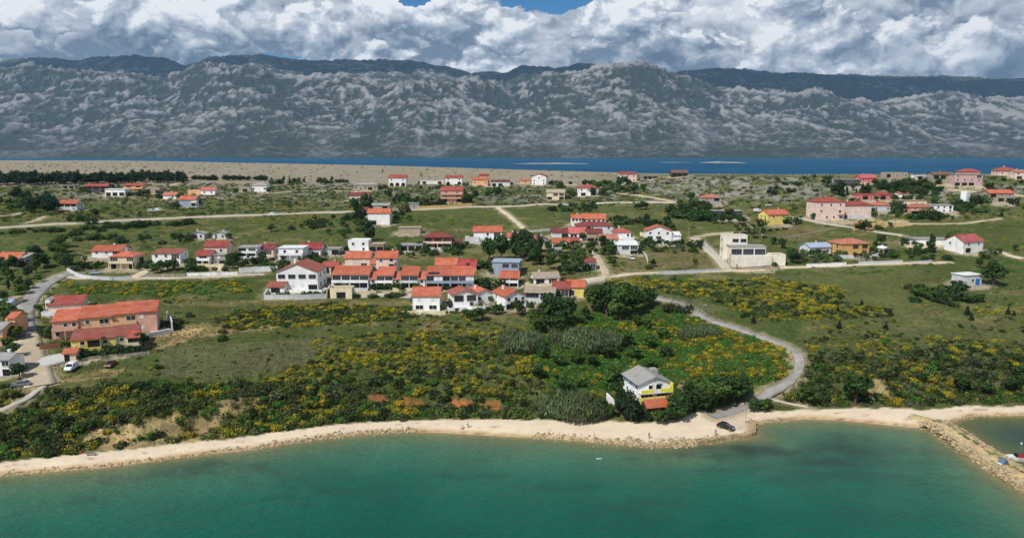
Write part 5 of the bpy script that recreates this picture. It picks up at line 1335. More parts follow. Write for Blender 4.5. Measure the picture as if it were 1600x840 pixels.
# ---- bench, beach things and people
p = gpt(143, 711); r = empty('bench', p, R(8)); tag(r, 'weathered grey bench on the pale beach path below the ochre cliff', 'bench')
WOODG = simple('weathered_wood', (.24, .21, .17), .9, .2)
m = MB(); [m.box(-1.0, 1.0, -.25 + i * .16, -.12 + i * .16, .42, .47) for i in range(3)]; m.build('seat', WOODG, r)
m = MB(); [m.box(-1.0, 1.0, .27, .31, .6 + i * .17, .73 + i * .17) for i in range(2)]; m.build('backrest', WOODG, r)
for xx in (-.8, .8):
    m = MB(); m.box(xx - .05, xx + .05, -.22, .26, -.1, .415); m.build('leg', WOODG, r)
p = gpt(126, 706); m = MB(); m.extrude([(-.6, 0), (.6, 0), (.45, .28), (-.5, .35)], 'y', -.35, .35)
o = m.build('beach_bag', simple('red_fabric', (.45, .05, .03), .8, .2), None, p); tag(o, 'red beach bag lying near the bench under the cliff', 'bag')

def person(px, py, rot, pose, shirt, label, z=None):
    """one skinned body with limbs and five fingered hands; clothes and hair as children"""
    p = gpt(px, py)
    if z is not None: p.z = z
    hip, kneeL, footL, kneeR, footR = .92, (.10, .02, .49), (.10, 0, .05), (-.10, -.04, .49), (-.11, .02, .05)
    elL, haL, elR, haR = (.30, .02, 1.12), (.32, -.12, .86), (-.30, .02, 1.12), (-.33, -.10, .86)
    dz = 0.0; lean = 0.0
    if pose == 'walk': kneeL, footL, kneeR, footR = (.10, -.22, .52), (.10, -.30, .06), (-.10, .10, .50), (-.10, .36, .10); haL, haR = (.30, .18, .90), (-.30, -.28, .92)
    if pose == 'sit': dz = -.78; kneeL, footL, kneeR, footR = (.14, -.42, 1.22), (.14, -.72, .83), (-.12, -.44, 1.18), (-.13, -.78, .83); haL, haR = (.25, -.40, 1.05), (-.32, .20, .82)
    if pose == 'wade': dz = -.85; haL, haR = (.40, -.20, 1.0), (-.40, -.20, 1.0)
    if pose == 'swim': dz = -1.28; elL, elR, haL, haR = (.42, -.10, 1.32), (-.42, -.10, 1.32), (.55, -.42, 1.30), (-.55, -.42, 1.30)
    V = [(0, 0, hip), (0, .01, 1.15), (0, .01, 1.38), (0, -.01, 1.50), (0, -.03, 1.60), (0, -.03, 1.72),
         (.10, 0, .88), kneeL, footL, (footL[0], footL[1] - .2, footL[2] - .02), (-.10, 0, .88), kneeR, footR, (footR[0], footR[1] - .2, footR[2] - .02),
         (.19, .01, 1.40), elL, haL, (-.19, .01, 1.40), elR, haR]
    Rr = [.16, .135, .165, .055, .085, .075, .095, .062, .045, .035, .095, .062, .045, .035, .065, .045, .032, .065, .045, .032]
    E = [(0, 1), (1, 2), (2, 3), (3, 4), (4, 5), (0, 6), (6, 7), (7, 8), (8, 9), (0, 10), (10, 11), (11, 12), (12, 13), (2, 14), (14, 15), (15, 16), (2, 17), (17, 18), (18, 19)]
    for (h, e) in ((16, 15), (19, 18)):
        d_ = (Vector(V[h]) - Vector(V[e])).normalized(); sd_ = Vector((1, 0, 0)) if h == 16 else Vector((-1, 0, 0))
        a = Vector(V[h]) + d_ * .07; V.append(tuple(a)); Rr.append(.03); E.append((h, len(V) - 1)); pa = len(V) - 1
        for i, ln in enumerate((.075, .085, .08, .06)):
            q = a + d_ * ln + Vector((0, (i - 1.5) * .022, 0)); V.append(tuple(q)); Rr.append(.009); E.append((pa, len(V) - 1))
        q = Vector(V[h]) + d_ * .05 + Vector((0, -.055, 0)); V.append(tuple(q)); Rr.append(.01); E.append((h, len(V) - 1))
    me = bpy.data.meshes.new('person'); me.from_pydata([(x, y, zz + dz) for x, y, zz in V], E, [])
    SK = simple('sun_tanned_skin', (.50, .28, .18), .6, .3); me.materials.append(SK)
    o = link('person', me, None, p, (0, 0, R(rot)))
    md = o.modifiers.new('skin', 'SKIN')
    for i, sv in enumerate(me.skin_vertices[0].data): sv.radius = (Rr[i], Rr[i]); sv.use_root = i == 0
    o.modifiers.new('smooth', 'SUBSURF').levels = 1
    tag(o, label, 'person')
    def blob(name, c, rad, m_, seg=10):
        b = bmesh.new(); bmesh.ops.create_uvsphere(b, u_segments=seg, v_segments=7, radius=1.0); mm = bpy.data.meshes.new(name); b.to_mesh(mm); b.free(); mm.materials.append(m_)
        for f in mm.polygons: f.use_smooth = True
        return link(name, mm, o, (c[0], c[1], c[2] + dz), None, rad)
    blob('hair', (0, .0, 1.69), (.095, .105, .10), simple('dark_hair', (.03, .02, .015), .7, .3))
    blob('nose', (0, -.125, 1.64), (.016, .02, .025), SK, 6)
    for s in (-1, 1):
        blob('eye', (s * .032, -.106, 1.66), (.012, .008, .008), simple('eye', (.02, .015, .01), .3, .5), 6); blob('ear', (s * .088, -.02, 1.645), (.012, .025, .035), SK, 6)
    blob('mouth', (0, -.108, 1.60), (.024, .008, .007), simple('lips', (.35, .10, .09), .5, .4), 6)
    if shirt: blob('shirt', (0, .01, 1.26), (.215, .15, .24), simple('cloth_' + shirt[0], shirt[1], .9, .1))
    blob('swim_shorts', (0, .0, .92), (.185, .165, .15), simple('cloth_navy', (.03, .04, .09), .9, .1))
    return o
person(1014, 685, 20, 'stand', ('red', (.45, .07, .05)), 'person in a red shirt standing on the beach above the riprap')
person(929, 687, 100, 'walk', None, 'bare chested person in dark shorts walking at the waterline')
person(731, 668, 150, 'stand', ('white', (.75, .75, .72)), 'person in a white shirt standing beside another on the beach')
person(723, 669, -30, 'sit', ('white', (.75, .75, .72)), 'person in a white shirt sitting on the pale beach')
person(1118, 680, 0, 'stand', ('grey', (.25, .25, .26)), 'person in a grey shirt standing at the quay edge near the black car')
person(927, 700, 90, 'wade', None, 'bather standing waist deep in the shallow turquoise water', 0.0)
person(1004, 699, 180, 'swim', None, 'swimmer with head and shoulders out of the water off the riprap', 0.0)
p = gpt(936, 716); p.z = .02
r = empty('paddle_board', p, R(12)); r.scale = (.5, .5, .5); tag(r, 'pale paddle board floating off the beach beyond the bather', 'paddle board')
m = MB(); m.extrude([(-1.4, -.32), (.9, -.36), (1.6, 0), (.9, .36), (-1.4, .32)], 'z', -.05, .10); m.build('deck', simple('board', (.62, .70, .70), .4, .4), r)
m = MB(); m.tube((-.9, .1, .14), (.8, -.05, .16), .02, .02, 6); m.box(.8, 1.2, -.13, .03, .13, .17); m.build('paddle', simple('paddle', (.6, .6, .58), .5, .4), r)
p = gpt(1566, 731); p.z = 1.3
r = empty('beach_tent', p, R(20)); tag(r, 'small blue and white beach tent on the breakwater', 'tent')
m = MB(); m.extrude([(-.9, 0), (.9, 0), (.5, .8), (-.2, .9)], 'y', -.7, .7); m.build('canopy', simple('tent_blue', (.10, .16, .24), .8, .2), r)
m = MB(); m.box(-1.5, -.92, -.6, .6, .0, .12); m.build('ground_sheet', simple('sheet_white', (.7, .7, .68), .8, .2), r)

# ============================================================ PLANTS
def foliage(name, tr=.32):
    if name in _mats: return _mats[name]
    k = NT(name)
    at = k.n('ShaderNodeAttribute', attribute_name='col').outputs['Color']
    oi = k.n('ShaderNodeObjectInfo').outputs['Random']
    hv = k.n('ShaderNodeHueSaturation'); k.s(hv.inputs['Color'], at)
    k.s(hv.inputs['Value'], k.rng(oi, 0, 1, .78, 1.22)); k.s(hv.inputs['Hue'], k.rng(oi, 0, 1, .494, .514))
    k.out(hv.outputs[0], .7, .2)
    tb = k.n('ShaderNodeBsdfTranslucent'); k.s(tb.inputs[0], hv.outputs[0])
    ms = k.n('ShaderNodeMixShader'); ms.inputs[0].default_value = tr
    k.t.links.new(k.b.outputs[0], ms.inputs[1]); k.t.links.new(tb.outputs[0], ms.inputs[2])
    k.t.links.new(ms.outputs[0], k.t.nodes['Material Output'].inputs[0])
    _mats[name] = k.m; return k.m
LEAF = foliage('foliage')
BARK = simple('bark', (.10, .075, .05), .95, .1)
def quads(P, Nv, size, g, asp=1.0, up=0.0):
    """one diamond leaf clump per point, facing roughly Nv"""
    n = len(P)
    Nv = Nv + g.normal(0, .55, (n, 3)); Nv /= np.linalg.norm(Nv, axis=1)[:, None] + 1e-9
    t = g.normal(0, 1, (n, 3)); 
    if up: t = t * (1 - up) + np.array([0, 0, 1.0]) * up * 2
    a = t - (t * Nv).sum(1)[:, None] * Nv; a /= np.linalg.norm(a, axis=1)[:, None] + 1e-9
    b = np.cross(Nv, a)
    s = size * g.uniform(.65, 1.35, (n, 1)); k1 = s * asp
    V = np.stack([P + a * k1, P + b * s * .62 + Nv * s * .15, P - a * k1, P - b * s * .62 + Nv * s * .15], 1).reshape(-1, 3)
    F = np.arange(4 * n).reshape(-1, 4)
    return V, F
def lobes_cloud(L, n, g, shell=.55):
    """points through the outer part of a set of ellipsoid lobes (cx,cy,cz,rx,ry,rz)"""
    L = np.asarray(L, float); w = (L[:, 3] * L[:, 4] * L[:, 5]) ** (2 / 3.); i = g.choice(len(L), n, p=w / w.sum())
    d = g.normal(0, 1, (n, 3)); d /= np.linalg.norm(d, axis=1)[:, None]
    r = shell + (1 - shell) * g.random((n, 1)) ** .6
    return L[i, :3] + d * L[i, 3:] * r, d, i
def tinted(base, n, g, var=.30, per=4, lob=None):
    k = 1 + g.normal(0, var, (n, 1)); k = np.clip(k, .45, 1.7)
    if lob is not None: k *= g.uniform(.82, 1.2, (lob.max() + 1, 1))[lob]
    c = np.asarray(base)[None] * k * (1 + g.normal(0, .08, (n, 3)))
    return np.repeat(np.clip(c, .004, .9), per, 0)
def trunk_mesh(h, r, lean, limbs, g):
    m = MB(); p = Vector((0, 0, -.06)); pts = [p]
    for i in range(3): p = p + Vector((lean * g.normal(0, .5), lean * g.normal(0, .5), h / 3)); pts.append(p)
    rr = [r * 1.35, r, r * .85, r * .7]
    for a in range(3): m.tube(pts[a], pts[a + 1], rr[a], rr[a + 1], 7)
    for _ in range(limbs):
        t = g.uniform(0, 6.28); q = pts[2].lerp(pts[3], g.uniform(0, 1))
        m.tube(q, q + Vector((math.cos(t) * .2, math.sin(t) * .2, g.uniform(.12, .26))), r * .5, r * .18, 5)
    return m.mesh('trunk', BARK)
def mk_tree(kind, seed, n):
    """unit height tree: returns (trunk mesh, crown mesh)"""
    g = np.random.default_rng(seed)
    if kind == 'broad':
        L = [(0, 0, .62, .24, .24, .26)] + [(.24 * math.cos(t) * g.uniform(.6, 1.1), .24 * math.sin(t) * g.uniform(.6, 1.1), g.uniform(.42, .78), *(g.uniform(.12, .20, 3))) for t in np.linspace(0, 5.6, 7)] + [(g.normal(0, .06), g.normal(0, .06), .85, .13, .13, .14)]
        col, sz, tr = lin((62, 86, 40)), .052, (.42, .030, .04, 5)
    elif kind == 'leafy':
        L = [(0, 0, .58, .26, .26, .30)] + [(.25 * math.cos(t) * g.uniform(.6, 1.1), .25 * math.sin(t) * g.uniform(.6, 1.1), g.uniform(.36, .78), *(g.uniform(.12, .20, 3))) for t in np.linspace(0, 5.6, 7)]
        col, sz, tr = lin((82, 108, 46)), .055, (.36, .028, .04, 5)
    elif kind == 'olive':
        L = [(0, 0, .55, .26, .26, .28)] + [(.28 * math.cos(t), .28 * math.sin(t), g.uniform(.40, .72), *(g.uniform(.13, .19, 3))) for t in g.uniform(0, 6.28, 6)]
        col, sz, tr = lin((92, 108, 66)), .055, (.32, .034, .05, 4)
    elif kind == 'pine':
        L = [(g.normal(0, .05), g.normal(0, .05), z, w, w, .15) for z, w in ((.32, .22), (.48, .24), (.62, .21), (.76, .16), (.89, .09))] + [(.2 * math.cos(t), .2 * math.sin(t), g.uniform(.3, .66), *(g.uniform(.08, .14, 3))) for t in g.uniform(0, 6.28, 6)]
        col, sz, tr = lin((42, 62, 34)), .045, (.5, .026, .02, 4)
    elif kind == 'poplar':
        L = [(g.normal(0, .02), g.normal(0, .02), z, w, w, .15) for z, w in ((.25, .10), (.42, .13), (.58, .12), (.74, .10), (.9, .06))]
        col, sz, tr = lin((58, 82, 38)), .042, (.4, .022, .01, 3)
    elif kind == 'conifer':
        L = [(0, 0, z, .34 * (1 - z) + .03, .34 * (1 - z) + .03, .12) for z in np.linspace(.12, .92, 7)]
        col, sz, tr = lin((38, 54, 34)), .06, (.5, .03, 0, 0)
    P, d, i = lobes_cloud(L, n, g)
    V, F = quads(P, d + np.array([0, 0, .35]), sz * (700 / n) ** .35, g)
    C_ = tinted(col, n, g, .28, 4, i)
    return trunk_mesh(tr[0], tr[1], tr[2], tr[3], g), np_mesh('crown', V, F, [LEAF], C_)
TREES = {}
for kd, cnt, n in (('broad', 6, 720), ('leafy', 4, 640), ('olive', 4, 600), ('pine', 5, 640), ('poplar', 2, 420), ('conifer', 3, 320)):
    TREES[kd] = [mk_tree(kd, 300 + i + len(kd) * 31, n) for i in range(cnt)]
def bush_arrays(seed, n, col, col2=None, f2=0.0, upright=False, flat=.75, size=.085):
    """unit (about 1 m radius) bush as arrays"""
    g = np.random.default_rng(seed)
    L = [(0, 0, .35 * flat, .72, .72, .62 * flat)] + [(.55 * math.cos(t), .55 * math.sin(t), g.uniform(.25, .65) * flat, *(g.uniform(.28, .46, 3))) for t in g.uniform(0, 6.28, 5)]
    P, d, i = lobes_cloud(L, n, g, .5); P[:, 2] = np.abs(P[:, 2])
    V, F = quads(P, d + np.array([0, 0, .5]), size, g, 1.5 if upright else 1.0, .5 if upright else 0.0)
    c = tinted(col, n, g, .30, 1, i)
    if col2 is not None:
        topness = P[:, 2] / P[:, 2].max() + g.normal(0, .42, n) + .20 * np.sin(P[:, 0] * 5 + seed) * np.cos(P[:, 1] * 4)
        s_ = topness > np.quantile(topness, 1 - f2)
        c[s_] = tinted(col2, int(s_.sum()), g, .22, 1)
    return V, F, np.repeat(c, 4, 0)
G_BROOM = lin((88, 98, 38)); YEL_F = lin((176, 156, 42)); G_DARK = lin((56, 72, 35)); G_FRESH = lin((78, 116, 42)); G_GREY = lin((92, 96, 66)); G_OLIVE = lin((88, 98, 46))
BROOM = [bush_arrays(400 + i, 420, G_BROOM, YEL_F, f, True, .85, .085) for i, f in enumerate((.52, .42, .34, .26, .18, .46))]
GREEN_B = [bush_arrays(420 + i, 210, c, None, 0, False, .8, .135) for i, c in enumerate((G_DARK, G_DARK, G_OLIVE, G_FRESH, G_OLIVE, G_GREY))]
FRESH_B = [bush_arrays(440 + i, 200, c, None, 0, False, .55, .135) for i, c in enumerate((G_FRESH, G_FRESH, lin((84, 116, 48))))]
def arr_mesh(name, a): return np_mesh(name, a[0], a[1], [LEAF], a[2])
BUSH_M = {'broom': [arr_mesh('broom_bush', a) for a in BROOM], 'green': [arr_mesh('green_shrub', a) for a in GREEN_B], 'fresh': [arr_mesh('leafy_shrub', a) for a in FRESH_B],
          'garden': [arr_mesh('garden_bush', bush_arrays(460 + i, 300, c, None, 0, False, 1.05, .12)) for i, c in enumerate((lin((50, 74, 34)), G_DARK, lin((64, 86, 40)), lin((44, 66, 30))))]}
def reed_arrays(seed, n):
    g = np.random.default_rng(seed); r = g.random(n) ** .5 * .5; t = g.random(n) * 6.28
    base = np.stack([r * np.cos(t), r * np.sin(t), np.zeros(n)], 1); ht = g.uniform(.55, 1.0, n) * (1 - .45 * r)
    k = g.uniform(.3, 1, n); P = base * (1 + .35 * k[:, None]) + np.array([0, 0, 1.0]) * (ht * k)[:, None]
    V, F = quads(P, np.stack([np.cos(t), np.sin(t), .3 + 0 * t], 1), .020, g, 4.2, .85)
    return V, F, tinted(lin((98, 110, 74)), n, g, .25, 4)
REED_M = [arr_mesh('reed_clump', reed_arrays(480 + i, 1900)) for i in range(3)]

# ---- labels that say which tree: nearest building and the side it stands on
used_labels = {}
def place_label(adj, px, py):
    c = sorted(LAND_MARKS, key=lambda m: (m[0] - px) ** 2 + ((m[1] - m[4] * .4 - py) * 1.6) ** 2)[:7]
    opts = []
    for (mx, my, mw, sn, mh, ct) in c:
        dx = px - mx
        if abs(dx) < mw * .55: rel = 'in front of' if py > my else 'behind'
        else: rel = 'west of' if dx < 0 else 'east of'
        if abs(dx) < 22 + mw * .55 and abs(dx) >= mw * .55: rel = 'just ' + rel
        for pre in ('', ):
            opts.append('%s %s the %s' % (adj, rel, sn))
    for o in opts:
        if o not in used_labels: used_labels[o] = 1; return o, True
    used_labels[opts[0]] += 1
    return opts[0], False
KIND = {'leafy': ('light green tree', 'leafy_tree', 'tree', 'light green leafy trees in the gardens'), 'broad': ('round green tree', 'broadleaf_tree', 'tree', 'round broadleaf trees in the village gardens'), 'olive': ('grey-green olive tree', 'olive_tree', 'olive tree', 'olive trees in the gardens'),
        'pine': ('dark green pine', 'pine_tree', 'pine tree', 'dark pines around the houses'), 'poplar': ('slim upright tree', 'slender_tree', 'tree', 'slender trees by the street'),
        'conifer': ('small dark conifer', 'conifer_tree', 'conifer', 'small dark conifers on the slope'), 'garden': ('rounded garden bush', 'garden_bush', 'bush', 'garden bushes'), 'reed': ('pale feathery reed clump', 'reed_clump', 'reeds', 'reed clumps in the gully')}
SIZES = {'leafy': ('small', 'mid-sized', 'tall'), 'broad': ('small', 'mid-sized', 'tall'), 'olive': ('small', 'full', 'broad'), 'pine': ('low', 'mid-sized', 'tall'), 'poplar': ('short', 'tall', 'tall'), 'conifer': ('tiny', 'little', 'larger'), 'garden': ('low', 'plump', 'big'), 'reed': ('short', 'full', 'tall')}
tr_rng = np.random.default_rng(99)
def plant(px, py, hpx, kind, label=None, group=None, wide=1.0):
    if kind == 'broad' and label is None and tr_rng.random() < .34: kind = 'leafy'
    p = gpt(px, py); h = hpx * float(depth(p.x, p.y, p.z)) / FPX
    kd, nm, cat, grp = KIND[kind]
    shared = False
    if label is None:
        sz = SIZES[kind][0 if hpx < 11 else 1 if hpx < 24 else 2]
        label, uniq = place_label(sz + ' ' + kd, px, py); shared = not uniq
    rz = float(tr_rng.uniform(0, 6.28)); w = wide * float(tr_rng.uniform(.9, 1.15))
    if kind in ('garden', 'reed'):
        me = BUSH_M['garden'][tr_rng.integers(4)] if kind == 'garden' else REED_M[tr_rng.integers(3)]
        k = h / 1.05 if kind == 'garden' else h
        o = link(nm, me, None, (p.x, p.y, p.z - .08 * h), (0, 0, rz), (k * w, k * w, k))
    else:
        t, c = TREES[kind][tr_rng.integers(len(TREES[kind]))]
        o = empty(nm, (p.x, p.y, p.z - .02 * h), rz); o.scale = (h * w, h * w, h)
        link('trunk', t, o); link('crown', c, o)
    tag(o, label, cat, group or grp)
    FOOT.append((p.x, p.y, h * .22))
    return o
def cluster(poly, n, h0, h1, kinds, label=None, group=None, wide=1.0):
    P = np.array(poly, float); lo = P.min(0); hi = P.max(0); got = []; tries = 0
    mind = math.sqrt(max((hi[0] - lo[0]) * (hi[1] - lo[1]) * 2, 60) / n) * .55
    while len(got) < n and tries < 4000:
        tries += 1
        q = lo + (hi - lo) * tr_rng.random(2)
        if not inpoly(q[0], q[1], poly): continue
        if any(abs(q[0] - a) + 1.6 * abs(q[1] - b) < mind for a, b in got): continue
        got.append((q[0], q[1]))
    for (a, b) in sorted(got, key=lambda t: t[1]):
        plant(a, b, tr_rng.uniform(h0, h1), kinds[tr_rng.integers(len(kinds))], label, group, wide)
# pine belt on the bare plateau: nothing tells the single trees apart
cluster([(-70, 281), (285, 281), (290, 287), (-70, 290)], 110, 12, 18, ['pine'], 'dark pine in the dense belt on the bare plateau edge', 'pines of the dense plateau belt', 1.75)
cluster([(301, 279), (420, 280), (420, 283), (301, 282)], 40, 5.5, 8, ['pine'], 'low pine in the thin hedge like row on the plateau', 'pines of the thin plateau row', 2.2)
cluster([(420, 282), (540, 284), (540, 288), (420, 288)], 24, 6, 9, ['pine', 'garden'])
for a in (plant(598, 268, 4, 'conifer', 'lone tiny conifer on the bare tan plateau'), ): pass
cluster([(20, 316), (60, 312), (98, 322), (100, 334), (45, 335), (18, 326)], 13, 17, 27, ['broad', 'pine'], wide=1.25)
cluster([(-60, 318), (10, 318), (20, 330), (-60, 334)], 6, 10, 18, ['broad'])
cluster([(108, 342), (160, 338), (158, 350), (112, 352)], 7, 9, 16, ['broad', 'garden'])
cluster([(168, 353), (300, 348), (300, 352), (170, 358)], 14, 7, 11, ['garden'], wide=1.3)
cluster([(0, 360), (165, 356), (165, 362), (0, 366)], 14, 5, 9, ['garden'], wide=1.4)
cluster([(40, 388), (100, 386), (108, 412), (106, 426), (62, 424)], 13, 17, 30, ['broad'], wide=1.15)
cluster([(-60, 412), (60, 418), (82, 432), (60, 444), (30, 462), (-60, 470)], 22, 14, 26, ['broad', 'broad', 'poplar'])
cluster([(108, 366), (300, 372), (300, 382), (108, 380)], 16, 7, 14, ['broad', 'garden'], wide=1.2)
cluster([(108, 412), (140, 408), (168, 412), (165, 424), (112, 424)], 8, 9, 15, ['broad', 'garden'])
cluster([(206, 408), (222, 408), (222, 422), (208, 424)], 4, 12, 18, ['broad'])
for a in ((241, 427, 18), (252, 425, 20), (262, 422, 16), (270, 423, 21), (231, 424, 12)): plant(*a, 'broad', wide=1.3)
for a in ((300, 423, 22), (312, 428, 16), (297, 429, 20), (320, 428, 13), (336, 426, 11), (352, 427, 12)): plant(*a, 'broad', wide=1.25)
for a in ((365, 414, 22), (378, 422, 16), (360, 420, 18), (384, 417, 15)): plant(*a, 'broad', wide=1.2)
cluster([(392, 408), (440, 402), (456, 414), (440, 422), (395, 424)], 13, 9, 16, ['broad', 'garden'], wide=1.25)
cluster([(476, 404), (508, 402), (508, 410), (478, 410)], 6, 8, 12, ['garden'], wide=1.3)
cluster([(542, 322), (582, 318), (585, 345), (556, 350)], 13, 12, 24, ['broad', 'pine'])
cluster([(476, 342), (560, 340), (565, 362), (520, 368), (470, 360)], 16, 7, 13, ['garden', 'broad'], wide=1.3)
plant(577, 377, 32, 'pine', 'tall dark pine standing alone on the meadow before the bare walled house'); plant(536, 372, 12, 'broad'); plant(424, 362, 13, 'broad', wide=1.4); plant(455, 359, 9, 'garden')
cluster([(596, 308), (645, 308), (645, 324), (620, 322)], 9, 10, 18, ['broad', 'pine'])
cluster([(648, 314), (690, 312), (690, 320), (648, 321)], 8, 7, 12, ['garden', 'broad'])
cluster([(722, 306), (742, 304), (745, 320), (722, 320)], 5, 12, 18, ['broad']); cluster([(758, 306), (782, 304), (782, 314), (758, 314)], 4, 11, 17, ['broad'])
cluster([(616, 340), (642, 340), (642, 352), (616, 352)], 5, 10, 16, ['broad'], wide=1.3)
plant(763, 408, 40, 'broad', 'tall dark tree standing close beside the white house with long orange roof', wide=.95); plant(783, 408, 44, 'broad', 'tallest dark tree at the centre, beside its slightly shorter twin', wide=.95)
cluster([(596, 392), (680, 392), (690, 402), (640, 404)], 11, 7, 13, ['garden', 'broad'])
cluster([(690, 384), (730, 386), (735, 398), (692, 398)], 7, 8, 14, ['garden', 'broad'])
cluster([(796, 396), (815, 384), (856, 390), (852, 414), (815, 416)], 14, 22, 36, ['pine', 'broad'])
cluster([(858, 394), (908, 396), (914, 424), (876, 432), (855, 424)], 17, 14, 25, ['broad', 'olive'], wide=1.1)
cluster([(914, 390), (932, 388), (932, 400), (914, 402)], 4, 10, 15, ['broad']); cluster([(938, 388), (962, 390), (966, 418), (946, 416)], 8, 13, 24, ['broad'])
cluster([(1000, 380), (1100, 380), (1102, 396), (1004, 398)], 16, 8, 13, ['olive', 'garden', 'broad'], wide=1.2); plant(1086, 413, 11, 'broad'); plant(1020, 417, 14, 'broad'); plant(1014, 420, 9, 'garden')
cluster([(952, 342), (1040, 344), (1060, 362), (1010, 352), (955, 356)], 15, 9, 16, ['broad', 'garden'], wide=1.2)
cluster([(1040, 318), (1105, 312), (1120, 342), (1060, 346)], 18, 10, 20, ['broad', 'garden'], wide=1.2); cluster([(1095, 338), (1170, 338), (1165, 350), (1100, 354)], 12, 11, 18, ['broad'], wide=1.15)
cluster([(855, 324), (930, 324), (930, 331), (855, 331)], 12, 7, 12, ['broad', 'garden'], wide=1.3); plant(1004, 328, 15, 'broad', wide=1.6); plant(995, 328, 11, 'broad', wide=1.4)
cluster([(904, 292), (1000, 284), (1008, 304), (912, 306)], 30, 10, 17, ['olive', 'broad', 'broad'], wide=1.1)
cluster([(845, 288), (905, 288), (905, 312), (855, 314)], 10, 8, 13, ['broad', 'garden']); cluster([(650, 288), (800, 290), (800, 300), (650, 300)], 14, 5, 9, ['garden', 'broad'])
cluster([(1200, 282), (1300, 278), (1310, 300), (1200, 306)], 14, 5, 10, ['garden', 'broad'], wide=1.3); plant(1312, 306, 26, 'pine'); plant(1348, 303, 17, 'pine'); plant(1355, 303, 19, 'pine')
cluster([(1360, 286), (1470, 284), (1480, 302), (1376, 306)], 26, 8, 14, ['broad', 'garden'], wide=1.25)
cluster([(1290, 300), (1340, 296), (1340, 308), (1290, 310)], 7, 10, 15, ['broad', 'poplar']); cluster([(1384, 328), (1412, 326), (1414, 340), (1386, 340)], 7, 10, 15, ['broad'])
cluster([(1386, 306), (1460, 304), (1466, 322), (1390, 320)], 12, 10, 17, ['broad']); cluster([(1412, 334), (1485, 334), (1500, 344), (1420, 344)], 13, 7, 12, ['garden', 'broad'], wide=1.2)
cluster([(1488, 316), (1530, 314), (1540, 336), (1490, 342)], 13, 9, 15, ['broad', 'garden'], wide=1.2); cluster([(1530, 280), (1640, 284), (1640, 300), (1540, 298)], 14, 6, 11, ['garden', 'broad'])
plant(1352, 361, 19, 'broad', wide=1.4); plant(1344, 358, 12, 'garden'); plant(1372, 358, 9, 'garden'); plant(1565, 337, 9, 'conifer'); plant(1391, 356, 10, 'broad')
cluster([(1232, 398), (1325, 398), (1325, 413), (1236, 414)], 19, 9, 16, ['olive', 'broad', 'olive'], wide=1.15); cluster([(1330, 396), (1398, 396), (1400, 410), (1335, 411)], 14, 8, 14, ['olive', 'broad'], wide=1.15)
plant(1376, 384, 20, 'broad'); plant(1367, 386, 12, 'broad'); plant(1222, 388, 17, 'broad', wide=1.3); plant(1208, 382, 15, 'broad', wide=1.3); plant(1240, 412, 22, 'broad', 'plump dark tree at the garden corner behind the white wall', wide=1.3)
plant(1434, 394, 18, 'broad'); plant(1456, 390, 25, 'poplar', wide=1.6); plant(1486, 384, 26, 'broad'); cluster([(1412, 392), (1495, 394), (1495, 406), (1420, 408)], 13, 6, 10, ['garden', 'broad'], wide=1.3)
cluster([(1524, 394), (1562, 394), (1566, 406), (1526, 406)], 7, 9, 13, ['broad', 'olive'], wide=1.2); plant(1586, 392, 12, 'broad'); plant(1530, 418, 16, 'broad', wide=1.1)
plant(1552, 446, 42, 'broad', 'big lone round tree shading the concrete hut with blue door', wide=1.15)
for (a, b) in [(1150 + i * 13 + (j % 2) * 5, 354 + j * 6) for j in range(4) for i in range(4)]: plant(a, b, 5.5, 'garden', 'small clipped bush in the rows of the grassy orchard', 'clipped orchard bushes', 1.0)
for i in range(7): plant(1160 + i * 11, 366 - i * 1.2, 5, 'garden', 'small clipped bush in the rows of the grassy orchard', 'clipped orchard bushes')
# gully
for a in ((862, 512, 58), (884, 508, 50), (872, 528, 42), (930, 486, 46), (948, 494, 56), (968, 500, 58), (990, 492, 48), (1006, 484, 38), (925, 474, 30), (936, 466, 26), (978, 476, 38), (915, 500, 24), (1018, 478, 26)):
    plant(*a, 'broad', wide=1.0)
for a in ((895, 540, 36), (912, 545, 42), (928, 546, 40), (944, 542, 32), (880, 534, 30), (815, 545, 36), (800, 538, 28), (830, 540, 30), (1090, 525, 26), (1075, 528, 22), (1110, 524, 22)): plant(*a, 'reed', wide=1.25)
for a in ((842, 522, 30), (850, 560, 26), (872, 572, 24), (900, 566, 26), (925, 572, 22), (950, 560, 26), (975, 540, 30), (958, 590, 22), (990, 560, 24), (1015, 545, 26), (1040, 560, 22), (840, 590, 22), (880, 610, 24), (905, 605, 20), (1035, 530, 22), (1015, 575, 20), (860, 500, 34), (835, 505, 26)): plant(*a, 'leafy' if a[0] % 2 else 'broad', wide=1.35)
plant(994, 510, 22, 'broad'); plant(1010, 513, 22, 'broad'); plant(1070, 486, 13, 'garden', wide=1.6); plant(1050, 484, 14, 'garden', wide=1.6)
for a in ((740, 502, 24), (752, 500, 22), (729, 497, 16), (773, 491, 18), (782, 489, 14), (810, 493, 27), (763, 490, 12), (714, 489, 9)): plant(*a, 'broad', wide=1.2)
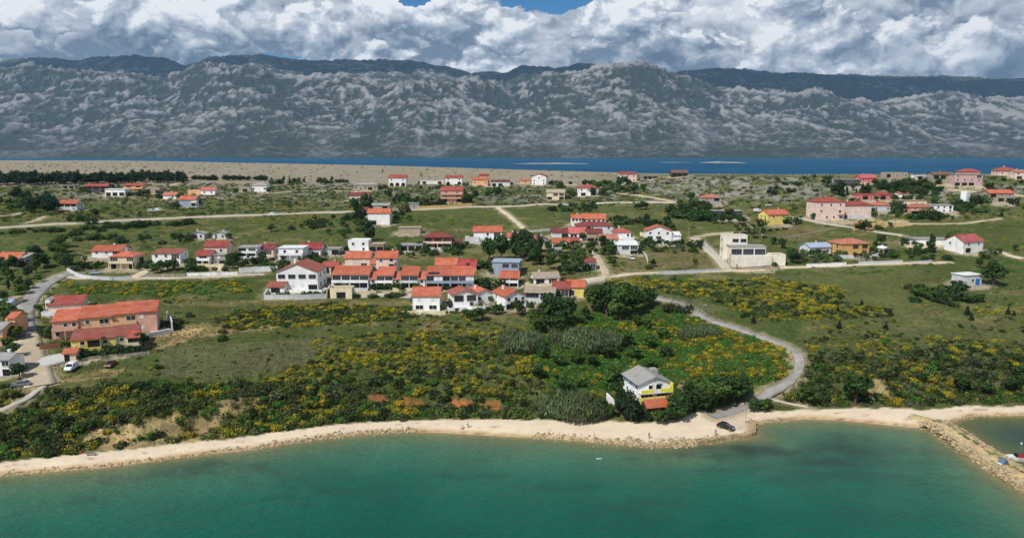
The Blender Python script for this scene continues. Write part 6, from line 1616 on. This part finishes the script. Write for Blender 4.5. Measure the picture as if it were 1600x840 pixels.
# round the beach house and along the bank
for a in ((976, 654, 44), (986, 659, 52), (994, 657, 38), (1012, 658, 20), (968, 646, 36)): plant(*a, 'pine', wide=1.1)
for a in ((1031, 662, 27), (1044, 661, 28), (1058, 656, 42), (1064, 648, 40), (1052, 640, 28), (1088, 642, 40), (1102, 640, 46), (1116, 636, 48), (1130, 630, 50), (1146, 628, 48), (1158, 622, 40), (1104, 622, 34), (1128, 614, 36), (1178, 644, 24), (1190, 642, 22), (1200, 638, 18), (965, 622, 28), (978, 612, 26), (952, 598, 22), (1075, 618, 26)):
    plant(*a, 'broad', wide=1.15)
plant(1110, 641, 14, 'garden', 'bush with pinkish purple blossom beside the beach road grove')
for a in ((898, 648, 46), (886, 650, 38), (910, 650, 40), (874, 642, 40), (926, 652, 30)): plant(*a, 'reed', wide=1.3)
for a in ((940, 650, 32), (955, 652, 24), (866, 634, 26), (930, 640, 28)): plant(*a, 'broad')
plant(1336, 632, 52, 'broad', 'big dark rounded tree on the bank above the eastern beach', wide=1.25); plant(1264, 632, 38, 'broad', wide=1.2); plant(1250, 628, 24, 'broad'); plant(1290, 630, 22, 'broad')
for a in ((1452, 588, 22), (1502, 614, 34), (1596, 602, 36), (1580, 612, 28), (1440, 596, 16), (1540, 618, 24)): plant(*a, 'broad', wide=1.2)
for a in ((1511, 492, 15), (1518, 500, 12), (1575, 491, 14), (1584, 493, 9), (1384, 515, 13), (1463, 562, 15), (1311, 513, 14), (1346, 478, 11), (1309, 487, 9), (1600, 520, 9), (1177, 505, 14), (1148, 480, 11)): plant(*a, 'conifer')
cluster([(1410, 448), (1480, 455), (1520, 470), (1500, 482), (1420, 470)], 18, 9, 16, ['garden', 'broad'], wide=1.5)
# along the western street and the pink row
for a in ((20, 505, 30), (8, 498, 32), (24, 530, 26), (12, 545, 22), (20, 558, 24), (30, 592, 28), (60, 486, 13), (78, 528, 20), (66, 527, 16), (108, 524, 20), (216, 546, 28), (224, 540, 22), (5, 470, 18), (34, 460, 20), (44, 452, 18)): plant(*a, 'broad', wide=1.25)
for i in range(9): plant(122 + i * 10.5, 558 - i * .9, 16, 'garden', wide=1.15)
for i in range(5): plant(64 + i * 11, 541 - i * .6, 7, 'garden', wide=1.2)
plant(272, 512, 14, 'garden'); plant(278, 506, 11, 'garden'); plant(297, 495, 9, 'garden'); plant(348, 520, 9, 'garden'); plant(347, 532, 11, 'garden'); plant(249, 575, 9, 'garden', wide=1.3); plant(237, 598, 7, 'garden', wide=1.3)
for a in ((3, 606, 8), (12, 605, 8), (21, 604, 8)): plant(*a, 'garden')
for a in ((435, 464, 10), (447, 464, 9), (480, 463, 11), (489, 463, 12), (498, 463, 8), (561, 464, 10), (581, 464, 9), (601, 450, 13), (592, 450, 12), (610, 450, 12), (631, 443, 6), (641, 443, 6), (650, 443, 6), (528, 450, 12), (540, 449, 11), (700, 452, 10), (746, 446, 12), (757, 446, 15), (771, 452, 22), (768, 420, 16), (749, 418, 14), (690, 448, 8), (617, 463, 9), (607, 464, 8), (626, 463, 9)): plant(*a, 'garden', wide=1.2)
plant(985, 395, 8, 'garden', 'reddish leaved bush before the white flat roofed garage house')

# garden greenery close to the houses
for (mx, my, mw, sn, mh, ct) in list(LAND_MARKS):
    if my < 296 or mx < 5 or mx > 1595: continue
    for sd_ in (-1, 1):
        if tr_rng.random() < .55:
            plant(mx + sd_ * (mw * .5 + tr_rng.uniform(2, 7)), my + tr_rng.uniform(-2, 4), tr_rng.uniform(7, 14) * (.7 + my / 900), ('garden', 'leafy', 'garden', 'broad')[tr_rng.integers(4)], wide=1.15)

# ============================================================ SCRUB ON THE SLOPES
ZONES = [  # polygon, density, broom share, size range, kind of the rest
 ([(-200, 640), (60, 612), (140, 604), (350, 600), (430, 602), (640, 590), (800, 620), (880, 640), (880, 652), (700, 654), (560, 657), (400, 677), (350, 684), (200, 700), (0, 720), (-200, 740)], .97, .13, (1.2, 2.5), 'green'),
 ([(90, 610), (350, 598), (440, 600), (640, 566), (640, 610), (420, 640), (230, 640), (80, 640)], .65, .52, (.9, 1.7), 'green'),
 ([(400, 590), (500, 560), (560, 545), (640, 520), (830, 540), (870, 600), (880, 640), (640, 640), (420, 650)], .88, .46, (.9, 1.8), 'green'),
 ([(480, 530), (620, 520), (760, 505), (830, 540), (640, 570), (520, 590)], .55, .55, (.7, 1.5), 'green'),
 ([(560, 486), (700, 490), (800, 510), (820, 540), (640, 530), (560, 505)], .35, .45, (.6, 1.3), 'green'),
 ([(330, 498), (420, 480), (520, 476), (640, 480), (650, 496), (560, 506), (350, 514)], .94, .36, (1.0, 1.9), 'green'),
 ([(100, 446), (380, 437), (392, 455), (250, 462), (120, 462)], .85, .45, (.9, 1.8), 'fresh'),
 ([(230, 462), (340, 458), (350, 470), (240, 472)], .3, .5, (.6, 1.2), 'green'),
 ([(948, 436), (1200, 437), (1320, 450), (1320, 476), (1280, 490), (1150, 480), (1060, 462), (950, 450)], .95, .46, (1.0, 2.0), 'green'),
 ([(1140, 478), (1320, 470), (1395, 484), (1390, 494), (1260, 500), (1160, 500)], .8, .46, (.9, 1.8), 'green'),
 ([(1020, 480), (1130, 505), (1225, 545), (1236, 580), (1205, 606), (1130, 610), (1060, 580), (1000, 560)], .96, .36, (1.0, 2.0), 'fresh'),
 ([(850, 480), (1000, 500), (1060, 560), (1130, 600), (1140, 630), (1060, 625), (960, 640), (880, 640), (830, 560)], .93, .10, (.8, 2.0), 'fresh'),
 ([(1258, 556), (1400, 560), (1480, 540), (1760, 570), (1760, 628), (1500, 632), (1280, 634), (1215, 628)], .97, .22, (1.1, 2.3), 'green'),
 ([(1380, 520), (1600, 536), (1760, 540), (1760, 575), (1480, 575), (1400, 560), (1260, 556), (1260, 530)], .55, .40, (.7, 1.5), 'green'),
 ([(1250, 500), (1400, 496), (1420, 515), (1280, 530)], .25, .45, (.6, 1.2), 'green'),
 ([(1550, 465), (1760, 460), (1760, 530), (1480, 520)], .28, .4, (.7, 1.4), 'green'),
 ([(1400, 440), (1600, 425), (1760, 425), (1760, 465), (1420, 480)], .12, .25, (.6, 1.3), 'fresh'),
 ([(640, 470), (720, 490), (860, 520), (850, 545), (760, 520), (660, 500)], .4, .4, (.7, 1.4), 'green'),
 ([(380, 338), (520, 334), (540, 345), (400, 350)], .5, .7, (.9, 1.8), 'green'),
 ([(0, 362), (560, 336), (780, 332), (780, 380), (600, 400), (100, 400), (0, 395)], .18, .10, (.8, 2.0), 'fresh'),
 ([(0, 286), (800, 290), (1000, 300), (1000, 322), (700, 322), (400, 334), (0, 350)], .30, .04, (1.0, 2.4), 'green'),
 ([(-300, 251), (400, 255), (800, 266), (1000, 272), (1000, 280), (-300, 284)], .12, .0, (.8, 2.4), 'green'),
 ([(1000, 278), (1760, 276), (1760, 345), (1200, 340), (1000, 312)], .32, .04, (1.0, 2.6), 'green'),
 ([(800, 335), (1300, 345), (1760, 345), (1760, 425), (1000, 430), (800, 430)], .13, .08, (.7, 1.8), 'fresh'),
 ([(-200, 440), (120, 440), (60, 520), (-200, 600)], .25, .05, (.8, 1.6), 'fresh'),
 ([(130, 470), (640, 500), (520, 560), (400, 595), (130, 600)], .05, .3, (.5, 1.1), 'green'),
]
sg = np.random.default_rng(1234)
def scrub_grid(y0, y1, sp):
    ys = np.arange(y0, y1, sp); out = []
    for y in ys:
        xs = np.arange(-.86 * y, .86 * y, sp); out.append(np.stack([xs, np.full_like(xs, y)], 1))
    q = np.concatenate(out); return q + sg.uniform(-.5, .5, q.shape) * sp
cand = np.concatenate([scrub_grid(150, 262, 1.75), scrub_grid(262, 330, 2.3), scrub_grid(330, 640, 3.2), scrub_grid(640, 1900, 11.0)])
cz = hz(cand[:, 0], cand[:, 1]); cpx, cpy = project(cand[:, 0], cand[:, 1], cz)
ok = np.ones(len(cand), bool)
for Q_, w_ in ROAD_LINES:
    bb = (cand[:, 0] > Q_[:, 0].min() - 9) & (cand[:, 0] < Q_[:, 0].max() + 9) & (cand[:, 1] > Q_[:, 1].min() - 9) & (cand[:, 1] < Q_[:, 1].max() + 9)
    ib = np.nonzero(bb)[0]
    if len(ib): ok[ib[seg_dist(cand[ib, 0], cand[ib, 1], [tuple(t) for t in Q_]) < w_ / 2 + 1.1]] = False
for fx, fy, fr_ in FOOT:
    ok &= (cand[:, 0] - fx) ** 2 + (cand[:, 1] - fy) ** 2 > fr_ ** 2
bt = np.interp(cpx, bx[:, 0], bx[:, 1])
ok &= cpy < bt - 2.0
cliffs = [[(122, 694), (150, 672), (205, 664), (240, 652), (300, 650), (345, 657), (350, 684), (240, 702), (130, 708)], [(335, 640), (360, 624), (398, 622), (400, 632), (345, 656)],
          *REDP, [(1356, 624), (1362, 594), (1378, 592), (1392, 606), (1370, 624)], [(1050, 610), (1062, 594), (1082, 592), (1075, 612)]]
for c_ in cliffs: ok &= ~(inpoly(cpx, cpy, c_) & (sg.random(len(cand)) < (.97 if c_ in REDP else .72)))
dens = np.zeros(len(cand)); brm = np.zeros(len(cand)); smin = np.zeros(len(cand)); smax = np.zeros(len(cand)); kindc = np.zeros(len(cand), int)
jn = fbm(cand[:, 0] / 10, cand[:, 1] / 10, 2, 211) * 8
for poly, dn_, bf, (s0, s1), kd in ZONES:
    mk = inpoly(cpx + jn, cpy + jn * .5, poly) & (dn_ > dens)
    dens[mk] = dn_; brm[mk] = bf; smin[mk] = s0; smax[mk] = s1; kindc[mk] = 1 if kd == 'green' else 2
cl_ = fbm(cand[:, 0] / 9, cand[:, 1] / 9, 3, 221); cl2 = fbm(cand[:, 0] / 16, cand[:, 1] / 12, 3, 231)
pick = ok & (sg.random(len(cand)) < np.clip(dens * (1 + .9 * cl_ * (dens < .9)), 0, 1))
cand, cz, cpx, cpy, brm, smin, smax, kindc, cl2 = [a[pick] for a in (cand, cz, cpx, cpy, brm, smin, smax, kindc, cl2)]
is_b = brm + cl2 * .8 + sg.normal(0, .24, len(cand)) > .46
sz = smin + (smax - smin) * sg.random(len(cand)) ** 1.3
dep_ = depth(cand[:, 0], cand[:, 1], cz)
inview = (cpx > 8) & (cpx < 1592)
show = np.where(inview, sz / dep_, 0)
AREAS = [(0, 420, 'on the bank above the western beach'), (420, 700, 'on the scarp above the middle beach'), (700, 960, 'in the gully west of the beach house'), (960, 1240, 'beside the winding asphalt road'), (1240, 1601, 'on the bank above the eastern beach')]
def scatter(mask, arrs, meshes, nm, adj, cat, stuff_name, stuff_label, limit=300):
    ii = np.nonzero(mask)[0]
    order = ii[np.argsort(-show[ii])]
    single = order[:limit]; rest = order[limit:]
    for q in single:
        v = int(sg.integers(len(meshes))); s = float(sz[q])
        o = link(nm, meshes[v], None, (float(cand[q, 0]), float(cand[q, 1]), float(cz[q]) - .12 * s), (0, 0, float(sg.uniform(0, 6.28))), (s, s, s * float(sg.uniform(.8, 1.15))))
        ar = next((t[2] for t in AREAS if t[0] <= cpx[q] < t[1]), AREAS[-1][2])
        tag(o, adj + ' ' + ar, cat, nm.replace('_', ' ') + ' group ' + ar)
    VV, FF, CC = [], [], []; n0 = 0
    vi = sg.integers(0, len(arrs), len(rest)); th = sg.uniform(0, 6.28, len(rest)); sh_ = sg.uniform(.8, 1.15, len(rest)); br = sg.uniform(.78, 1.22, len(rest))
    for t, q in enumerate(rest):
        V, F, Cc = arrs[vi[t]]; 
        if dep_[q] > 330: V, F, Cc = V[:len(V) // 8 * 4], F[:len(F) // 2], Cc[:len(V) // 8 * 4]
        c, s_ = math.cos(th[t]), math.sin(th[t]); s = sz[q]
        X = np.empty_like(V); X[:, 0] = (V[:, 0] * c - V[:, 1] * s_) * s + cand[q, 0]; X[:, 1] = (V[:, 0] * s_ + V[:, 1] * c) * s + cand[q, 1]; X[:, 2] = V[:, 2] * s * sh_[t] + cz[q] - .12 * s
        VV.append(X); FF.append(F + n0); CC.append(Cc * br[t]); n0 += len(V)
    if VV:
        o = link(stuff_name, np_mesh(stuff_name, np.concatenate(VV), np.concatenate(FF), [LEAF], np.concatenate(CC)))
        tag(o, stuff_label, cat, kind='stuff')
    
scatter(is_b, BROOM, BUSH_M['broom'], 'broom_bush', 'yellow flowering broom bush', 'broom', 'broom_scrub', 'dense yellow flowering broom scrub spread over the coastal slopes')
scatter(~is_b & (kindc == 1), GREEN_B, BUSH_M['green'], 'green_shrub', 'dark green rounded shrub', 'shrub', 'green_scrub', 'dense dark green scrub covering banks and meadow edges')
scatter(~is_b & (kindc == 2), FRESH_B, BUSH_M['fresh'], 'leafy_shrub', 'low bright green leafy shrub', 'shrub', 'leafy_undergrowth', 'bright green leafy undergrowth in the gully and meadows')
# grass and weeds of the meadows
gq = np.concatenate([scrub_grid(165, 260, 1.05), scrub_grid(260, 420, 1.9), scrub_grid(420, 640, 4.0)])
gz = hz(gq[:, 0], gq[:, 1]); gx_, gy_ = project(gq[:, 0], gq[:, 1], gz)
gok = (gy_ < np.interp(gx_, bx[:, 0], bx[:, 1]) - 3) & (sg.random(len(gq)) < np.clip(.45 + .9 * fbm(gq[:, 0] / 8, gq[:, 1] / 8, 3, 241), .05, 1)) & (gy_ > 284)
for Q_, w_ in ROAD_LINES:
    bb = (gq[:, 0] > Q_[:, 0].min() - 9) & (gq[:, 0] < Q_[:, 0].max() + 9) & (gq[:, 1] > Q_[:, 1].min() - 9) & (gq[:, 1] < Q_[:, 1].max() + 9)
    ib = np.nonzero(bb)[0]
    if len(ib): gok[ib[seg_dist(gq[ib, 0], gq[ib, 1], [tuple(t) for t in Q_]) < w_ / 2 + .3]] = False
gq, gz = gq[gok], gz[gok]; n = len(gq) * 3
P = np.repeat(np.concatenate([gq, gz[:, None] + .12], 1), 3, 0) + sg.normal(0, .3, (n, 3)) * np.array([1, 1, .15])
V, F = quads(P, np.tile(np.array([0, -.3, .8]), (n, 1)), .26, sg, 1.2)
tc_ = np.clip(.5 + fbm(P[:, 0] / 20, P[:, 1] / 20, 3, 251) * 1.2 + sg.normal(0, .2, n), 0, 1)[:, None]
gc = np.array(lin((92, 102, 52)))[None] * tc_ + np.array(lin((118, 112, 72)))[None] * (1 - tc_); gc *= sg.uniform(.7, 1.25, (n, 1))
o = link('meadow_grass', np_mesh('meadow_grass', V, F, [LEAF], np.repeat(gc, 4, 0))); tag(o, 'patchy green and dry meadow grass over the slope', 'grass', kind='stuff')


# ============================================================ STONES
STONE_M = plaster('pale_limestone', lin((196, 176, 138)), .5, .95, 1.3, .1)
def stone_arrays(seed):
    g = np.random.default_rng(seed); b = bmesh.new(); bmesh.ops.create_icosphere(b, subdivisions=1, radius=1.0)
    V = np.array([v.co[:] for v in b.verts]); F = np.array([[v.index for v in f.verts] for f in b.faces]); b.free()
    V = V * (1 + g.normal(0, .16, (len(V), 1))) * np.array([1.0, g.uniform(.65, .95), g.uniform(.5, .75)])
    return V, F
ST = [stone_arrays(500 + i) for i in range(6)]
ST_ME = [np_mesh('boulder', v, f, [STONE_M]) for v, f in ST]
spots = []   # along a pixel line: (points, count, lateral spread in m, size range, label)
def line_spots(pts, n, spread, s0, s1, lab, lev=None, off=0.0):
    Wp = [np.array(at_level(*p), float) if lev is not None else np.array(gpt(*p)[:2]) for p in pts]
    Q_, N_ = ribbon_frames(Wp, .5)
    for _ in range(n):
        i = sg.integers(len(Q_)); o = sg.normal(0, spread) + off; q = Q_[i] + N_[i] * o
        spots.append((q[0], q[1], float(s0 + (s1 - s0) * sg.random() ** 2.0), lab, lev, o))
line_spots([(830, 680), (870, 682), (900, 684), (960, 689), (1000, 692), (1040, 693), (1090, 690), (1130, 686)], 300, 1.0, .14, .6, 'pale boulder in the riprap below the beach house')
line_spots([(960, 690), (1000, 694), (1045, 695), (1090, 691)], 170, .9, .2, .75, 'pale boulder in the riprap below the beach house')
line_spots([(0, 741), (60, 736), (150, 729), (240, 718), (330, 706), (400, 699)], 330, .5, .10, .40, 'pale stone along the waterline of the western beach')
line_spots([(400, 700), (450, 690), (520, 681), (580, 675), (650, 672)], 460, .7, .12, .5, 'pale stone in the rocky shore edge of the middle beach')
line_spots([(1170, 661), (1200, 658), (1240, 655)], 90, .5, .18, .42, 'pale stone along the low eastern beach edge')
line_spots([(1490, 656), (1520, 650), (1600, 648), (1700, 647)], 150, .5, .18, .42, 'pale stone edging the harbour beach')
for sgn, nn in ((1, 900), (-1, 900)):
    Qj, Nj = ribbon_frames(JET, .5)
    for _ in range(nn):
        i = sg.integers(10, len(Qj)); o = sgn * abs(sg.normal(3.3, .6)); q = Qj[i] + Nj[i] * o
        spots.append((q[0], q[1], float(.14 + .55 * sg.random() ** 2.4), 'pale block on the flank of the breakwater', 'jet', o))
pts_ = []
for (x, y, s, lab, lev, o) in spots:
    if lev == 'jet': z = np.interp(o, sec, hgt)
    else: z = max(float(hz(x, y)), -.1)
    px, py = project(x, y, z); pts_.append((s / float(depth(x, y, z)) if 5 < px < 1595 else 0, x, y, z, s, lab))
pts_.sort(key=lambda t: -t[0])
for (sh_, x, y, z, s, lab) in pts_[:300]:
    o = link('boulder', ST_ME[sg.integers(6)], None, (x, y, z + s * .1), tuple(sg.uniform(-.5, .5, 2)) + (float(sg.uniform(0, 6.28)),), (s, s, s)); tag(o, lab, 'boulder', 'boulders: ' + lab)
VV, FF = [], []; n0 = 0
for (sh_, x, y, z, s, lab) in pts_[300:]:
    V, F = ST[sg.integers(6)]; t = sg.uniform(0, 6.28); c, s_ = math.cos(t), math.sin(t)
    VV.append(np.stack([(V[:, 0] * c - V[:, 1] * s_) * s + x, (V[:, 0] * s_ + V[:, 1] * c) * s + y, V[:, 2] * s + z + s * .1], 1)); FF.append(F + n0); n0 += len(V)
o = link('shore_rubble', np_mesh('shore_rubble', np.concatenate(VV), np.concatenate(FF), [STONE_M])); tag(o, 'small pale rubble along beaches and breakwater', 'rubble', kind='stuff')
# loose stones of the karst pasture
fq = np.concatenate([scrub_grid(300, 420, 3.2), scrub_grid(420, 760, 3.6)])
fz = hz(fq[:, 0], fq[:, 1]); fpx, fpy = project(fq[:, 0], fq[:, 1], fz)
fk = (fpy < 322) & (fpy > 272) & (sg.random(len(fq)) < np.clip(.25 + 1.3 * fbm(fq[:, 0] / 18, fq[:, 1] / 18, 3, 281) + .25 * (fpx > 980), 0, .9))
fq, fz = fq[fk], fz[fk]; VV, FF = [], []; n0 = 0
for (x, y), z in zip(fq, fz):
    V, F = ST[sg.integers(6)]; s = .25 + .9 * sg.random() ** 2.5
    VV.append(V * s + np.array([x, y, z + .05])); FF.append(F + n0); n0 += len(V)
o = link('field_stones', np_mesh('field_stones', np.concatenate(VV), np.concatenate(FF), [plaster('grey_karst', lin((158, 154, 142)), .5, .95, 1.0, .1)])); tag(o, 'loose grey karst stones strewn over the rocky pasture', 'stones', kind='stuff')
# weeds on the crown of the breakwater
Qj, Nj = ribbon_frames(JET, .5)
for i in range(46):
    q = Qj[int(12 + i * (len(Qj) - 30) / 46)] + Nj[0] * float(sg.normal(1.3, .5)); s = float(sg.uniform(.3, .6))
    o = link('leafy_shrub', BUSH_M['fresh'][i % 3], None, (q[0], q[1], 1.3), (0, 0, i * 1.7), (s * 1.6, s, s * .5)); tag(o, 'low green weed growing on the sandy crown of the breakwater', 'shrub', 'weeds on the breakwater')

# ---- tiny houses on the far shore
mf = MB(); mf.extrude([(-4, 0), (4, 0), (4, 5), (0, 7), (-4, 5)], 'x', -6, 6, 0)
me_f = mf.mesh('far_house', plaster('far_wall', lin((150, 148, 142))))
for (a, b, nn) in ((290, 310, 3), (560, 620, 4), (130, 170, 3), (935, 985, 9), (1080, 1130, 4), (880, 900, 3), (1240, 1360, 6), (1440, 1580, 4), (400, 520, 3)):
    for _ in range(nn):
        px = float(sg.uniform(a, b)); x = (px - 800) / FPX * 7480; u_ = x / 7480
        j = int((u_ + 1.15) / 2.3 * (MU - 1)); col = mz[:, j]; k_ = int(np.argmax(col > sg.uniform(4, 16)))
        yy = ml[k_]; o = link('far_house', me_f, None, (u_ * yy, yy, col[k_] - 1), (0, 0, float(sg.uniform(-.5, .5)))); tag(o, 'tiny pale house on the far shore at the foot of the mountains', 'house', 'tiny pale houses on the far shore')

for o in bpy.data.objects:
    if o.get('label') and len(o['label'].split()) > 16: print('LONG', o.name, o['label'])
